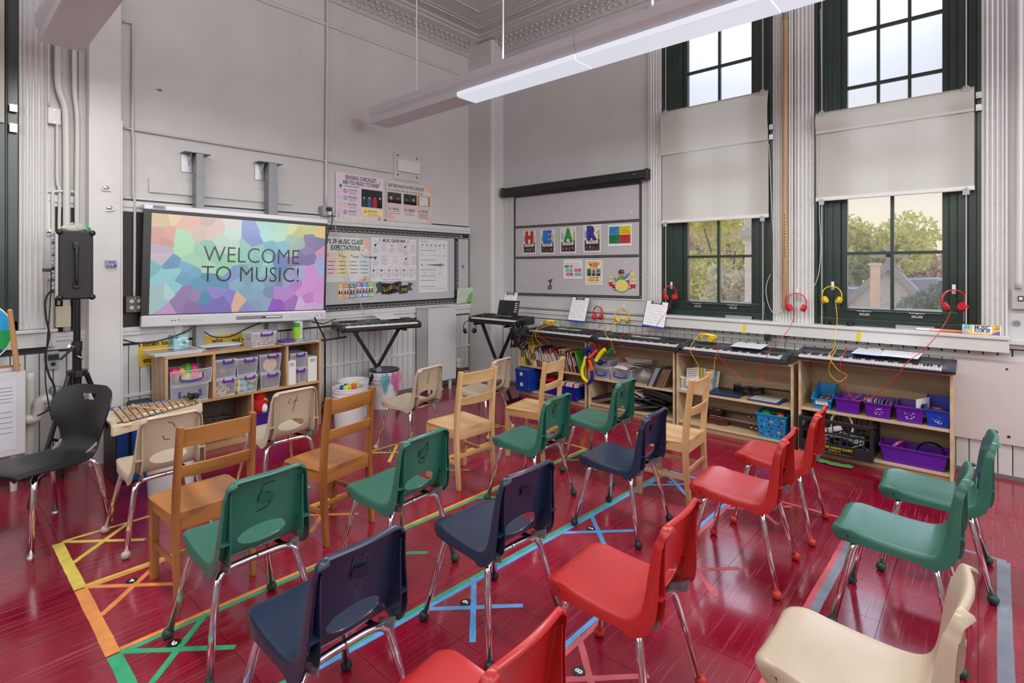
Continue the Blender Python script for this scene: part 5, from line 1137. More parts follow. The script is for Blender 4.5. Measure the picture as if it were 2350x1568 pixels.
for i, (x, y) in enumerate(sites):
    poly = [(0, 0), (1, 0), (1, 1), (0, 1)]
    for j, (X, Y) in enumerate(sites):
        if i == j or abs(X - x) > .3: continue
        a, b = X - x, (Y - y) * asp * asp; c = (X * X - x * x + (Y * Y - y * y) * asp * asp) / 2; poly = clip(poly, a, b, c)
        if len(poly) < 3: break
    if len(poly) < 3: continue
    q = min(PAL, key=lambda p: (p[0] - x) ** 2 + ((p[1] - y) * .6) ** 2); j_ = rnd.choice([-10, -4, 0, 6, 12]); c = tuple(min(250, max(0, v + j_)) for v in q[2:])
    mt = emis(c)
    if mt not in smats: smats.append(mt)
    scr.mi = smats.index(mt); scr.face(*[(sx0 + p[0] * sw, sy0 + p[1] * sh, .0015) for p in poly])
smats.append(emis((18, 28, 32))); scr.mi = len(smats) - 1
for txt, x0, x1, yb in (('WELCOME', .262, .825, .535), ('TO MUSIC!', .255, .825, .328)):
    vs, fs = glyphs(txt, -.008); a, b = min(v[0] for v in vs), max(v[0] for v in vs); k = (x1 - x0) * sw / (b - a); ky = .150 * sh / .62
    scr.add([(sx0 + x0 * sw + (v[0] - a) * k, sy0 + yb * sh + v[1] * ky, .0025) for v in vs], fs)
scr.obj('display', smats, t)
cd = Card(.09, .03, (158, 160, 166), .0004); cd.text('SMART', 0.05, .3, .022, (40, 42, 48), 'l'); cd.place('maker_lettering', (.06, h - .038, .0062), (1, 0, 0), (0, 1, 0), t)
for (ul, ur, vt, vb) in ((449, 466, 352, 470), (615, 634, 374, 488)):
    a = P(ul, vt, x=.10); b = P(ur, vb, x=.10); yc = (a.y + b.y) / 2; wd = b.y - a.y
    q = thing('board_mount', 'grey steel lifting column holding the screen, %s one' % ('left' if ul < 500 else 'right'), 'mount', (0, yc, .62))
    zt = a.z - .62; MB().bb(.03, .12, -wd / 2, wd / 2, .0, zt).obj('column', M_GREY, q, bevel=.003); MB().bb(.028, .125, -wd / 2 - .004, wd / 2 + .004, .0, zt - .2).obj('lower_sleeve', M_GREY, q, bevel=.003)
    MB().bb(0, .125, -wd / 2 - .09, wd / 2 + .06, zt, zt + .006).obj('top_plate', M_GREY, q); MB().bb(.001, .012, -wd / 2 - .085, -wd / 2 + .03, zt - .16, zt).obj('wall_plate', mat('zinc', (.45, .46, .48), .35, .6), q, bevel=.002)
    m = MB(); m.prism([(0, 0), (.10, 0), (0, -.12)], (0, -wd / 2 - .03, zt), (1, 0, 0), (0, 0, 1), (0, .004, 0)); m.obj('gusset', MATS['zinc'], q, fix=True)
a, b = P(342, 394, x=.02), P(672, 456, x=.02); MB().bb(0, .02, a.y, b.y, 2.115, 2.235)
q = tag(MB().bb(0, .02, a.y, b.y, 2.13, 2.245).obj('wall_batten', M_WALL, bevel=.003), 'long white painted board screwed to the wall behind the mounting columns', 'board')
# hanging cables under and beside the board
cord('power_cable', PA([(762, 487), (762, 510), (752, 540), (745, 575), (738, 600)], .10), .006, M_BLACK, 'thick black power cable dropping from the wall outlet behind the screen')
cord('white_cable', PA([(764, 490), (774, 540), (788, 590), (800, 640), (825, 690), (836, 722), (850, 742)], .08), .0035, flat((190, 190, 188)), 'white cable hanging across the white board to the keyboard')
cord('black_cable', PA([(283, 780), (312, 787), (350, 785), (390, 775), (430, 760), (440, 752)], .10), .006, M_BLACK, 'black cable sagging under the left part of the screen')
cord('black_cable', PA([(462, 757), (490, 773), (530, 772), (565, 755), (600, 740)], .10), .006, M_BLACK, 'black cable sagging under the middle of the screen')

# ================================================================= CUBBY SHELF WITH BOXES
M_CUB = wood('oak_ply', (.36, .20, .085), (.52, .32, .15), .42, 1, .2, 'Y', 2, 5); M_CUBZ = wood('oak_ply_upright', (.40, .24, .11), (.54, .35, .18), .42, 1, .2, 'Z', 2, 5)
cy0, cy1 = -3.875, -2.578; t = thing('cubby_shelf', 'oak plywood cubby shelf under the screen, full of plastic boxes', 'shelf', (.265, (cy0 + cy1) / 2, 0)); hw = (cy1 - cy0) / 2; d = .185; th = .02
for nm, (a, b, c_, e) in {'side_panel': (-hw, -hw + th, 0, .785), 'side_panel ': (hw - th, hw, 0, .785)}.items(): MB().bb(-d, d, a, b, c_, e).obj('side_panel', M_CUBZ, t, bevel=.002)
MB().bb(-d, d, -hw, hw, .785, .805).obj('top', M_CUB, t, bevel=.002); MB().bb(-d, d - .004, -hw + th, hw - th, .40, .42).obj('shelf', M_CUB, t, bevel=.002); MB().bb(-d, d - .004, -hw + th, hw - th, .06, .08).obj('shelf', M_CUB, t, bevel=.002)
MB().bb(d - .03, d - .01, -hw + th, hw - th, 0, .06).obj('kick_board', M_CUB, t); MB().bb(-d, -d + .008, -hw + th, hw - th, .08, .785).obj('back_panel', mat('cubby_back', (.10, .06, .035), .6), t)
for yy, z0, z1 in ((-3.523, .42, .785), (-2.907, .42, .785), (-3.216, .08, .40)): MB().bb(-d + .01, d - .002, yy - (cy0 + cy1) / 2 - .01, yy - (cy0 + cy1) / 2 + .01, z0, z1).obj('divider', M_CUBZ, t, bevel=.002)
def clearbox(label, x, y, z, w, d, h, clip_c=(92, 28, 160), lid=True, handle=False, rz=0, cat='plastic box', taper=.88):
    t = thing('clear_box', label, cat, (x, y, z), rz); a = [(-1, -1), (1, -1), (1, 1), (-1, 1)]
    R = lambda s, zz: [(p * d / 2 * s, q * w / 2 * s, zz) for p, q in a]
    m = MB(); m.grid([R(taper, 0), R(1, h)], closed=True); m.add(R(taper, 0.001), [(0, 1, 2, 3)]); m.obj('body', M_CLEAR, t)
    m = MB(); 
    for zz, s in ((h, 1.0), (0.003, taper)): m.tube([Vector(p) for p in R(s, zz)], .0035, 4, closed=True)
    for p, q in a: m.tube([(p * d / 2 * taper, q * w / 2 * taper, 0), (p * d / 2, q * w / 2, h)], .003, 4)
    m.obj('rim', M_CLEARL, t)
    if lid: MB().bb(-d / 2 * 1.03, d / 2 * 1.03, -w / 2 * 1.03, w / 2 * 1.03, h + .001, h + .013).obj('lid', M_CLEARL, t, bevel=.004)
    cm = mat('clip_%d_%d_%d' % clip_c, tuple((v / 255) ** 2.2 for v in clip_c), .35); xx = d / 2 + .004
    if handle:
        m = MB(); zc = h * .42; pts = smooth_pts([(xx - .002, -w * .27, zc + .04), (xx + .006, -w * .27, zc), (xx + .012, -w * .1, zc - .012), (xx + .012, w * .1, zc - .012), (xx + .006, w * .27, zc), (xx - .002, w * .27, zc + .04)], 5); m.tube(pts, .0065, 8); m.obj('handle', cm, t, smooth='all')
    else:
        m = MB(); z = h - .004; m.bb(xx - .004, xx + .006, -w * .22 + w * .1, w * .28 + w * .06, z - .02, z - .006)
        for q in (-w * .12, w * .32): m.bb(xx - .004, xx + .004, q - .006, q + .006, z - .02, z + .014)
        m.obj('clip', cm, t, bevel=.001)
    return t
fx = .44; PURC = (92, 28, 160)
def yA(u, x=fx): return P(u, 800, x=x).y
bl = lambda u0, u1, x=fx: ((yA(u0, x) + yA(u1, x)) / 2, yA(u1, x) - yA(u0, x))
y, w = bl(392, 478); clearbox('clear box with a blue handle in the left cubby, lower of the two, nearly empty', fx - .13, y, .421, w, .26, .135, (20, 50, 170), False, True, taper=.95)
y2, w2 = bl(391, 486); clearbox('clear open box of bright rubber toys, upper one in the left cubby', fx - .13, y2, .562, w2, .26, .115, (20, 50, 170), False, True, taper=.97)
for k, (dy, dz, r, c, n_) in enumerate([(-.10, .10, .035, (235, 60, 130), 'pink'), (-.06, .05, .04, (245, 150, 90), 'orange'), (-.005, .115, .036, (60, 170, 40), 'green'), (.05, .11, .036, (230, 40, 110), 'magenta'), (-.01, .05, .038, (225, 225, 70), 'yellow'), (.05, .045, .04, (240, 110, 120), 'coral'), (.10, .04, .035, (245, 165, 110), 'light orange'), (.0, .02, .02, (140, 220, 100), 'lime'), (-.04, .10, .03, (250, 170, 60), 'amber')]):
    m = MB(); rnd = random.Random(k); m.sph((0, 0, 0), r, 8)
    for q in range(46):
        a, z = rnd.uniform(0, 2 * pi), rnd.uniform(-1, 1); s = math.sqrt(1 - z * z); dv = Vector((s * math.cos(a), s * math.sin(a), z)); m.tube([dv * r * .9, dv * (r + .012)], [.003, .001], 4, cap=False)
    tag(m.obj('rubber_toy', flat(c, .4), loc=(fx - .09 - .02 * (k % 2), y2 + dy, .562 + dz)), '%s spiky rubber toy in the upper box with the blue handle' % n_, 'toy')
cells = [('left', 494, 545, .421, .135), ('left', 494, 545, .572, .145), ('middle', 545, 594, .421, .135), ('middle', 543, 594, .572, .135), ('right', 598, 646, .421, .13), ('right', 596, 648, .566, .15)]
BXY = {}
for i, (nm, u0, u1, z, h) in enumerate(cells):
    y, w = bl(u0, u1); BXY[i] = (y, w, z); clearbox('clear box with purple clips, %s stack of the wide cubby, %s box' % (nm, 'lower' if i % 2 == 0 else 'upper'), fx - .12, y, z, w * .94, .22, h, PURC, True)
y, w = bl(668, 706); clearbox('clear box with purple clips, lower one in the right cubby', fx - .11, y, .421, w, .2, .13, PURC); clearbox('clear box with purple clips, upper one in the right cubby', fx - .11, y, .565, w, .2, .13, PURC); RY = y
# contents
y, w, z = BXY[0]
for k in range(11):
    m = MB(); m.box((0, 0, 0), (.012, .085, .012)); tag(m.obj('wood_stick', flat((225, 195, 155)), loc=(fx - .04 - (k % 4) * .014, y + ((k * 37) % 70 - 35) / 1000, z + .02 + .0085 * k), rot=(.9 * math.sin(k * 2.1), 0, 0)), 'short square wooden stick in the lower left purple-clip box', 'stick', 'wood sticks in the lower left box')
y, w, z = BXY[1]; m = MB(); m.sph((0, 0, 0), .035, 12); m.cyl((0, .02, 0), (0, .09, .01), .007); tag(m.obj('maraca', flat((150, 95, 70)), loc=(fx - .06, y - .02, z + .05), smooth='all'), 'brown wooden maraca in the upper left purple-clip box', 'maraca'); 
y, w, z = BXY[2]
for k, (dy, dz, c, n_) in enumerate([(-.065, .035, (225, 220, 110), 'yellow'), (-.065, .095, (225, 220, 110), 'yellow'), (-.02, .085, (130, 195, 225), 'light blue'), (-.015, .03, (130, 195, 225), 'light blue'), (.04, .035, (70, 180, 130), 'green'), (.01, .115, (225, 220, 110), 'yellow'), (.055, .10, (225, 220, 110), 'yellow')]):
    m = MB(); m.sph((0, 0, 0), .027, 12, (.9, .9, 1.2)); tag(m.obj('egg_shaker', flat(c, .35), loc=(fx - .05, y + dy, z + dz * .9 + .004), smooth='all', rot=(.3 * k, 0, 0)), '%s egg shaker in the lower middle purple-clip box' % n_, 'egg shaker', 'egg shakers in the clear box')
y, w, z = BXY[5]; m = MB(); m.lathe([(0, -.012), (.058, -.012), (.06, -.008), (.06, .008), (.058, .012), (0, .012)], 28, R=Euler((0, pi / 2, 0)).to_matrix()); c = m.obj('hand_drum', flat((212, 176, 140)), loc=(fx - .035, y, z + .065), smooth=True); tag(c, 'round wooden block with dark lettering in the upper right purple-clip box', 'drum')
cd = Card(.08, .08, (212, 176, 140), .0002, poly=[(.5 + .5 * math.cos(a * pi / 12), .5 + .5 * math.sin(a * pi / 12)) for a in range(24)])
for k in range(16): a = pi * (.1 + k / 9); cd.rect(.5 + .36 * math.cos(a) - .02, .5 + .36 * math.sin(a) - .02, .5 + .36 * math.cos(a) + .02, .5 + .36 * math.sin(a) + .02, (80, 55, 40))
cd.place('lettering', (.0122, -.04, -.04), (0, 1, 0), (0, 0, 1), c)
y, w, z = BXY[4]; tag(MB().box((0, 0, 0), (.12, .10, .07)).obj('woodblock', flat((90, 70, 60)), loc=(fx - .09, y, z + .04)), 'dark wood block in the lower right purple-clip box', 'block')
y, w, z = BXY[3]; tangle('dark_bells', fx - .1, y, z + .01, .10, .1, .07, 7, .006, flat((60, 62, 80)), 'dark straps and bells in the upper middle purple-clip box', seed=31)
for k, q in enumerate((-.02, .02)): m = MB(); m.cyl((0, 0, 0), (0, 0, .09), .011, n=10); tag(m.obj('tone_block', flat((190, 135, 100) if k else (170, 110, 85)), loc=(fx - .05, RY + q, .426)), '%s wooden tube standing in the lower right cubby box' % ('lighter' if k else 'darker'), 'tube')
def binder(label, y0, y1, z, h, x0, x1): 
    t = thing('binder', label, 'binder', (x1, (y0 + y1) / 2, z)); w = abs(y1 - y0) / 2; MB().bb(x0 - x1, 0, -w, w, 0, h).obj('cover', M_WHITEP, t, bevel=.004); MB().bb(-.001, .0008, -w * .55, w * .55, h * .78, h * .92).obj('spine_label', flat((170, 172, 178)), t); return t
binder('white binder at the left side of the right cubby', yA(660), yA(679), .421, .225, .2, .445); binder('white folder leaning at the right side of the right cubby', yA(708), yA(729), .421, .235, .2, .43)
# lower bays
bin_('storage_bin', 'dark purple bin low in the left lower bay, behind the xylophone', 'bin', .30, -3.56, .08, .34, .40, .10, (80, 25, 140), pi / 2); bin_('storage_bin', 'purple basket below the red plush bird', 'bin', .31, -3.05, .08, .30, .26, .14, (60, 30, 130), pi / 2)
tangle('bell_heap', .33, -3.50, .16, .2, .36, .07, 14, .006, flat((60, 50, 45)), 'heap of brown percussion sticks in the lower left bay', seed=41)
t = thing('plush_bird', 'red plush bird with a white belly sitting in the purple basket', 'plush toy', (.34, -3.115, .19)); m = MB(); m.sph((0, 0, .08), .075, 14, (.8, 1, 1.25)); m.sph((0, 0, .155), .055, 12); m.obj('body', mat('red_plush', (.55, .01, .015), .9, bump=.5, bscale=200), t, smooth='all')
m = MB(); m.sph((.05, .025, .055), .035, 10, (.6, .8, 1.2)); m.obj('belly', flat((235, 232, 225), .9), t, smooth='all'); m = MB(); m.tube([(.045, .03, .135), (.085, .045, .125)], [.014, .001], 8); m.obj('beak', flat((235, 170, 40)), t)
# on top of the cubby shelf
ZT = .805
def topP(u, v): return P(u, v, z=ZT)
t = thing('plastic_tray', 'shallow clear tray under the tissue box', 'tray', (.20, -3.76, ZT)); MB().bb(-.11, .19, -.17, .17, 0, .003).obj('base', M_CLEARL, t); m = MB(); m.tube([(-.11, -.17, .022), (.19, -.17, .022), (.19, .17, .022), (-.11, .17, .022)], .005, 6, closed=True); m.bb(-.11, .19, -.17, -.167, 0, .022); m.bb(-.11, .19, .167, .17, 0, .022); m.bb(.187, .19, -.17, .17, 0, .022); m.obj('rim', M_CLEARL, t)
p = topP(409, 803); t = thing('tissue_box', 'blue leafy patterned tissue box with a tissue pulled up', 'tissue box', (p.x - .06, p.y + .01, ZT + .004), .25); cdm = mat('tissue_carton', (.55, .75, .78), .5); MB().bb(-.06, .06, -.06, .06, 0, .125).obj('carton', cdm, t, bevel=.001)
for q in range(2):
    cd = Card(.118, .122, (170, 208, 214), .0003); rnd = random.Random(q)
    for k in range(12): a, b, r = rnd.uniform(.1, .9), rnd.uniform(.1, .9), rnd.uniform(.010, .022); cd.disc(a, b, r, rnd.choice([(60, 150, 175), (110, 190, 200), (225, 240, 240), (90, 170, 190)]), 9, r * .55); cd.up()
    cd.place('printed_side', (.0602, -.059, .001) if q == 0 else (-.059, -.0602, .001), (0, 1, 0) if q == 0 else (1, 0, 0), (0, 0, 1), t)
m = MB(); rows = []
for k in range(7):
    f = k / 6; rows.append([((.028 + .035 * f) * math.cos(a) * (1 + .35 * math.sin(3 * a + f * 2)) , (.028 + .03 * f) * math.sin(a) * (1 + .3 * math.cos(2 * a)), .12 + .10 * f + .03 * f * math.sin(a * 2 + 1)) for a in [2 * pi * q / 16 for q in range(16)]])
m.grid(rows, closed=True); m.obj('tissue', mat('tissue', (.80, .80, .80), .9), t, smooth='all')
for k, (c, a, b, z) in enumerate([((235, 235, 235), 0, 0, 0), ((60, 90, 160), .02, .12, .006), ((190, 195, 200), .01, -.08, .012), ((225, 228, 232), .015, .05, .018)]):
    p = topP(505, 798); tag(MB().bb(-.12, .10, -.15, .15, 0, .005).obj('folder', flat(c), loc=(p.x - .07 + a, p.y + a, ZT + z), rot=(0, 0, b)), ['white folder at the bottom of the flat stack on the cubby shelf', 'blue folder in the flat stack on the cubby shelf', 'grey folder in the flat stack on the cubby shelf', 'white sheet folder on top of the flat stack on the cubby shelf'][k], 'folder')
t = thing('pencil', 'orange pencil with a red end at the left of the folder stack', 'pencil', (.40, -3.50, ZT + .004)); m = MB(); m.cyl((0, -.06, 0), (-.05, .03, 0), .004, n=6); m.obj('shaft', flat((220, 130, 50)), t); m = MB(); m.sph((-.05, .03, 0), .009, 8); m.obj('tip', flat((200, 30, 30)), t)
p = topP(606, 795); clearbox('clear lidded box of wooden bells with a purple clip, on top of the cubby shelf', p.x - .09, p.y, ZT, .215, .19, .115, PURC)
for k in range(12): m = MB(); m.sph((0, 0, 0), .012, 8); tag(m.obj('wooden_ball', flat((225, 190, 160)), loc=(p.x - .02 - .012 * (k % 3), p.y - .06 + .014 * k * .9, ZT + .02 + .022 * ((k * 5) % 4)), smooth='all'), 'small wooden ball in the box on top of the cubby shelf', 'ball', 'wooden balls in the top box')
p = topP(690, 787); t = thing('plastic_lid', 'clear shallow plastic tray lying under the wipes canister', 'tray', (p.x - .09, p.y, ZT)); MB().bb(-.12, .12, -.17, .17, 0, .012).obj('lid_plate', M_CLEARL, t, bevel=.004)  # clear lid of a plastic box, lying flat under the canister
tag(MB().bb(-.04, .05, -.08, .05, 0, .018).obj('purple_lid', mat('purple_lid', (.09, .03, .28), .35), loc=(p.x - .09, p.y - .08, ZT + .013), bevel=.005), 'dark purple plastic lid beside the wipes canister', 'lid')
p = topP(691, 780); t = thing('wipes_canister', 'green and white cleaning wipes canister on the cubby shelf', 'canister', (p.x - .07, p.y, ZT + .013)); R = .047
m = MB(); m.cyl((0, 0, 0), (0, 0, .155), R, n=28); m.obj('body', flat((238, 240, 240), .3), t, smooth=True)
m = MB(); rows = [[(R * 1.01 * math.cos(a), R * 1.01 * math.sin(a), z) for a in [-1.9 + 1.95 * q / 12 for q in range(13)]] for z in (.004, .105, .106, .15)]; m.grid(rows[:2]); m.mi = 1; m.grid(rows[2:]); m.obj('green_label', [flat((150, 200, 40), .35), flat((70, 150, 50), .35)], t, smooth='all')
m = MB(); m.lathe([(R * 1.02, .155), (R * 1.02, .172), (R * .9, .180), (R * .6, .183), (0, .183)], 28); m.obj('cap', flat((225, 230, 235), .3), t, smooth=True)
m = MB(); [m.box((R * 1.005 * math.cos(.35), R * 1.005 * math.sin(.35), .03 + k * .011), (.001, .028, .003), (0, 0, .35)) for k in range(9)]; stuff(m.obj('fine_print', flat((150, 155, 170)), t))
# yellow word cards on the wainscot
for (u0, v0, u1, v1, lines, lab) in [(318, 768, 386, 835, [('I listen to', .52, .70), ('stories', .45, .2)], 'yellow card reading I listen on the wainscot, behind the tissue box'), (465, 764, 531, 795, [('who', .5, .42)], 'yellow card reading who on the wainscot'), (533, 762, 575, 792, [('and why', .62, .42)], 'yellow card reading and, partly behind the clear box')]:
    w, h, o = onA(None, u0, v0, u1, v1, .022); h = max(h, .2 if len(lines) > 1 else .12); c = Card(w, h, (222, 180, 45), .001)
    for s_, fx_, fy in lines: c.text(s_, .5, fy - .08, .055 if len(lines) > 1 else .052, (28, 26, 20), 'c', .03)
    tag(c.place('word_card', o, (0, 1, 0), (0, 0, 1)), lab, 'sign')

# ================================================================= XYLOPHONE, BUCKETS, BLUE CASES
t = thing('xylophone', 'wooden xylophone with bars and white note stickers, standing on a bucket', 'xylophone', (1.10, -4.08, .50)); o = Vector((1.10, -4.08, .50))
fl, nl, nr, fr = [Vector(q) - Vector((1.10, -4.08)) for q in ((.90, -4.36), (1.33, -4.385), (1.13, -3.84), (.97, -3.80))]
M_XY = wood('xylo_frame', (.62, .50, .34), (.72, .60, .44), .4, 1, .2, 'Y', 1.5, 3); M_BAR = wood('xylo_bar', (.40, .24, .11), (.52, .34, .18), .35, 1, .3, 'X', 2, 4)
for a, b in ((nl, nr), (fl, fr)):
    dd = (b - a).normalized(); nn = Vector((-dd.y, dd.x)) * .012; m = MB(); m.prism([(a + nn)[:], (b + nn)[:], (b - nn)[:], (a - nn)[:]], (0, 0, 0), (1, 0, 0), (0, 1, 0), (0, 0, .058)); m.obj('side_rail', M_XY, t, fix=True, bevel=.002)
m = MB(); m.prism([tuple(nl), tuple(fl), (fl + Vector((.0, .10)))[:], (nl + Vector((.0, .10)))[:]], (0, 0, 0.045), (1, 0, 0), (0, 1, 0), (0, 0, .013)); m.obj('end_board', M_XY, t, fix=True, bevel=.003)
m = MB(); m.prism([tuple(nr), tuple(fr), (fr - Vector((0, .03)))[:], (nr - Vector((0, .03)))[:]], (0, 0, 0), (1, 0, 0), (0, 1, 0), (0, 0, .058)); m.obj('end_board', M_XY, t, fix=True, bevel=.003)
for k in range(12):
    f = .14 + k * .068; a, b = nl.lerp(nr, f), fl.lerp(fr, f); e = (b - a) * .04; a, b = a - e * .3, b + e * .3; dv = (b - a).normalized(); w_ = Vector((-dv.y, dv.x)) * -.0150; m = MB(); m.prism([(a - w_)[:], (a + w_)[:], (b + w_)[:], (b - w_)[:]], (0, 0, .066), (1, 0, 0), (0, 1, 0), (0, 0, .011)); q = m.obj('tone_bar', M_BAR, t, fix=True, bevel=.002)
    for s in (.2, .8): c = a.lerp(b, s); m = MB(); m.cyl((c.x, c.y, .077), (c.x, c.y, .080), .0045, n=8); m.obj('pin', M_BLACK, q)
    if k in (3, 4, 5, 6, 7, 8, 9): c = a.lerp(b, .12); m = MB(); m.box((c.x, c.y, .0776), (.045, .018, .0006), (0, 0, math.atan2(dv.y, dv.x))); m.obj('note_sticker', flat((225, 228, 232)), q)
m = MB(); a, b = nl.lerp(nr, .06), nl.lerp(nr, .98); m.tube([(a.x - .03, a.y, .063), (b.x - .02, b.y, .063)], .003, 6); m.obj('bar_cord', M_BLACK, t)
t = thing('mallet', 'wooden mallet lying across the xylophone bars', 'mallet', (1.12, -4.16, .590), .5); m = MB(); m.cyl((-.10, 0, 0), (.14, 0, -.004), .005, n=8); m.obj('handle', flat((205, 170, 125)), t); m = MB(); m.sph((-.11, 0, .002), .016, 10); m.obj('head', flat((190, 150, 110)), t, smooth='all')
tangle('black_straps', 1.04, -3.88, .585, .12, .10, .03, 7, .005, M_BLACK, 'tangle of black straps at the right end of the xylophone', seed=51)
def bucket(label, x, y, h=.37, r=.145, lid=None, open_=True, z=0):
    t = thing('bucket', label, 'bucket', (x, y, z)); wm = mat('bucket_plastic', (.70, .69, .71), .35); k = .87
    p = [(0, .0), (r * k, 0), (r * k, .004), (r * .965, h * .70), (r * 1.0, h * .705), (r * 1.0, h * .72), (r * .972, h * .725), (r * .976, h * .80), (r * 1.03, h * .805), (r * 1.03, h * .82), (r * .98, h * .825), (r * .99, h * .9), (r * 1.03, h * .905), (r * 1.03, h * .92), (r * .995, h * .925), (r * 1.04, h * .985), (r * 1.03, h), (r * .98, h), (r * .975, h * .97), (r * .86, .006), (0, .006)]
    m = MB(); m.lathe(p, 36); m.obj('pail', wm, t, smooth=True)
    m = MB(); m.tube([(r * 1.05 * math.cos(a), r * 1.05 * math.sin(a) * .0 + math.sin(a) * r * 1.05, h * .80 - .14 * math.sin((a + .6) / 3.14 * pi) ** 2) for a in [-.6 + pi * q / 18 for q in range(19)]], .0018, 6); m.obj('wire_handle', M_STEEL, t); 
    for a in (-.6, -.6 + pi): m = MB(); m.cyl((r * 1.0 * math.cos(a), r * math.sin(a), h * .80), (r * 1.07 * math.cos(a), r * 1.07 * math.sin(a), h * .80), .012, n=10); m.obj('ear', wm, t)
    if lid: m = MB(); m.lathe([(0, h + .002), (r * .9, h + .004), (r * 1.06, h + .002), (r * 1.08, h + .012), (r * 1.05, h + .02), (r * .8, h + .014), (0, h + .016)], 36); m.obj('lid', lid, t, smooth=True)
    return t
bucket('white bucket under the xylophone', 1.12, -4.02, .49, .15)
b = P(785, 975, z=0); bucket('white bucket full of coloured tubes, in front of the keyboard stand', .70, -2.43, .375, .15); bucket('empty-looking white bucket directly behind the one with coloured tubes', .46, -2.24, .375, .15); bucket('white bucket with a black lid and scarves hanging out, by the wainscot', .36, -1.80, .39, .15, M_BLACK)
for k, (dx, dy, c, n_) in enumerate([(-.04, -.06, (50, 80, 140), 'dark blue'), (.02, -.02, (210, 215, 60), 'yellow'), (.05, .03, (225, 95, 75), 'coral'), (-.03, .05, (50, 90, 150), 'blue'), (.06, -.07, (215, 215, 70), 'pale yellow'), (.0, .08, (205, 215, 60), 'lime'), (-.07, .0, (60, 95, 150), 'slate blue')]):
    m = MB(); m.lathe([(.026, 0), (.026, .11), (.021, .112), (.019, .108), (.019, .004), (0, .004)], 16); tag(m.obj('shaker_tube', flat(c, .35), loc=(.70 + dx, -2.43 + dy, .275 + .01 * (k % 3)), smooth=True, rot=(.15 * (k % 3 - 1), .12 * (k % 2), 0)), '%s short tube sticking out of the white bucket' % n_, 'tube')
def scarf(label, x, y, z, dy, c):
    m = MB(); rows = []
    for k in range(9):
        f = k / 8; rows.append([(x + .012 * math.sin(q * 1.9 + k), y + dy * (q / 8 - .5) * (.4 + .6 * math.sin(pi * min(1, f * 1.2 + .2))), z - .20 * f + .02 * math.sin(q * 1.4)) for q in range(9)])
    m.grid(rows); tag(m.obj('scarf', clearplastic('scarf_%d' % c[0], tuple((v / 255) ** 2.2 for v in c), .6, .7), smooth='all'), label, 'scarf')
scarf('sheer teal scarf hanging from the lidded bucket', .52, -1.90, .385, .13, (30, 150, 175)); scarf('sheer pink scarf hanging from the lidded bucket', .525, -1.76, .385, .15, (215, 60, 150))
tag(MB().bb(0, .34, 0, .075, 0, .47).obj('blue_case', mat('blue_case', (.005, .07, .35), .4), loc=(.40, -4.245, .005), rot=(0, 0, 0), bevel=.006), 'dark blue flat case standing beside the speaker tripod', 'case')
t = thing('blue_case', 'bright blue wide case with black edges under the xylophone', 'case', (.60, -4.02, .005)); MB().bb(-.17, .14, -.14, .18, 0, .47).obj('shell', mat('bright_blue_case', (.005, .12, .55), .4), t, bevel=.006)
for q in (-.146, -.139): MB().bb(-.172, .145, q - .004, q + .004, 0, .475).obj('edge_strip', M_BLACK, t)
MB().bb(-.0, .345, -.012, -.004, 0, .47).obj('edge_strip', M_BLACK, None, loc=(.398, -4.238, .005)); o = COL.objects[-1]; tag(o, 'black edge strip along the dark blue flat case', 'strip')
t = thing('guitar_case', 'dark folded case leaning between the pilaster and the cubby shelf', 'case', (.16, -3.985, .0), rot=(.0, .10, .0)); MB().bb(-.04, .05, -.08, .08, 0, .46).obj('body', mat('dark_case', (.02, .025, .04), .5), t, bevel=.02)

# ================================================================= SPEAKER ON TRIPOD
sx_, sy_ = .55, -4.425
t = thing('speaker', 'black box speaker with corner guards and a side handle, on the tripod', 'speaker', (sx_ - .10, sy_, 1.285), -.06); MB().bb(-.16, .12, -.093, .093, 0, .47).obj('cabinet', mat('tolex', (.014, .014, .015), .55, bump=.5, bscale=300), t, bevel=.012)
for y in (-1, 1):
    for z in (.0, .47): m = MB(); m.sph((.112, y * .086, z + (.014 if z == 0 else -.014)), .021, 8); m.obj('corner_guard', M_BLACK, t, smooth='all')
m = MB(); m.tube(smooth_pts([(.122, .0, .10), (.150, .0, .13), (.152, .0, .34), (.122, .0, .37)], 5), .010, 8); m.obj('strap_handle', M_BLACK, t, smooth='all')
for z in (.10, .37): MB().bb(.118, .140, -.018, .018, z - .022, z + .022).obj('handle_mount', M_BLACK, t, bevel=.004); 
MB().bb(-.162, .118, -.108, -.092, .015, .455).obj('control_panel', mat('panel_silver', (.35, .36, .38), .35, .5), t, bevel=.002)
for k in range(14): m = MB(); m.cyl((.04, -.108, .05 + k * .028), (.04, -.120, .05 + k * .028), .006, n=8); m.obj('knob', M_WHITEP if k % 3 else M_BLACK, t)
m = MB(); rows = []
for k in range(6): f = k / 5; rows.append([((.085 - .06 * f * f) * math.cos(a) * (1 + .2 * math.sin(3 * a)), (.085 - .065 * f * f) * math.sin(a) * (1 + .25 * math.cos(2 * a)), .055 * f + .008 * math.sin(5 * a)) for a in [2 * pi * q / 16 for q in range(16)]])
t2 = thing('snack_bag', 'crumpled clear bag with yellow and green contents on top of the speaker', 'bag', (sx_ - .06, sy_, 1.757)); m.grid(rows, closed=True); m.obj('film', clearplastic('bag_film', (.6, .75, .7), .4), t2, smooth='all')
for a, b, c, n_ in ((.02, -.02, (225, 180, 60), 0), (.03, .02, (150, 90, 60), 1), (.01, .06, (40, 160, 70), 2), (.0, -.05, (220, 190, 160), 3)): m = MB(); m.sph((a, b, .018), .02, 7, (1, 1.3, .8)); m.obj('content', flat(c), t2)
t = thing('speaker_tripod', 'black tripod stand holding the box speaker', 'stand', (sx_, sy_, 0))
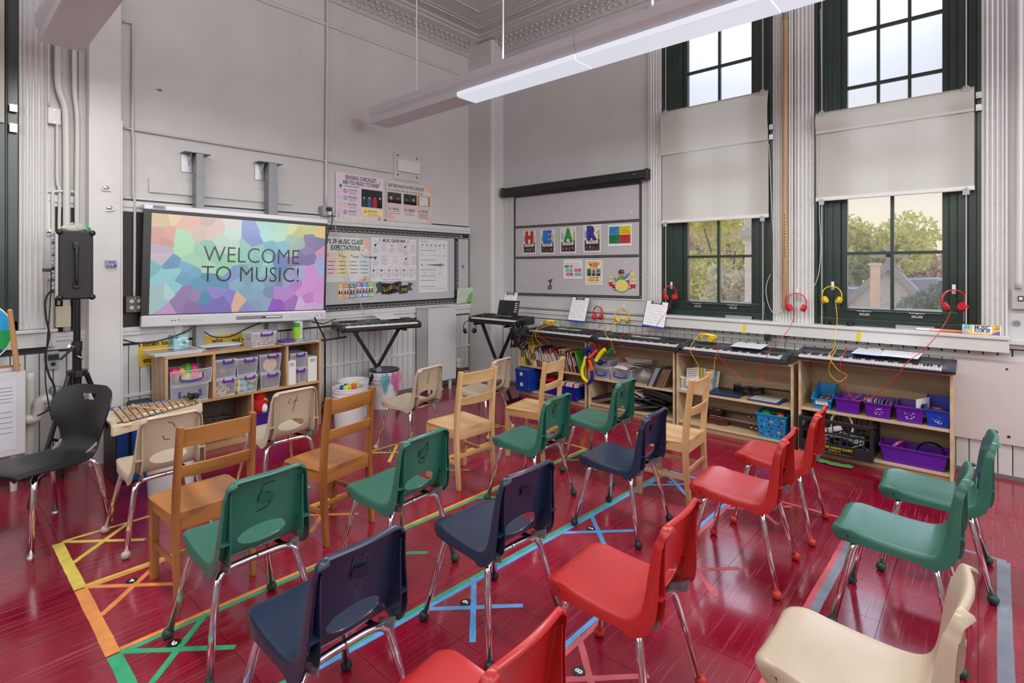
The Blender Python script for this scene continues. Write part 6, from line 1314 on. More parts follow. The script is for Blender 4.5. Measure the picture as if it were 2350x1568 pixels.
m = MB(); m.cyl((0, 0, .82), (0, 0, 1.284), .020, n=18); m.obj('upper_pole', M_BLACKM, t); m = MB(); m.cyl((0, 0, .28), (0, 0, .99), .026, n=18); m.obj('lower_pole', M_BLACKM, t); m = MB(); m.cyl((0, 0, .93), (0, 0, .995), .030, n=18); m.obj('collar', M_BLACK, t)
m = MB(); m.cyl((0, 0, .76), (0, 0, .80), .055, .06, n=18); m.box((0, 0, .78), (.15, .04, .04)); m.obj('hub', M_BLACK, t, bevel=.004)
m = MB(); m.tube([(.03, -.01, .97), (.07, -.06, .93), (.07, -.10, .89)], .008, 6); m.obj('clamp_lever', M_BLACK, t); m = MB(); m.cyl((.03, -.02, .96), (.06, -.05, .975), .010, n=10); m.obj('clamp_bolt', M_CHROME, t); m = MB(); m.tube([(.028, .0, .90), (.045, .02, .885), (.03, .03, .87), (.028, .0, .9)], .003, 6); m.obj('safety_pin', M_CHROME, t)
for k, a in enumerate((1.85, -1.0, -.2 + pi + .35)):
    dv = Vector((math.cos(a), math.sin(a), 0)); m = MB(); m.tube([dv * .055 + Vector((0, 0, .77)), dv * .30 + Vector((0, 0, .02))], .0155, 10); l = m.obj('leg', M_BLACKM, t); m = MB(); m.cyl(tuple(dv * .30 + Vector((0, 0, .0))), tuple(dv * .285 + Vector((0, 0, .06))), .02, n=12); m.obj('rubber_foot', M_RUB, l)
    m = MB(); m.tube([Vector((0, 0, .30)) + dv * .02, dv * .17 + Vector((0, 0, .38))], .009, 8); m.obj('brace', M_BLACKM, t)
cord('microphone_cable', PA([(118, 622), (116, 680), (112, 740), (107, 800), (104, 870), (112, 930), (120, 965)], .45), .004, M_BLACK, 'thin black cable hanging left of the speaker from a small plug adapter')
cord('speaker_cable', PA([(142, 665), (118, 668), (104, 690), (106, 730), (113, 770), (104, 820), (112, 860), (125, 890), (120, 930), (105, 945), (85, 955)], .42), .006, M_BLACK, 'thick black mains cable looping down beside the tripod')
t = thing('plug_adapter', 'small black adapter sticking out of the side of the speaker', 'adapter', P(113, 620, x=.45)); MB().bb(-.012, .012, -.035, .04, -.012, .012).obj('body', M_BLACK, t, bevel=.003); m = MB(); m.cyl((0, .04, .0), (0, .075, .0), .004, n=8); m.obj('plug', M_STEEL, t)

# ================================================================= WALL PIPES, BOXES, CLIPS
def pipe(label, pts, r, off=.06, mt=None, n='wall_pipe', fl_=False, wallB=False):
    m = MB(); m.tube(smooth_pts(PB(pts, off) if wallB else PA(pts, off), 6), r, 12); return tag(m.obj(n, mt or M_PIPE, smooth='all'), label, 'pipe')
pipe('thick white pipe with an offset bend left of the pilaster', [(134, 40), (134, 110), (134, 185), (139, 215), (149, 245), (152, 290), (153, 400), (153, 560), (153, 760)], .023, .06)
pipe('second white pipe nearest the pilaster', [(171, 60), (171, 150), (172, 215), (177, 260), (178, 320), (177, 450), (177, 560), (177, 750)], .017, .06)
pipe('thin white conduit below the square junction box', [(131.5, 286), (131.5, 350), (132, 415), (137, 442), (136, 520), (135, 700)], .011, .04)
pipe('thin white conduit above the square junction box', [(112, 60), (112, 150), (112, 245)], .009, .04)
pipe('thin white squared conduit beside the fluted casing', [(180, 441), (150, 439), (125, 440), (121, 446), (121, 500), (121, 600), (120, 700), (118, 800)], .010, .05)
pipe('white vertical conduit left of the screen going down to the outlet', [(283, 49), (300, 52), (305, 60), (305, 150), (304, 280), (304, 300), (306, 330), (306, 440), (309, 470), (309, 560), (308, 690)], .010, .03)
pipe('white horizontal conduit across the wall above the screen', [(283, 293), (400, 313), (600, 346), (746, 369), (880, 393), (903, 395)], .010, .025)
pipe('vertical white conduit right of the screen up to the ceiling', [(751, -60), (751, 100), (749, 300), (748, 476)], .013, .03)
def ebox(label, u0, v0, u1, v1, off, dep, mt, name='junction_box', cat='electrical box'):
    a, b = P(u0, v0, x=off), P(u1, v1, x=off); t = thing(name, label, cat, (off - dep, (a.y + b.y) / 2, b.z)); w = (b.y - a.y) / 2; h = a.z - b.z
    MB().bb(0, dep, -w, w, 0, h).obj('box', mt, t, bevel=.003); m = MB(); m.cyl((dep, 0, h * .12), (dep + .002, 0, h * .12), .004, n=8); m.cyl((dep, 0, h * .88), (dep + .002, 0, h * .88), .004, n=8); m.obj('screws', M_STEEL, t); return t, w, h, dep
def outlets(t, dep, pts, c=(210, 208, 200), holes=(30, 30, 30)):
    for (y, z) in pts:
        m = MB(); m.lathe([(0, 0), (.016, 0), (.015, .003), (0, .003)], 16, (dep, y, z), Euler((0, pi / 2, 0)).to_matrix()); l = m.obj('socket', flat(c), t); m = MB(); [m.box((dep + .0034, y + q, z + .004), (.001, .003, .009)) for q in (-.006, .006)]; m.box((dep + .0034, y, z - .008), (.001, .005, .005)); m.obj('slots', flat(holes), l)
ebox('square white junction box on the pipes at the upper left', 110, 245, 140, 287, .05, .045, M_PIPE)
ebox('cream metal control box between the pipes behind the tripod', 129, 704, 163, 750, .09, .06, mat('cream_enamel', (.62, .56, .40), .35))
t, w, h, dep = ebox('grey metal outlet box with black sockets on the wainscot by the tripod', 108, 808, 136, 846, .06, .04, mat('galvanised', (.35, .36, .37), .5, .3), 'outlet_box'); outlets(t, dep, [(0, h * .28)], (25, 25, 25)); MB().bb(dep, dep + .03, -.03, .03, h * .55, h * .85).obj('plug', M_BLACK, t, bevel=.004)
t, w, h, dep = ebox('grey metal outlet box with four white sockets left of the screen', 289, 681, 330, 716, .07, .05, mat('dark_box', (.10, .09, .08), .5), 'outlet_box'); outlets(t, dep, [(y, z) for y in (-w * .35, w * .5) for z in (h * .3, h * .7)])
t, w, h, dep = ebox('grey metal outlet box with plugs beside the top right of the screen', 741, 472, 764, 497, .09, .08, mat('galvanised', (.35, .36, .37), .5), 'outlet_box'); MB().bb(dep, dep + .03, -.02, .03, h * .5, h * .85).obj('plug', M_BLACK, t, bevel=.004); MB().bb(dep, dep + .035, -.01, .025, h * .1, h * .45).obj('plug', M_WHITEP, t, bevel=.004)
a, b = P(905, 350, x=.02), P(963, 418, x=.02); t = thing('thermostat_plate', 'white wall plate with a smaller white box at the end of the conduit', 'wall unit', (0, (a.y + b.y) / 2, 2.55)); w = (b.y - a.y) / 2
MB().bb(0, .018, -w, w, 0, .315).obj('back_plate', M_WALL, t, bevel=.003); MB().bb(.018, .05, -w + .04, w - .01, .095, .235).obj('cover', M_WHITEP, t, bevel=.006)
for y, z in ((-w + .05, .285), (w - .04, .285), (-w + .05, .055), (w - .04, .055)): m = MB(); m.cyl((.018, y, z), (.021, y, z), .010, n=10); m.obj('screw', M_BLACK, t)
def bullclip(u, v, x, label, rz=0):
    p = P(u, v, x=x); t = thing('bulldog_clip', label, 'clip', p, 0, rot=(rz, 0, 0)); m = MB(); m.bb(0, .012, -.028, .028, -.014, -.004); m.obj('jaw', M_STEEL, t, bevel=.002); m = MB(); m.lathe([(0, 0), (.016, 0), (.018, .006), (.012, .010), (0, .011)], 14, (.004, 0, .008), Euler((0, pi / 2, 0)).to_matrix()); m.obj('grip', M_STEEL, t, smooth=True)
bullclip(243, 434, .168, 'small round metal clip on the pilaster, upper one'); bullclip(252, 480, .168, 'larger round metal clip on the pilaster, lower one', .3); bullclip(116, 534, .04, 'metal clip on the white conduit left of the speaker top', .4); bullclip(120, 640, .04, 'metal clip on the conduit left of the speaker middle')
p = P(255, 605, x=.17); t = thing('kitchen_timer', 'small lavender digital timer stuck on the pilaster', 'timer', p); MB().bb(0, .022, -.036, .036, -.028, .028).obj('body', flat((165, 165, 215), .4), t, bevel=.006); MB().bb(.022, .0232, -.024, .024, .0, .018).obj('display', flat((95, 105, 95), .3), t)
for k, y in enumerate((-.022, -.005, .020)): m = MB(); m.cyl((.022, y, -.014), (.026, y, -.014), .005 if k < 2 else .009, n=10); m.obj('button', flat((60, 60, 110)), t)
# pink smudge tag on the wall
cd = Card(.055, .035, (150, 60, 90), .0006, poly=[(0, .9), (.5, .55), (.55, .95), (1, .8), (.95, .2), (.8, .45), (.5, .3), (.3, .5)]); tag(cd.place('paper_scrap', P(355, 210, x=.001), (0, 1, 0), (0, 0, 1)), 'tiny pink paper scrap high on the left wall', 'paper')

# ================================================================= RADIATORS
def radiator(label, x1, y0, y1, z0, z1, legs):
    t = thing('radiator', label, 'radiator', ((x1 + .03) / 2, (y0 + y1) / 2, 0)); cx = (x1 + .03) / 2; cyy = (y0 + y1) / 2; R = lambda a, b, c, d, e, f: MB().bb(a - cx, b - cx, c - cyy, d - cyy, e, f); wm = mat('radiator_enamel', (.58, .59, .60), .35, bump=.15, bscale=12)
    R(x1 - .012, x1, y0, y1, z0, z1).obj('front_shield', wm, t, bevel=.004); R(.06, x1 - .014, y0 + .01, y0 + .03, z0 + .06, z1 - .0).obj('side_shield', wm, t, bevel=.004); R(.03, x1, y0, y1, z1, z1 + .006).obj('top_shield', wm, t, bevel=.002)
    n = int((y1 - y0) / .06)
    for k in range(n):
        m = MB(); y = y0 + .04 + k * (y1 - y0 - .05) / n - cyy; m.tube([(.08 - cx, y, z0), (.08 - cx, y, z1 - .02), (x1 - .05 - cx, y, z1 - .02), (x1 - .05 - cx, y, z0)], .018, 8, closed=True); m.obj('section', wm, t, smooth='all')
    for y in legs: m = MB(); m.tube([(x1 - .05 - cx, y - cyy, z0), (x1 - .05 - cx, y - cyy, 0)], [.026, .018], 8); m.obj('leg', wm, t)
    return t
radiator('white radiator with a sheet metal shield between the two keyboards', .30, -1.14, -.70, .13, 1.01, (-1.09, -.76))
t = thing('radiator_valve', 'brass and black radiator valve low on the wall right of the radiator', 'valve', (.22, -.60, .0)); m = MB(); m.cyl((0, 0, .0), (0, 0, .23), .02); m.obj('riser', mat('old_brass', (.16, .11, .06), .5, .6), t); m = MB(); m.lathe([(.012, .23), (.03, .24), (.035, .27), (.03, .30), (.045, .31), (.045, .35), (.03, .36), (0, .365)], 18); m.obj('knob', M_PIPE, t, smooth=True); m = MB(); m.cyl((0, -.06, .20), (0, .18, .20), .02); m.obj('union', MATS['old_brass'], t)
x1 = .36; t = radiator('white radiator cabinet with a ruled sheet taped on it, at the left edge', x1, -5.15, -4.665, .25, .80, (-4.72,)); 
cd = Card(.10, .46, (205, 207, 214), .0008); 
for k in range(10): y = .90 - k * .052 if k < 5 else .55 - (k - 5) * .075; cd.line(.0, y, .80, y, (60, 60, 65), .003)
q = cd.place('ruled_sheet', (x1 + .0006, -4.81, .29), (0, 1, 0), (0, 0, 1)); tag(q, 'white sheet with black ruled lines on the left radiator cabinet', 'paper')
def thickpipe(label, pts, r, mt=M_PIPE, name='heating_pipe'):
    m = MB(); m.tube(smooth_pts(pts, 6), r, 14); o = tag(m.obj(name, mt, smooth='all'), label, 'pipe'); return o
thickpipe('wrapped white heating pipe with an elbow behind the black chair', PA([(58, 965), (80, 960), (88, 940), (90, 925), (100, 918), (118, 915)], .25), .036); thickpipe('lower white lagged pipe near the floor behind the black chair', PA([(20, 1060), (50, 1062), (85, 1058), (105, 1050)], .2), .032); thickpipe('white riser pipe behind the cabinet', PA([(68, 855), (68, 960), (66, 1090)], .2), .028)
t = thing('steam_valve', 'grey valve head with a red hand wheel behind the tripod', 'valve', P(128, 900, x=.25)); m = MB(); m.lathe([(0, -.06), (.02, -.06), (.022, -.02), (.035, -.015), (.04, .02), (.03, .04), (0, .045)], 16); m.obj('head', M_GREY, t, smooth=True); m = MB(); m.tube([(.035 * math.cos(a) + .0, .10 + .035 * math.sin(a), -.03) for a in [k * pi / 8 for k in range(16)]], .007, 6, closed=True); m.cyl((-.03, .10, -.03), (.03, .10, -.03), .005); m.cyl((0, .10, -.10), (0, .10, -.03), .01); m.obj('hand_wheel', flat((190, 25, 35)), t); m = MB(); m.cyl((0, 0, -.14), (0, 0, -.06), .022); m.cyl((0, -.05, -.11), (0, .10, -.11), .016); m.obj('brass_body', MATS['old_brass'], t)
# spinner wheel, stick and eraser on the cabinet
t = thing('spinner_wheel', 'colourful prize wheel at the left edge, above the radiator cabinet', 'wheel', (.24, -4.935, 1.07)); R = .215
for k, c in enumerate([(30, 165, 215), (215, 30, 35), (235, 120, 30), (250, 210, 50), (120, 60, 160), (20, 150, 90), (240, 220, 40), (60, 30, 110), (30, 160, 80)]):
    a0, a1 = 2 * pi * (k / 9) + .05, 2 * pi * ((k + 1) / 9) + .05; m = MB(); m.prism([(0, 0)] + [(R * math.cos(a0 + (a1 - a0) * q / 6), R * math.sin(a0 + (a1 - a0) * q / 6)) for q in range(7)], (0, 0, 0), (0, 1, 0), (0, 0, 1), (.008, 0, 0)); m.obj('segment', flat(c, .3), t, fix=True)
m = MB(); m.tube([(.004, (R + .002) * math.cos(a), (R + .002) * math.sin(a)) for a in [2 * pi * q / 48 for q in range(48)]], .006, 6, closed=True); m.obj('rim', M_WHITEP, t); m = MB(); m.cyl((.008, 0, 0), (.03, 0, 0), .03, n=18); m.obj('hub', M_BLACK, t); MB().bb(-.03, .0, -.03, .03, -.26, 0).obj('stand', M_GREY, t); MB().bb(-.08, .10, -.1, .1, -.268, -.255).obj('base', M_GREY, t)
m = MB(); a, b = P(23, 714, x=.40), P(40, 853, x=.345); m.cyl(tuple(b), tuple(a), .016, .014, n=14); m.sph(tuple(a), .014, 8); tag(m.obj('wooden_stick', wood('stick_wood', (.42, .22, .09), (.52, .30, .14), .4, 1, .2, 'Z', 2, 4), smooth=True), 'thick wooden stick leaning in front of the prize wheel', 'stick')
t = thing('board_eraser', 'brown backed felt eraser lying on the radiator cabinet', 'eraser', (.29, -4.74, .807), .2); MB().bb(-.03, .03, -.06, .06, 0, .025).obj('felt', flat((190, 190, 192)), t, bevel=.004); MB().bb(-.025, .025, -.055, .055, .025, .035).obj('handle', flat((165, 110, 60)), t, bevel=.003)
# folding music stand
t = thing('music_stand', 'black folding music stand between the screen and the white buckets', 'stand', (.36, -2.49, 0)); 
for a, b, r in (((0, 0, .12), (0, 0, .80), .008), ((0, 0, .20), (.0, -.16, .0), .006), ((0, 0, .20), (.14, .08, .0), .006), ((0, 0, .20), (-.14, .08, .0), .006), ((0, .0, .80), (-.02, -.10, 1.02), .008), ((0, -.04, .79), (.02, .22, .80), .010), ((0, -.14, .98), (0, -.02, .95), .006), ((0, -.02, .95), (0, .12, .99), .006), ((.0, .15, .80), (0, .13, .90), .005)): m = MB(); m.cyl(a, b, r, n=8); m.obj('strut', M_BLACKM, t)
# ================================================================= POSTERS ON THE BOARD WALL
TEAL, INK, GRY, PINK = (35, 95, 100), (40, 50, 60), (120, 120, 125), (225, 175, 165)
def fin(c, name, o, label, A_=True, cat='poster', group=None, tilt=0):
    r, u = ((0, 1, 0), (0, 0, 1)) if A_ else ((1, 0, 0), (0, 0, 1))
    if tilt: u = (0, -math.sin(tilt), math.cos(tilt)) if A_ else (-math.sin(tilt), 0, math.cos(tilt)); r = (0, math.cos(tilt), math.sin(tilt)) if A_ else (math.cos(tilt), 0, math.sin(tilt))
    return tag(c.place(name, o, r, u), label, cat, group)
def kids(c, x0, y0, x1, y1, bg, n, shirts, seed=0):
    rnd = random.Random(seed); c.rect(x0, y0, x1, y1, bg); c.up()
    for k in range(n):
        x = x0 + (x1 - x0) * (k + .5) / n; w = (x1 - x0) / n * c.w; hy = y0 + (y1 - y0) * rnd.uniform(.5, .62); sk = rnd.choice([(150, 95, 70), (190, 140, 110), (110, 70, 55), (205, 160, 130)])
        c.rect(x - w * .38 / c.w, y0, x + w * .38 / c.w, hy - w * .2 / c.h, shirts[k % len(shirts)]); c.up(); c.disc(x, hy + .004 / c.h, w * .30, (35, 25, 25), 10); c.up(); c.disc(x, hy - w * .05 / c.h, w * .22, sk, 10); c.up()
def note(c, x, y, s, col, double=False):
    c.disc(x, y, s * .30, col, 8, s * .22); c.line(x + s * .26 / c.w, y, x + s * .26 / c.w, y + s * 1.3 / c.h, col, s * .12)
    if double: c.disc(x + s * .9 / c.w, y + s * .15 / c.h, s * .30, col, 8, s * .22); c.line(x + s * 1.16 / c.w, y + s * .15 / c.h, x + s * 1.16 / c.w, y + s * 1.45 / c.h, col, s * .12); c.line(x + s * .26 / c.w, y + s * 1.25 / c.h, x + s * 1.16 / c.w, y + s * 1.42 / c.h, col, s * .22)
    else: c.line(x + s * .26 / c.w, y + s * 1.3 / c.h, x + s * .7 / c.w, y + s * .85 / c.h, col, s * .14)
# singing checklist
w, h, o = onA(None, 770, 394, 880, 509, .012); c = Card(w, h, (226, 214, 224), .001, .12)
c.poly([(0, 1), (.2, 1), (.1, .93), (0, .88)], (240, 215, 210)); c.rect(.60, 0, 1, .06, (238, 205, 205)); c.up()
c.text('SINGING CHECKLIST:', .52, .875, .062, INK, 'c', .02, .66); c.text('ARE YOU READY TO SHINE?', .52, .765, .062, INK, 'c', .02, .76)
c.disc(.10, .715, .017, (50, 120, 120)); c.lines(.17, .47, .705, .72, 1, INK, .006)
for k, (q, cc) in enumerate(zip(('Correct Words -', 'Matching Energy -', 'Best Volume -', 'Clear Diction -'), ((190, 40, 90), (50, 130, 140), (225, 160, 50), (90, 70, 150)))):
    y = .60 - k * .155; c.frame(.03, y - .06, .48, y + .075, (200, 165, 200), .002); c.frame(.055, y - .022, .125, y + .045, (190, 90, 150), .0025); c.up(); c.disc(.19, y + .012, .021, cc, 16); c.up(); c.disc(.19, y + .012, .011, (240, 240, 240), 10); c.text(q, .25, y + .025, .024, INK, 'l', .02, .19); c.lines(.25, .46, y - .035, y - .005, 2, GRY, .004)
kids(c, .52, .30, .97, .70, (45, 50, 55), 4, [(40, 75, 90), (60, 100, 130), (200, 40, 70), (30, 25, 25)], 3)
c.rect(.52, .09, .97, .27, (242, 226, 160)); c.up(); c.disc(.60, .20, .018, (225, 160, 40)); c.line(.585, .18, .55, .12, (225, 160, 40), .006); c.text('KEY POINT', .65, .19, .03, INK, 'l', .02, .2); c.lines(.65, .93, .12, .155, 2, GRY, .005)
note(c, .88, .025, .022, (50, 35, 60), True); note(c, .90, .84, .028, (205, 120, 120)); note(c, .05, .04, .02, TEAL); c.disc(.14, .03, .008, (230, 170, 60))
fin(c, 'poster', o, 'laminated singing checklist poster reading ARE YOU READY TO SHINE')
w, h, o = onA(None, 887, 415, 990, 515, .008); c = Card(w, h, (222, 210, 208), .001, .2)
c.poly([(.83, 1), (1, 1), (1, .8), (.93, .86), (.86, .9)], (228, 190, 170)); c.poly([(0, 0), (0, .25), (.12, .16), (.2, .06), (.3, 0)], (228, 185, 172)); c.poly([(.85, 0), (.9, .1), (1, .22), (1, 0)], (228, 185, 172)); c.up()
c.text('PARTNER PIANO PLAYING CHECKLIST', .03, .86, .058, TEAL, 'l', .025, .80); c.text('Pair up and follow these steps to practice your song', .03, .765, .042, INK, 'l', .0, .76)
for k, x in enumerate((.02, .36, .67)):
    ww = .29; 
    if k < 2: kids(c, x, .46, x + ww, .73, (60, 65, 75) if k == 0 else (45, 70, 60), 2, [(40, 70, 120), (30, 40, 50)] if k == 0 else [(30, 90, 170), (40, 60, 110)], k + 8); c.rect(x, .46, x + ww, .54, (25, 22, 25))
    else: c.rect(x, .46, x + ww, .73, (190, 140, 60)); c.up(); c.rect(x + .04, .47, x + ww - .05, .71, (220, 222, 235)); c.up(); note(c, x + .07, .62, .016, (60, 80, 140), True); c.lines(x + .13, x + ww - .08, .5, .66, 4, (120, 120, 170), .002)
    c.poly([(x, .43), (x + ww - .03, .43), (x + ww, .40), (x + ww - .03, .37), (x, .37), (x + .02, .40)], (200, 120, 125)); c.up(); c.poly([(x + .006, .425), (x + ww - .033, .425), (x + ww - .008, .40), (x + ww - .033, .375), (x + .006, .375), (x + .026, .40)], (226, 205, 206))
    c.text('Day %d' % (k + 1), x + .01, .30, .032, (190, 60, 60), 'l', .02, .08); c.text(('Solo Part -', 'Swap Roles -', 'Play 2 Times -')[k], x + .11, .30, .032, INK, 'l', .02, .15); c.lines(x + .02, x + ww - .02, .14 if k == 2 else .2, .26, 4 if k == 2 else 2, GRY, .005)
fin(c, 'poster', o, 'partner piano playing checklist poster with three small photos')
# expectations poster
w, h, o = onA(None, 746, 543, 848, 646, .0205); c = Card(w, h, (224, 222, 218), .001, .06); 
c.poly([(.78, 1), (1, 1), (1, .7), (.9, .78), (.84, .9)], (226, 190, 170)); c.poly([(.70, 0), (.8, .08), (1, .13), (1, 0)], (226, 190, 170)); c.up()
c.text('PS 39 MUSIC CLASS', .04, .855, .072, TEAL, 'l', .03, .80); c.text('EXPECTATIONS', .12, .715, .072, TEAL, 'l', .03, .66)
for k, (q, bg) in enumerate(zip(('', 'Kind', 'Ready', 'Be Respectful'), ((236, 205, 210), (240, 228, 180), (226, 226, 226), (205, 214, 224)))):
    x = .0 + .255 * k; c.rect(x, .14, x + .235, .66, bg); c.up(); c.disc(x + .06, .60, .014, (225, 170, 50), 10); c.text(q, x + .10, .55, .03, INK, 'l', .02) if q else None
    for j in range(4): c.rect(x + .02, .45 - j * .085, x + .035, .465 - j * .085, INK); c.lines(x + .05, x + .21, .455 - j * .085, .456 - j * .085, 1, INK, .006)
note(c, .85, .03, .030, (60, 90, 90), True); note(c, .84, .72, .03, (200, 120, 110))
fin(c, 'poster', o, 'shiny PS 39 music class expectations poster on the white board')
# music genre map
w, h, o = onA(None, 851, 545, 955, 644, .0195); c = Card(w, h, (224, 223, 228), .001, .4)
c.text('MUSIC GENRE MAP', .5, .91, .052, INK, 'c', .025, .5); note(c, .17, .92, .02, INK, True); note(c, .79, .92, .02, INK, True); c.line(.02, .93, .13, .93, GRY, .0015); c.line(.87, .93, .98, .93, GRY, .0015)
for a in range(12): r0 = 2 * pi * a / 12; c.line(.52 + .12 * math.cos(r0) , .50 + .13 * math.sin(r0), .52 + .30 * math.cos(r0), .50 + .27 * math.sin(r0), (90, 90, 95), .0018)
c.up(); c.disc(.52, .5, .040, (60, 60, 65), 24); c.up(); c.disc(.52, .5, .037, (228, 227, 230), 24); c.up(); note(c, .51, .46, .026, INK); 
for x, y, cc in ((.03, .66, (30, 40, 80)), (.38, .66, (225, 170, 50)), (.68, .64, (150, 30, 40)), (.03, .36, (70, 70, 75)), (.70, .36, (190, 40, 60))):
    c.frame(x, y, x + .14, y + .24, (190, 175, 180), .0015); c.up(); c.disc(x + .06, y + .17, .014, cc, 9); c.line(x + .05, y + .13, x + .11, y + .22, cc, .004); c.lines(x + .01, x + .13, y + .015, y + .10, 4, GRY, .003); c.lines(x + .18, x + .31, y + .04, y + .22, 6, GRY, .003)
for k in range(6): x = .02 + k * .165; cc = ((50, 70, 140), (40, 40, 45), (225, 90, 50), (90, 150, 160), (60, 120, 110), (150, 160, 170))[k]; c.frame(x, .08, x + .075, .31, (195, 185, 190), .0012); c.up(); c.disc(x + .035, .25, .013, cc, 9); c.lines(x + .005, x + .07, .10, .18, 4, GRY, .003); c.lines(x + .09, x + .15, .13, .28, 5, GRY, .003)
c.lines(.22, .80, .035, .04, 1, GRY, .004)
fin(c, 'poster', o, 'music genre map poster with a treble clef in the centre')
w, h, o = onA(None, 961, 549, 1027, 669, .0195); c = Card(w, h, (224, 223, 228), .001, .4)
c.text('If I can hear...', .05, .955, .022, INK, 'l', .02)
for k in range(6): c.line(.08 + k * .15, .87, .16 + k * .15, .93, INK, .005); c.disc(.12 + k * .15, .89, .010, (110, 110, 110), 8); c.lines(.07 + k * .15, .17 + k * .15, .835, .84, 1, GRY, .003)
for k, q in enumerate(('2. What is the tempo of this music?', '3. What is the dynamic of the music?', '4. How does the music make you feel?', '5. How would you move to the music?', '6. What does it make going to and from?', '7. Sketch the beat in the circle below')): c.text(q, .04, (.785, .605, .42, .30, .215, .105)[k], .019, INK, 'l', .02, .52)
c.line(.22, .70, .80, .70, INK, .002); c.disc(.10, .71, .016, (190, 190, 195), 10); c.disc(.90, .70, .016, (190, 190, 195), 10); c.poly([(.18, .52), (.80, .545), (.80, .49)], (120, 120, 125)); c.poly([(.07, .52), (.12, .54), (.12, .50)], INK); c.poly([(.86, .50), (.86, .54), (.81, .52)], INK)
for k in range(6): c.frame(.14 + k * .12, .44, .18 + k * .12, .475, GRY, .001); c.frame(.10 + k * .14, .255, .14 + k * .14, .275, GRY, .001); c.frame(.12 + (k % 3) * .26, .37 - .03 * (k // 3), .16 + (k % 3) * .26, .385 - .03 * (k // 3), GRY, .001); c.lines(.18 + (k % 3) * .26, .30 + (k % 3) * .26, .375 - .03 * (k // 3), .38 - .03 * (k // 3), 1, GRY, .003)
for k in range(8): c.frame(.05 + k * .112, .045, .05 + (k + 1) * .112, .085, GRY, .001); c.lines(.06 + k * .112, .11 + k * .112, .06, .065, 1, INK, .004)
fin(c, 'poster', o, 'black and white listening worksheet poster beside the genre map')
for k, (u0, u1, v0, v1) in enumerate(((775, 815, 653, 684), (817, 858, 649, 681))):
    w, h, o = onA(None, u0, v0, u1, v1, .0195)
    for q in range(3):
        cc = [((225, 190, 60), (225, 120, 90), (40, 120, 110)), ((140, 100, 180), (60, 140, 200), (110, 190, 80))][k][q]; c = Card(w / 3 - .004, h, cc, .001, .12); kids(c, .08, .30, .92, .72, (235, 232, 225), 2, [(60, 60, 90), (150, 60, 60)], q + k * 3); c.rect(.1, .06, .9, .24, (240, 240, 240)); c.up(); c.lines(.15, .85, .12, .18, 2, INK, .004); c.lines(.1, .9, .82, .92, 2, (245, 245, 245), .006)
        fin(c, 'job_card', o + Vector((0, q * w / 3, 0)), '%s picture card, %s of the %s trio under the posters' % (['yellow', 'orange', 'dark teal', 'purple', 'blue', 'green'][q + 3 * k], ['left', 'middle', 'right'][q], 'left' if k == 0 else 'right'), True, 'card')
# classroom jobs banner
w, h, o = onA(None, 861, 645, 948, 674, .0195)
def ribbon(pts): return pts
c = Card(w, h, (75, 78, 80), .0012, .35, [(0, .1), (.06, .38), (0, .78), (.14, .98), (.14, .86), (.42, .80), (.60, .95), (.68, .92), (.68, .62), (.86, .66), (.86, .84), (1, .76), (.93, .5), (.99, .22), (.87, .25), (.84, .06), (.62, .0), (.60, .14), (.36, .0), (.16, .05), (.13, .22)])
c.poly([(.15, .82), (.42, .74), (.60, .88), (.60, .22), (.36, .09), (.17, .13)], (22, 22, 22)); c.poly([(.64, .56), (.84, .60), (.83, .14), (.64, .08)], (22, 22, 22)); c.up()
cols = [(70, 170, 160), (225, 190, 50), (110, 180, 80), (215, 90, 60), (225, 190, 50), (120, 180, 80), (225, 60, 100), (210, 60, 80), (70, 170, 160)]
for k, ch_ in enumerate('CLASSROOM'): c.text(ch_, .175 + k * .047, .26 + .10 * math.sin(k * .75 + 3.6) + .08, .060, cols[k], 'l', .03, .036, 1)
for k, ch_ in enumerate('JOBS'): c.text(ch_, .655 + k * .045, .22, .055, [(210, 60, 80), (225, 190, 50), (70, 170, 160), (225, 190, 50)][k], 'l', .03, .034, 1)
fin(c, 'banner', o, 'dark ribbon banner reading CLASSROOM JOBS on the white board', True, 'banner')
p = P(1062, 612, x=.019); m = MB(); m.cyl((0, 0, 0), (.01, 0, 0), .022, n=16); tag(m.obj('magnet', flat((50, 150, 215), .3), loc=p), 'round blue magnet on the white board near the column', 'magnet')
a, b = P(1050, 703, x=.06), P(1074, 668, x=.06); c = Card(.30, .20, (205, 215, 200), .001, .3); c.poly([(.55, 0), (1, 0), (1, .8), (.7, .5)], (120, 180, 100)); c.lines(.1, .9, .5, .9, 4, (150, 155, 150), .003); tag(c.place('curled_sheet', (.055, -.47, 1.03), (0, 1, .05), (.15, -.1, 1)), 'curled green and white sheet standing on the chalk ledge by the column', 'paper')
border('border_trim', (.0200, -.33, 1.885), (0, 1, 0), (0, 0, 1), .10, .076, 'short black scroll border piece running into the corner column')

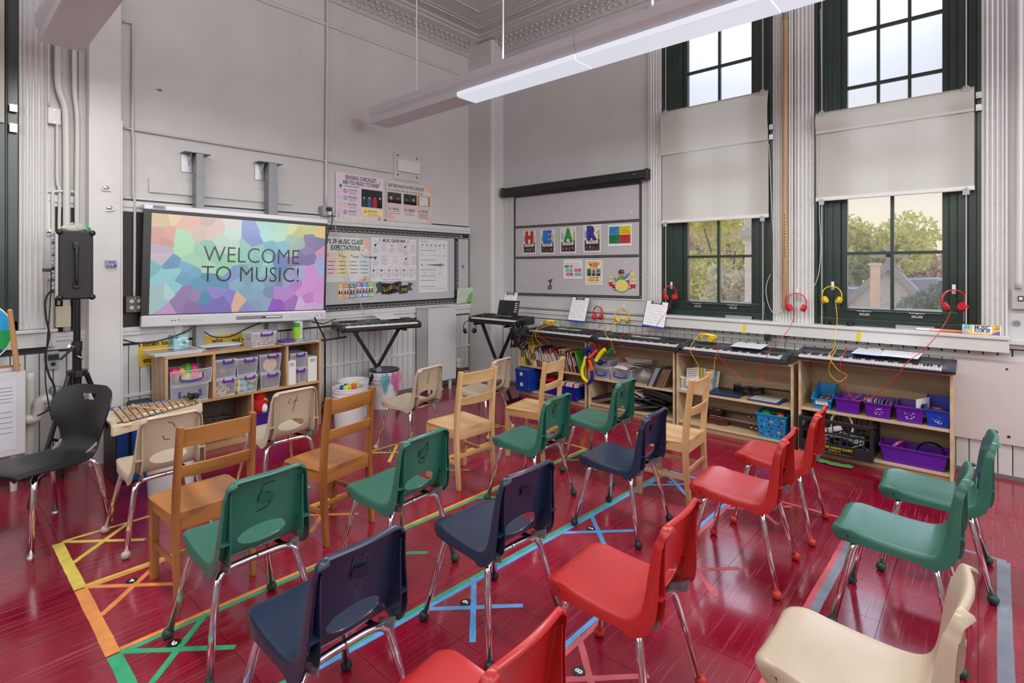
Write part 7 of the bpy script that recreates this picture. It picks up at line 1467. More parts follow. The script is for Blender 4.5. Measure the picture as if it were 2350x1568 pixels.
# ================================================================= DISPLAY BOARD ON THE WINDOW WALL
MB().bb(0, 1, 0, 1, 0, 1)
q = tag(MB().bb(.60, 2.50, -.012, 0, 1.15, 2.45).obj('display_board', mat('board_frame', (.60, .60, .58), .4)), 'large white framed paper display board left of the windows', 'board')
m = MB(); m.grid([[(.68 + 1.79 * i / 30, -.0135 - .0018 * math.sin(i * 1.1 + k * .7) * math.sin(k * .9), 1.17 + 1.25 * k / 16) for i in range(31)] for k in range(17)]); m.obj('backing_paper', mat('display_paper', (.50, .48, .50), .7), q, smooth='all')
def bstrip(u0, v0, u1, v1, label, vert=False):
    a, b = P(u0, v0, y=-.017), P(u1, v1, y=-.017); L_ = (b - a).length; hgt = .028; d = (b - a).normalized(); up = Vector((-d.z, 0, d.x)); border('border_trim', a - up * hgt / 2, d, up, L_, hgt, label, 'small')
bstrip(1183, 582 - 60, 1466, 505.5, 'upper of the two inner dark border strips across the display board'); bstrip(1183, 592, 1466, 587, 'lower of the two inner dark border strips across the display board')
bstrip(1183, 674.5, 1472, 683, 'dark border strip along the bottom of the display board'); bstrip(1183, 452, 1474, 419, 'dark border strip along the top of the display board, under the black case')
bstrip(1181, 672, 1181, 452, 'dark border strip up the left side of the display board'); bstrip(1470, 683, 1470, 419, 'dark border strip up the right side of the display board')
# black screen case above
a, b = P(1157, 445, y=-.06), P(1487, 402, y=-.06); t = thing('projection_screen_case', 'long black pull-down screen case above the display board', 'screen case', ((a.x + b.x) / 2, 0, 2.43)); hw = (b.x - a.x) / 2
m = MB(); m.prism([(0, .01), (-.085, .0), (-.10, .02), (-.10, .085), (-.085, .105), (0, .105)], (-hw, 0, 0), (0, 1, 0), (0, 0, 1), (2 * hw, 0, 0)); m.obj('case', mat('case_black', (.014, .015, .020), .35), t, fix=True, bevel=.003)
for s in (-1, 1): MB().bb(s * hw - .018, s * hw + .018, -.108, .0, -.006, .112).obj('end_cap', M_BLACK, t, bevel=.008)
MB().bb(-hw + .05, hw - .1, -.075, -.05, -.012, .002).obj('pull_bar', M_BLACK, t, bevel=.003); cd = Card(.05, .016, (60, 60, 75), .0005); cd.lines(.15, .85, .4, .6, 2, (150, 150, 165), .002); cd.place('maker_plate', (hw - .16, -.1015, .055), (1, 0, 0), (0, 0, 1), t)
# HEAR sheets
def hear(ch_, u0, v0, u1, v1, col, seed):
    w, h, o = onB(u0, v0, u1, v1, .0175); c = Card(w, h, (234, 232, 232), .001, .35); c.frame(.06, .05, .94, .95, (40, 60, 70), .003); c.rect(.08, .07, .92, .93, (226, 220, 205)); c.up(); c.rect(.08, .07, .16, .45, (60, 70, 60)); c.rect(.84, .07, .92, .5, (70, 60, 55)); c.rect(.09, .55, .20, .80, (120, 170, 200)); c.rect(.84, .50, .91, .80, (200, 160, 60)); c.up()
    rnd = random.Random(seed)
    for k in range(9): x, y = rnd.choice([rnd.uniform(.1, .25), rnd.uniform(.76, .9)]), rnd.uniform(.5, .9); c.line(x, y, x + rnd.uniform(-.06, .06), y + .03, rnd.choice([(220, 160, 40), (70, 140, 190), (60, 60, 70)]), .006)
    c.up(); c.text(ch_, .5, .50, .44 * h / .7, (30, 30, 35), 'c', .085, .60); c.up(); c.text(ch_, .5, .505, .43 * h / .7, col, 'c', .055, .55); c.up(); c.text({'H': 'Listen Only to', 'E': 'Eyes on who', 'A': 'Ask by', 'R': 'Respond to'}[ch_], .5, .42, .022, INK, 'c', .02, .5); c.text({'H': 'the speaker', 'E': 'is speaking', 'A': 'raising your hand', 'R': 'the last voice'}[ch_], .5, .36, .022, INK, 'c', .02, .5)
    kids(c, .10, .07, .90, .32, (50, 45, 40), 4, [(40, 60, 110), (60, 90, 60), (130, 40, 50), (70, 50, 100)], seed); fin(c, 'letter_sheet', o, 'picture sheet with a big %s letter %s on the display board' % ({'H': 'red', 'E': 'blue', 'A': 'green', 'R': 'purple'}[ch_], ch_), False, 'poster')
hear('H', 1200, 531, 1230, 583, (200, 30, 30), 1); hear('E', 1240, 529, 1273, 583, (40, 110, 210), 2); hear('A', 1286, 524, 1322, 581, (40, 150, 60), 3); hear('R', 1339, 518, 1379, 579, (60, 45, 140), 4)
w, h, o = onB(1395, 517, 1450, 564, .0175); c = Card(w, h, (230, 230, 232), .001, .1)
for x, y, cc in ((.05, .52, (60, 140, 190)), (.50, .52, (225, 195, 40)), (.05, .12, (30, 120, 70)), (.50, .12, (190, 50, 55))): c.rect(x, y, x + .45, y + .40, cc); c.up(); c.lines(x + .06, x + .38, y + .1, y + .32, 4, tuple(int(v * .45) for v in cc), .004); c.disc(x + .38, y + .10, .008, (190, 70, 50), 8)
fin(c, 'poster', o, 'four-colour chart in blue, yellow, green and red on the display board', False)
w, h, o = onB(1293, 596, 1337, 641, .0175); c = Card(w, h, (226, 226, 228), .001, .3); c.lines(.08, .85, .77, .78, 1, GRY, .003)
for k, cc in enumerate(((60, 120, 170), (50, 150, 90), (225, 180, 50), (220, 100, 60))): c.rect(.07 + k * .105, .58, .175 + k * .105, .71, cc)
c.lines(.53, .92, .60, .70, 3, (215, 150, 160), .003)
for x, y, cc in ((.13, .37, (80, 170, 165)), (.58, .37, (190, 50, 100)), (.15, .16, (190, 50, 100)), (.60, .16, (80, 170, 165))): c.rect(x, y, x + .35, y + .16, cc); c.up(); c.lines(x + .04, x + .31, y + .05, y + .11, 2, (235, 235, 235), .004)
fin(c, 'poster', o, 'small white sheet with teal and crimson boxes on the display board', False)
w, h, o = onB(1343, 597, 1383, 655, .0175); c = Card(w, h, (232, 228, 224), .001, .3); c.frame(.08, .06, .92, .94, (200, 170, 90), .004); c.rect(.1, .07, .9, .93, (244, 226, 180)); c.up(); c.text('Golden', .5, .80, .055, (200, 130, 30), 'c', .05, .66); c.text('Rule', .5, .70, .055, (200, 130, 30), 'c', .05, .44)
for k, cc in enumerate(((80, 170, 120), (225, 180, 190), (110, 170, 215))): kids(c, .11 + k * .265, .36, .36 + k * .265, .66, cc, 1, [(60, 50, 45), (70, 60, 50), (40, 60, 90)][k:k + 1], k + 30); c.lines(.14 + k * .265, .33 + k * .265, .60, .64, 2, INK, .003)
c.text('you need to make', .5, .27, .028, INK, 'c', .015, .56); c.text('a better class.', .5, .17, .036, (190, 120, 30), 'c', .03, .66); c.lines(.15, .85, .11, .12, 1, (200, 150, 80), .003)
fin(c, 'poster', o, 'yellow Golden Rule poster on the display board', False)
w, h, o = onB(1256, 640, 1268, 665, .0175); c = Card(w, h, (60, 30, 50), .0008, .4, [(.1, .06), (.45, -.02), (.85, .10), (.9, .3), (.62, .45), (.78, .78), (1, .95), (.78, 1.0), (.5, .9), (.1, .86), (.35, .72), (.55, .5), (.35, .38), (.05, .25)]); c.poly([(.2, .1), (.45, .04), (.75, .13), (.8, .28), (.5, .34), (.2, .24)], (190, 90, 130)); c.poly([(.30, .82), (.52, .84), (.7, .95), (.6, .75), (.52, .7)], (190, 90, 130)); fin(c, 'note_cutout', o, 'pink eighth-note cutout on the display board', False, 'cutout')
# drummer cutout: a plain child at a drum kit
w, h, o = onB(1397, 617, 1464, 672, .0175); t = thing('drummer_cutout', 'paper cutout of a cartoon child at a yellow and red drum kit', 'cutout', o)
def piece(nm, poly, col, z=0, edge=None):
    k = Card(w, h, col, .0012, .4, poly); q = k.place(nm, (0, -z, 0), (1, 0, 0), (0, 0, 1), t); return q
E_ = lambda cx, cy, rx, ry, n=18: [(cx + rx * math.cos(2 * pi * k / n), cy + ry * math.sin(2 * pi * k / n)) for k in range(n)]
piece('stand_legs', [(.12, .0), (.16, .16), (.20, .0), (.24, .14), (.78, .18), (.86, .08), (.93, .22), (.98, .06), (.99, .10), (.93, .28), (.90, .60), (.885, .60), (.90, .2), (.78, .24), (.22, .2)], (215, 215, 218)); 
for cx, cy, rx, ry in ((.10, .62, .09, .05), (.82, .78, .08, .10), (.88, .56, .11, .05)): piece('cymbal', E_(cx, cy, rx, ry), (220, 210, 110), .001)
for cx, cy, s in ((.08, .38, .08), (.20, .28, .09), (.64, .47, .08), (.84, .30, .10)): piece('small_drum', [(cx - s, cy + .07), (cx + s, cy + .07), (cx + s * .8, cy - .13), (cx - s * .8, cy - .13)], (185, 45, 60), .001); piece('drum_head', E_(cx, cy + .07, s, .025), (228, 222, 170), .0024)
piece('shirt', [(.33, .45), (.32, .62), (.40, .68), (.50, .68), (.57, .62), (.56, .45)], (90, 165, 60), .001)
piece('sleeve', [(.36, .58), (.28, .52), (.24, .62), (.20, .60), (.26, .44), (.38, .50)], (60, 130, 195), .0024); piece('sleeve', [(.52, .62), (.60, .72), (.66, .80), (.70, .76), (.62, .60), (.54, .52)], (60, 130, 195), .0024)
piece('face', E_(.46, .80, .085, .12), (190, 130, 90), .0024); piece('hair', [(.36, .78), (.35, .90), (.42, .97), (.52, .95), (.56, .90), (.45, .90), (.40, .86), (.40, .78)], (50, 30, 25), .0036); piece('glasses', [(.40, .84), (.54, .87), (.54, .82), (.40, .79)], (30, 30, 35), .0038)
piece('bass_drum', E_(.46, .28, .225, .265, 30), (222, 214, 120), .0038); piece('bass_drum_rim', E_(.46, .28, .235, .28, 30), (90, 80, 60), .0026)
for a, b in (((.22, .62), (.08, .76)), ((.68, .80), (.80, .95))):
    k = Card(w, h, (205, 160, 90), .001, .4, [(a[0], a[1]), (b[0], b[1]), (b[0] + .01, b[1] - .015), (a[0] + .01, a[1] - .02)]); k.place('drum_stick', (0, -.004, 0), (1, 0, 0), (0, 0, 1), t)

# ================================================================= SHELF CONTENTS, MIDDLE BOOKCASES
x0, x1, top, mid = inner(1)
clearbox('clear two-tier box with a blue handle left in the second bookcase', 2.185, FY + .16, mid, .20, .24, .105, (20, 50, 170), True, True, -pi / 2); clearbox('shallow open clear box stacked on the left box in the second bookcase', 2.185, FY + .16, mid + .12, .20, .24, .07, (20, 50, 170), False, False, -pi / 2)
clearbox('clear box with a blue handle and papers heaped on it, second bookcase', 2.42, FY + .16, mid, .25, .26, .13, (20, 50, 170), False, True, -pi / 2)
for k in range(9):
    c = Card(random.uniform(.12, .22), random.uniform(.10, .18), random.choice([(235, 235, 235), (222, 218, 215), (235, 225, 230)]), .0008); a = random.uniform(-1, 1); tag(c.place('loose_paper', (2.33 + .025 * k, FY + .04 + .012 * k, mid + .135 + .008 * k), (math.cos(a), math.sin(a), .1 * math.sin(k * 2)), (-math.sin(a), math.cos(a), .25 * math.cos(k))), 'loose white sheet in the heap on the middle box', 'paper', 'loose sheets heaped in the second bookcase')
m = MB(); rows = []
for k in range(9): f = k / 8; rows.append([((.12 + .02 * math.sin(5 * f + 2 * a)) * math.cos(a) * math.sin(pi * (.15 + .8 * f)), (.09 + .015 * math.cos(4 * a)) * math.sin(a) * math.sin(pi * (.15 + .8 * f)), .14 * f + .01 * math.sin(3 * a)) for a in [2 * pi * q / 18 for q in range(18)]])
m.grid(rows, closed=True); tag(m.obj('plastic_bag', clearplastic('bag_grey', (.5, .48, .50), .5), smooth='all', loc=(2.64, FY + .15, mid + .002)), 'clear crumpled plastic bag between the box and the leaning binders', 'bag')
t = None
for k in range(12):
    cc = [(60, 62, 68), (150, 152, 165), (150, 152, 165), (150, 152, 165), (60, 60, 66), (35, 33, 35), (95, 80, 62), (120, 98, 72), (105, 85, 62), (130, 105, 78), (95, 75, 55), (140, 115, 88)][k]
    tag(MB().bb(0, .011, -.11, .11, 0, .20).obj('leaning_folder', flat(cc, .4), loc=(2.715 + k * .0145, FY + .14, mid + .002), rot=(0, math.radians(24), 0)), '%s folder leaning right in the second bookcase' % ['black', 'first silver', 'second silver', 'third silver', 'dark grey', 'near-black', 'darkest brown', 'tan', 'brown', 'light tan', 'deep brown', 'palest cardboard'][k], 'folder')
rnd = random.Random(4)
for k in range(16):
    cc = rnd.choice([(30, 30, 32), (60, 62, 66), (200, 198, 195), (120, 118, 116), (170, 160, 140)]); L_, a = rnd.uniform(.22, .30), rnd.uniform(-.5, .6); x = rnd.uniform(2.38, 2.80); tag(MB().box((0, 0, 0), (L_, .22, rnd.uniform(.006, .02))).obj('thin_binder', flat(cc, .4), loc=(x, FY + .15, .08 + .0125 * k), rot=(rnd.uniform(-.02, .02), rnd.uniform(-.25, .3), a)), '%s binder in the messy pile on the bottom of the second bookcase' % {30: 'black', 60: 'dark grey', 200: 'white', 120: 'mid grey', 170: 'beige'}[cc[0]], 'binder', 'binders piled in the second bookcase')
t = thing('black_case', 'flat black case with a small silver plate on the binder pile', 'case', (2.83, FY + .14, .24), .1, rot=(.05, .18, .1)); MB().bb(-.16, .15, -.12, .12, 0, .06).obj('shell', M_BLACK, t, bevel=.005); MB().bb(-.09, -.04, -.09, -.06, .06, .0612).obj('plate', M_STEEL, t)
t = thing('black_case', 'black flat case with silver rim standing at the left bottom of the second bookcase', 'case', (2.20, FY + .15, .10), rot=(.0, -.3, .0)); MB().bb(-.12, .16, -.12, .12, 0.02, .05).obj('shell', M_BLACK, t, bevel=.004); MB().bb(-.125, .165, -.125, .125, -.01, .02).obj('silver_rim', M_STEEL, t, bevel=.003)
# coloured scrunchy rope
def rope(label, pts, r, col, seed):
    p = smooth_pts(pts, 12); rnd = random.Random(seed); out = []; rr = []
    for i, q in enumerate(p): out.append(q); rr.append(r * (.82 + .22 * (i % 3 == 0) + rnd.uniform(-.06, .08)))
    m = MB(); m.tube(out, rr, 12); return m.obj('segment', mat('rope_%s' % label, tuple((v / 255) ** 2.2 for v in col), .75, bump=.6, bscale=80, bdist=.004), ROPE, smooth='all')
ROPE = thing('stretch_rope', 'thick scrunched fabric rope in blue, yellow, red, orange and green, hanging from the shelf', 'rope', (0, 0, 0))
NV, YL, RD, OR, GN = (25, 35, 110), (240, 215, 20), (200, 25, 25), (240, 80, 30), (20, 120, 60)
Q = lambda l, y=FY - .035: [P(u, v, y=y) for u, v in l]
rope('blue', Q([(1350, 880), (1358, 870), (1358, 850)]), .022, NV, 1); rope('orange', Q([(1358, 850), (1356, 838), (1352, 826)]), .020, OR, 2); rope('yellow', Q([(1350, 878), (1338, 866), (1336, 850), (1340, 835), (1345, 818)]), .020, YL, 3)
rope('navy', Q([(1352, 832), (1345, 818), (1344, 806), (1358, 802), (1372, 830), (1380, 832)], FY - .02), .028, NV, 4); rope('coral', Q([(1352, 822), (1362, 812), (1370, 804)], FY - .045), .017, OR, 5); rope('gold', Q([(1368, 828), (1376, 815), (1384, 806), (1390, 802)], FY - .05), .023, YL, 6); rope('emerald', Q([(1392, 812), (1400, 806), (1406, 797)], FY - .04), .018, GN, 7); rope('red', Q([(1364, 800), (1366, 790), (1374, 786), (1390, 790), (1398, 788)], FY + .01), .022, RD, 8); rope('violet', Q([(1372, 785), (1390, 782), (1406, 788)], FY + .05), .022, (50, 30, 110), 9)
# third bookcase
x0, x1, top, mid = inner(2)
t = thing('lattice_basket', 'white lattice basket stuffed with papers in the third bookcase', 'basket', (3.19, FY + .14, mid)); wb = M_WHITEP; W_, D_, H_ = .125, .10, .125
for (ax, sgn) in (('y', -1), ('y', 1), ('x', -1), ('x', 1)):
    n = 9 if ax == 'y' else 7; hw = W_ if ax == 'y' else D_; pos = (D_ if ax == 'y' else W_) * sgn; m = MB()
    for k in range(-2, n + 2):
        for s in (1, -1):
            a, b = -hw + 2 * hw * k / n, -hw + 2 * hw * (k + s * 3) / n; z0, z1 = .012, H_ - .015
            if a < -hw and b < -hw or a > hw and b > hw: continue
            def cl_(a, b): 
                pa, pb = [a, z0], [b, z1]
                for lim in (-hw, hw):
                    if (pa[0] - lim) * (pb[0] - lim) < 0: f = (lim - a) / (b - a); q = [lim, z0 + (z1 - z0) * f]; (pa if (abs(pa[0]) > hw) else pb)[:] = q
                return pa, pb
            pa, pb = cl_(a, b)
            if abs(pa[0]) > hw + 1e-6 or abs(pb[0]) > hw + 1e-6: continue
            P3 = [(q[0], pos, q[1]) if ax == 'y' else (pos, q[0], q[1]) for q in (pa, pb)]; m.tube(P3, .0028, 4)
    stuff(m.obj('lattice', wb, t))
m = MB(); [m.tube([(-W_ - .004, -D_ - .004, z), (W_ + .004, -D_ - .004, z), (W_ + .004, D_ + .004, z), (-W_ - .004, D_ + .004, z)], .006, 6, closed=True) for z in (.008, H_ - .01)]; m.obj('rim', wb, t); MB().bb(-W_, W_, -D_, D_, 0, .004).obj('base', wb, t)
for k in range(7): c = Card(.14, .17, [(235, 235, 235), (230, 200, 90), (215, 215, 218), (210, 150, 60), (235, 232, 225), (60, 150, 160), (230, 228, 222)][k], .001); c.lines(.1, .9, .1, .9, 8, GRY, .004); tag(c.place('paper_sheet', (3.10 + .018 * k, FY + .08 + .016 * k, mid + .03), (1, .1 * k - .2, .25 - .07 * k), (.35 - .06 * k, .25, 1)), '%s sheet sticking out of the white lattice basket' % ['front white', 'yellow', 'light grey', 'orange', 'cream', 'teal', 'rear pale'][k], 'paper')
for k, (x, z, c_, l) in enumerate([(3.44, 0, (20, 45, 80), 'dark blue zip binder lying in the third bookcase'), (3.78, 0, (30, 60, 120), 'blue folder lying under the printed sheet in the third bookcase')]): tag(MB().bb(-.13, .13, -.13, .12, 0, .03 if k == 0 else .014).obj('binder', flat(c_, .4), loc=(x + .02, FY + .155, mid), rot=(0, 0, .06 * (1 - 2 * k)), bevel=.006), l, 'binder')
c = Card(.22, .20, (205, 203, 200), .001); c.lines(.08, .92, .15, .9, 9, (110, 110, 112), .003, .1); tag(c.place('printed_sheet', (3.68, FY + .04, mid + .016), (1, -.05, 0), (.05, 1, .02)), 'grey printed sheet on the blue folder in the third bookcase', 'paper')
def ukulele(label, loc, rz, col, s=1.0, lying=True):
    t = thing('ukulele', label, 'ukulele', loc, rz); mt = mat('uke_%d_%d' % col[:2], tuple((v / 255) ** 2.2 for v in col), .2, coat=.6); o_ = []
    for k in range(28): a = 2 * pi * k / 28; r = .085 + .012 * math.cos(2 * a) - .022 * math.exp(-((math.cos(a) - .15) / .22) ** 2); o_.append((math.cos(a) * r * 1.35 * s, math.sin(a) * r * .95 * s))
    m = MB(); m.prism(o_, (0, 0, 0), (1, 0, 0), (0, 1, 0), (0, 0, .055 * s)); m.obj('body', mt, t, fix=True, bevel=.003); m = MB(); m.cyl((.02 * s, 0, .0552 * s), (.02 * s, 0, .0558 * s), .028 * s, n=20); m.obj('sound_hole', M_BLACK, t)
    MB().bb(.08 * s, .33 * s, -.019 * s, .019 * s, .040 * s, .060 * s).obj('neck', mat('uke_neck', (.05, .02, .015), .3), t, bevel=.002); hd = MB().bb(.33 * s, .42 * s, -.028 * s, .028 * s, .036 * s, .052 * s).obj('headstock', mt, t, bevel=.003)
    for q in (-1, 1):
        for x in (.35, .39): m = MB(); m.cyl((x * s, q * .028 * s, .042 * s), (x * s, q * .044 * s, .042 * s), .003, n=6); m.sph((x * s, q * .05 * s, .042 * s), .008 * s, 6, (1, 1, .6)); m.obj('tuning_peg', M_WHITEP, hd)
    m = MB(); [m.tube([(-.06 * s, y * s, .062 * s), (.36 * s, y * s * .8, .062 * s)], .0007, 4) for y in (-.009, -.003, .003, .009)]; stuff(m.obj('strings', M_WHITEP, t)); return t
ukulele('dark red ukulele lying on the bottom shelf, neck toward the blue basket', (3.34, FY + .17, .062), -.10, (75, 22, 18)); ukulele('darker brown ukulele behind the red one on the bottom shelf', (3.28, FY + .25, .125), -.02, (45, 20, 14), 1.0); ukulele('glossy black ukulele lying on the folders in the third bookcase', (3.62, FY + .22, mid + .034), .1, (14, 14, 16), 1.0)
# blue basket with round holes
t = thing('blue_basket', 'bright blue basket with round holes full of toys, bottom of the third bookcase', 'basket', (3.865, FY + .12, .062)); W_, D_, H_ = .118, .11, .205; lb = mat('bin_20_130_190', (.01, .2, .5), .35)
m = MB(); R2 = lambda s, z, off=0: [(-(W_ - off) * s, -(D_ - off) * s, z), ((W_ - off) * s, -(D_ - off) * s, z), ((W_ - off) * s, (D_ - off) * s, z), (-(W_ - off) * s, (D_ - off) * s, z)]
m.grid([R2(.86, 0), R2(1, H_), R2(1.06, H_), R2(1.06, H_ - .012), R2(1.0, H_ - .012)], closed=True); m.grid([R2(.86, .004, .003), R2(1, H_, .003), R2(1, H_)], closed=True); m.add(R2(.86, 0), [(3, 2, 1, 0)]); m.add(R2(.86, .004, .003), [(0, 1, 2, 3)]); m.obj('body', lb, t, bevel=.002)
HC = [(120, 30, 40), (40, 40, 120), (30, 25, 30), (200, 160, 50), (60, 40, 120), (30, 60, 50), (90, 30, 30)]
for r in range(6):
    for q in range(5):
        f = .15 + r * .135; z = H_ * f; s = .86 + .14 * f; x = (-.8 + q * .4 + (.2 if r % 2 else 0)) * W_ * .82; 
        if abs(x) > W_ * s - .012: continue
        m = MB(); rr = .0105 if (q + r) % 2 == 0 else .006; yy = -D_ * s - .0006; m.lathe([(0, 0), (rr, 0), (0, .0004)], 12, (x, yy, z), Euler((pi / 2, 0, 0)).to_matrix()); m.obj('round_hole', flat(HC[(q * 3 + r) % 7], .8), t)
for k, (x, y, r, cc) in enumerate([(-.06, -.04, .035, (50, 150, 60)), (-.02, .02, .03, (40, 110, 50)), (.04, 0, .03, (180, 60, 40)), (.08, .04, .03, (60, 50, 40)), (.06, -.05, .025, (200, 150, 40))]): m = MB(); m.sph((0, 0, 0), r, 8, (1.2, 1, .7)); tag(m.obj('toy', flat(cc), loc=(3.865 + x, FY + .12 + y, .062 + H_ - .012)), '%s soft toy at the top of the bright blue basket' % ['bright green', 'dark green', 'rust', 'brown', 'golden'][k], 'toy')
# first bookcase, lower bay and the blue bins beside it
bin_('storage_bin', 'dark blue tub full of papers at the right bottom of the first bookcase', 'bin', 1.80, FY + .06, .062, .30, .26, .15, (12, 35, 130)); bin_('storage_bin', 'blue tub in the middle bottom of the first bookcase', 'bin', 1.50, FY + .14, .062, .24, .26, .13, (15, 40, 140)); tag(MB().bb(-.11, .11, -.09, .09, 0, .03).obj('red_folder', flat((190, 25, 30), .4), loc=(1.45, FY + .14, .20), rot=(.1, -.15, 0)), 'red folder lying on the blue tub in the first bookcase', 'folder')
for k in range(8): tag(MB().box((0, 0, 0), (.02, .12, .11)).obj('flyer', flat([(235, 235, 235), (200, 60, 60), (225, 225, 225), (235, 200, 200)][k % 4]), loc=(1.70 + k * .028, FY + .07, .062 + .115), rot=(0, .2 + .05 * (k % 3), 0)), '%s flyer in the dark blue tub' % ['white', 'red', 'pale', 'pink'][k % 4], 'paper', 'flyers in the dark blue tub')
for z, l in ((.062, 'lower blue lidded bin at the left end of the bookcases'), (.195, 'upper blue lidded bin tilted at the left end of the bookcases')):
    t = thing('lidded_bin', l, 'bin', (1.185, FY + .02, z), rot=(0, 0, 0) if z < .1 else (.12, 0, .03)); MB().bb(-.10, .10, -.09, .12, 0, .125).obj('body', mat('blue_bin', (.005, .04, .30), .35), t, bevel=.008); MB().bb(-.105, .105, -.095, .125, .118, .132).obj('lid', MATS['blue_bin'], t, bevel=.004); MB().bb(-.03, .01, -.0915, -.0905, .06, .10).obj('paper_label', flat((220, 222, 215)), t)

# ================================================================= WINDOW-WALL EXTRAS
t = thing('wooden_pole', 'long wooden window pole leaning on the casing between the windows', 'pole', (P(1802, 500, y=-.06).x, -.065, 0)); a, b = P(1802, 45, y=-.06).z, P(1805, 708, y=-.06).z
m = MB(); m.cyl((-.005, 0, b), (0, 0, a), .022, .019, n=16); m.obj('shaft', wood('pole_wood', (.36, .19, .07), (.46, .26, .11), .4, 1, .3, 'Z', 2, 5), t, smooth=True); m = MB(); m.cyl((0, 0, a), (0, 0, a + .07), .024, .020, n=16); m.obj('metal_tip', M_GREY, t)
m = MB(); [m.box((.003 , -.0205, b + .46 + k * .028), (.008, .002, .016)) for k in range(14)]; stuff(m.obj('stamped_letters', flat((120, 70, 30)), t))
for k, (u, v) in enumerate(((1708, 755), (1971, 772))): p = P(u, v, y=-.122); tag(MB().box((0, 0, 0), (.026, .0008, .075), (0, .06, 0)).obj('yellow_tape', flat((225, 200, 30), .4), loc=p), 'short piece of yellow tape on the sill apron, %s' % ('left one' if k == 0 else 'right one above the slim keyboard'), 'tape')
# sign, pens, ruler on the sill
w, h, o = onB(2208, 737, 2298, 764, .11); o.z = 1.0235; c = Card(w, h, (235, 190, 80), .004, .35); c.rect(0, .45, .25, 1, (140, 205, 205)); c.poly([(0, .0), (.2, 0), (.12, .3), (0, .38)], (180, 150, 210)); c.poly([(.74, .03), (1, .03), (1, .4), (.9, .38), (.8, .2)], (90, 100, 190)); c.up(); c.rect(.27, .15, .77, .88, (235, 236, 240)); c.up(); c.text('MUSIC', .52, .53, .040, (40, 70, 150), 'c', .04, .40, 1); c.text('ROOM 300', .52, .22, .034, (25, 25, 30), 'c', .03, .40, 1); note(c, .08, .60, .018, (30, 90, 90), True); note(c, .85, .62, .016, (90, 40, 20), True); c.line(.985, .0, .985, 1, (235, 235, 240), .006)
tag(c.place('room_sign', o, (1, 0, 0), (0, .12, 1)), 'colourful MUSIC ROOM 300 sign standing on the sill', 'sign')
for k, (u, cc, l) in enumerate(((2130, (230, 228, 235), 'white marker with red ends lying on the right sill'), (2162, (230, 200, 175), 'pale orange marker lying on the right sill'), (2190, (225, 130, 60), 'orange marker at the right end of the sill'))): p = P(u, 758, y=-.06); m = MB(); m.cyl((-.07, 0, .012), (.07, 0, .012), .010, n=12); q = m.obj('marker', flat(cc, .4), loc=(p.x, -.075 - .004 * k, 1.022)); tag(q, l, 'marker'); m = MB(); m.cyl((.045, 0, .012), (.072, 0, .012), .011, n=12); m.obj('cap', flat((200, 60, 60) if k < 2 else (240, 120, 40), .4), q)
for x, l in ((4.80, 'silver ruler standing on the right sill'), (3.48, 'silver ruler lying on the left sill')): tag(MB().bb(-.12, .12, -.004, .004, 0, .03).obj('metal_ruler', M_STEEL, loc=(x, -.03, 1.0225)), l, 'ruler')
for k, (x) in enumerate((4.205, 4.255, 4.375)): m = MB(); m.lathe([(0, 0), (.022, 0), (.02, .03), (0, .032)], 14); tag(m.obj('black_cap', M_BLACK, loc=(x, -.05, 1.0225)), '%s small round black pot on the right sill' % ['leftmost', 'middle', 'rightmost'][k], 'pot')  # loose round black caps left on the sill
t = thing('wall_switch', 'metal switch plate with a square white button at the right edge', 'switch', P(2341, 685, y=0)); MB().bb(-.045, .05, -.035, 0, -.075, .07).obj('plate', mat('aged_plate', (.50, .48, .46), .4, .2), t, bevel=.003); MB().bb(-.012, .016, -.042, -.034, -.018, .018).obj('button_frame', M_BLACK, t); MB().bb(-.007, .011, -.044, -.041, -.011, .011).obj('button', M_WHITEP, t)
pipe('white vertical conduit at the right edge above the switch plate', [(2338, -40), (2338, 200), (2338, 420), (2337, 560), (2337, 662)], .020, .04, wallB=True)
p = P(2333, 742, y=-.005); m = MB(); m.cyl((0, 0, 0), (0, -.004, 0), .020, n=20); tag(m.obj('blank_disc', M_GREY, loc=p), 'round dark metal disc below the switch plate', 'disc')
# small chains at the sash
for u, v in ((1754, 712), (2212, 728)):
    p = P(u, v, y=-.01); m = MB()
    for k in range(9): m.tube([(.004 * math.cos(a) * (1 if k % 2 else .3), .004 * math.cos(a) * (.3 if k % 2 else 1), .008 * math.sin(a) + .012 * k - .03) for a in [2 * pi * q / 8 for q in range(8)]], .0013, 4, closed=True)
    stuff(tag(m.obj('sash_chain', M_STEEL, loc=p), 'little metal chain at the sill corner of the %s window' % ('left' if u < 2000 else 'right'), 'chain'))

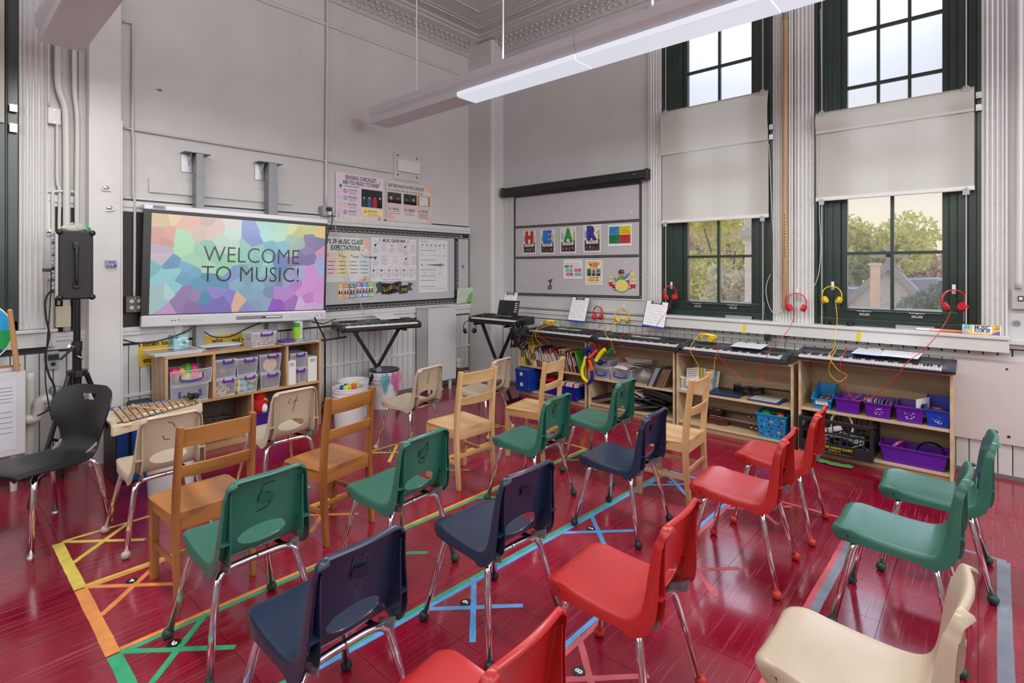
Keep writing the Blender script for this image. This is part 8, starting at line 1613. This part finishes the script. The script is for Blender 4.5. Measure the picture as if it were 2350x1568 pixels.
# ================================================================= SUSPENDED LIGHTS
M_LH = mat('light_housing', (.62, .62, .66), .35); M_LENS = mat('lit_lens', (.55, .58, .60), .3, emit=(.80, .88, 1.0), es=.62)
def pendant(label, x0, x1, yc, seams, lit0, rods):
    t = thing('pendant_light', label, 'ceiling light', ((x0 + x1) / 2, yc, 3.0)); ox = (x0 + x1) / 2; hw = .125
    pr_ = [(-hw + .012, .03), (-hw + .012, .062), (-hw - .012, .10), (-hw - .012, .165), (hw + .012, .165), (hw + .012, .10), (hw - .012, .062), (hw - .012, .03)]
    es = [x0] + seams + [x1]
    for k in range(len(es) - 1):
        a, b = es[k] - ox + .0015, es[k + 1] - ox - .0015; m = MB(); m.prism(pr_, (a, 0, 0), (0, 1, 0), (0, 0, 1), (b - a, 0, 0)); m.obj('housing', M_LH, t, fix=True)
        lit = es[k] >= lit0 - .01; m = MB()
        if lit: m.prism([(-hw + .004, -.004), (-hw + .002, .034), (hw - .002, .034), (hw - .004, -.004), (hw - .02, -.010), (-hw + .02, -.010)], (a + .003, 0, 0), (0, 1, 0), (0, 0, 1), (b - a - .006, 0, 0)); m.obj('lens', M_LENS, t, fix=True)
        else: m.prism([(-hw + .010, .0), (-hw + .010, .034), (hw - .010, .034), (hw - .010, .0)], (a, 0, 0), (0, 1, 0), (0, 0, 1), (b - a, 0, 0)); m.obj('cover', M_LH, t, fix=True)
    MB().bb(x0 - ox - .002, x0 - ox + .001, -hw + .008, hw - .008, .0, .16).obj('end_cap', M_LH, t)
    for r in rods: m = MB(); m.cyl((r - ox, 0, .165), (r - ox, 0, 1.55), .0065, n=8); m.cyl((r - ox, 0, .165), (r - ox, 0, .19), .015, n=10); m.obj('hanging_rod', M_WHITEP, t)
    return t
pendant('long white suspended strip light crossing above the windows', .43, 6.7, -1.905, [1.76, 3.01, 4.31, 5.56], 1.76, [1.05, 2.2, 3.55, 4.9]); t = pendant('white suspended strip light cut off at the top left corner', .52, 6.7, -4.50, [1.77, 3.02, 4.3, 5.55], 9, [1.2, 3, 5])
pendant('third strip light behind the camera', 1.0, 7.0, -7.10, [2.2, 3.4, 4.6, 5.8], 0, [1.6, 3, 5])
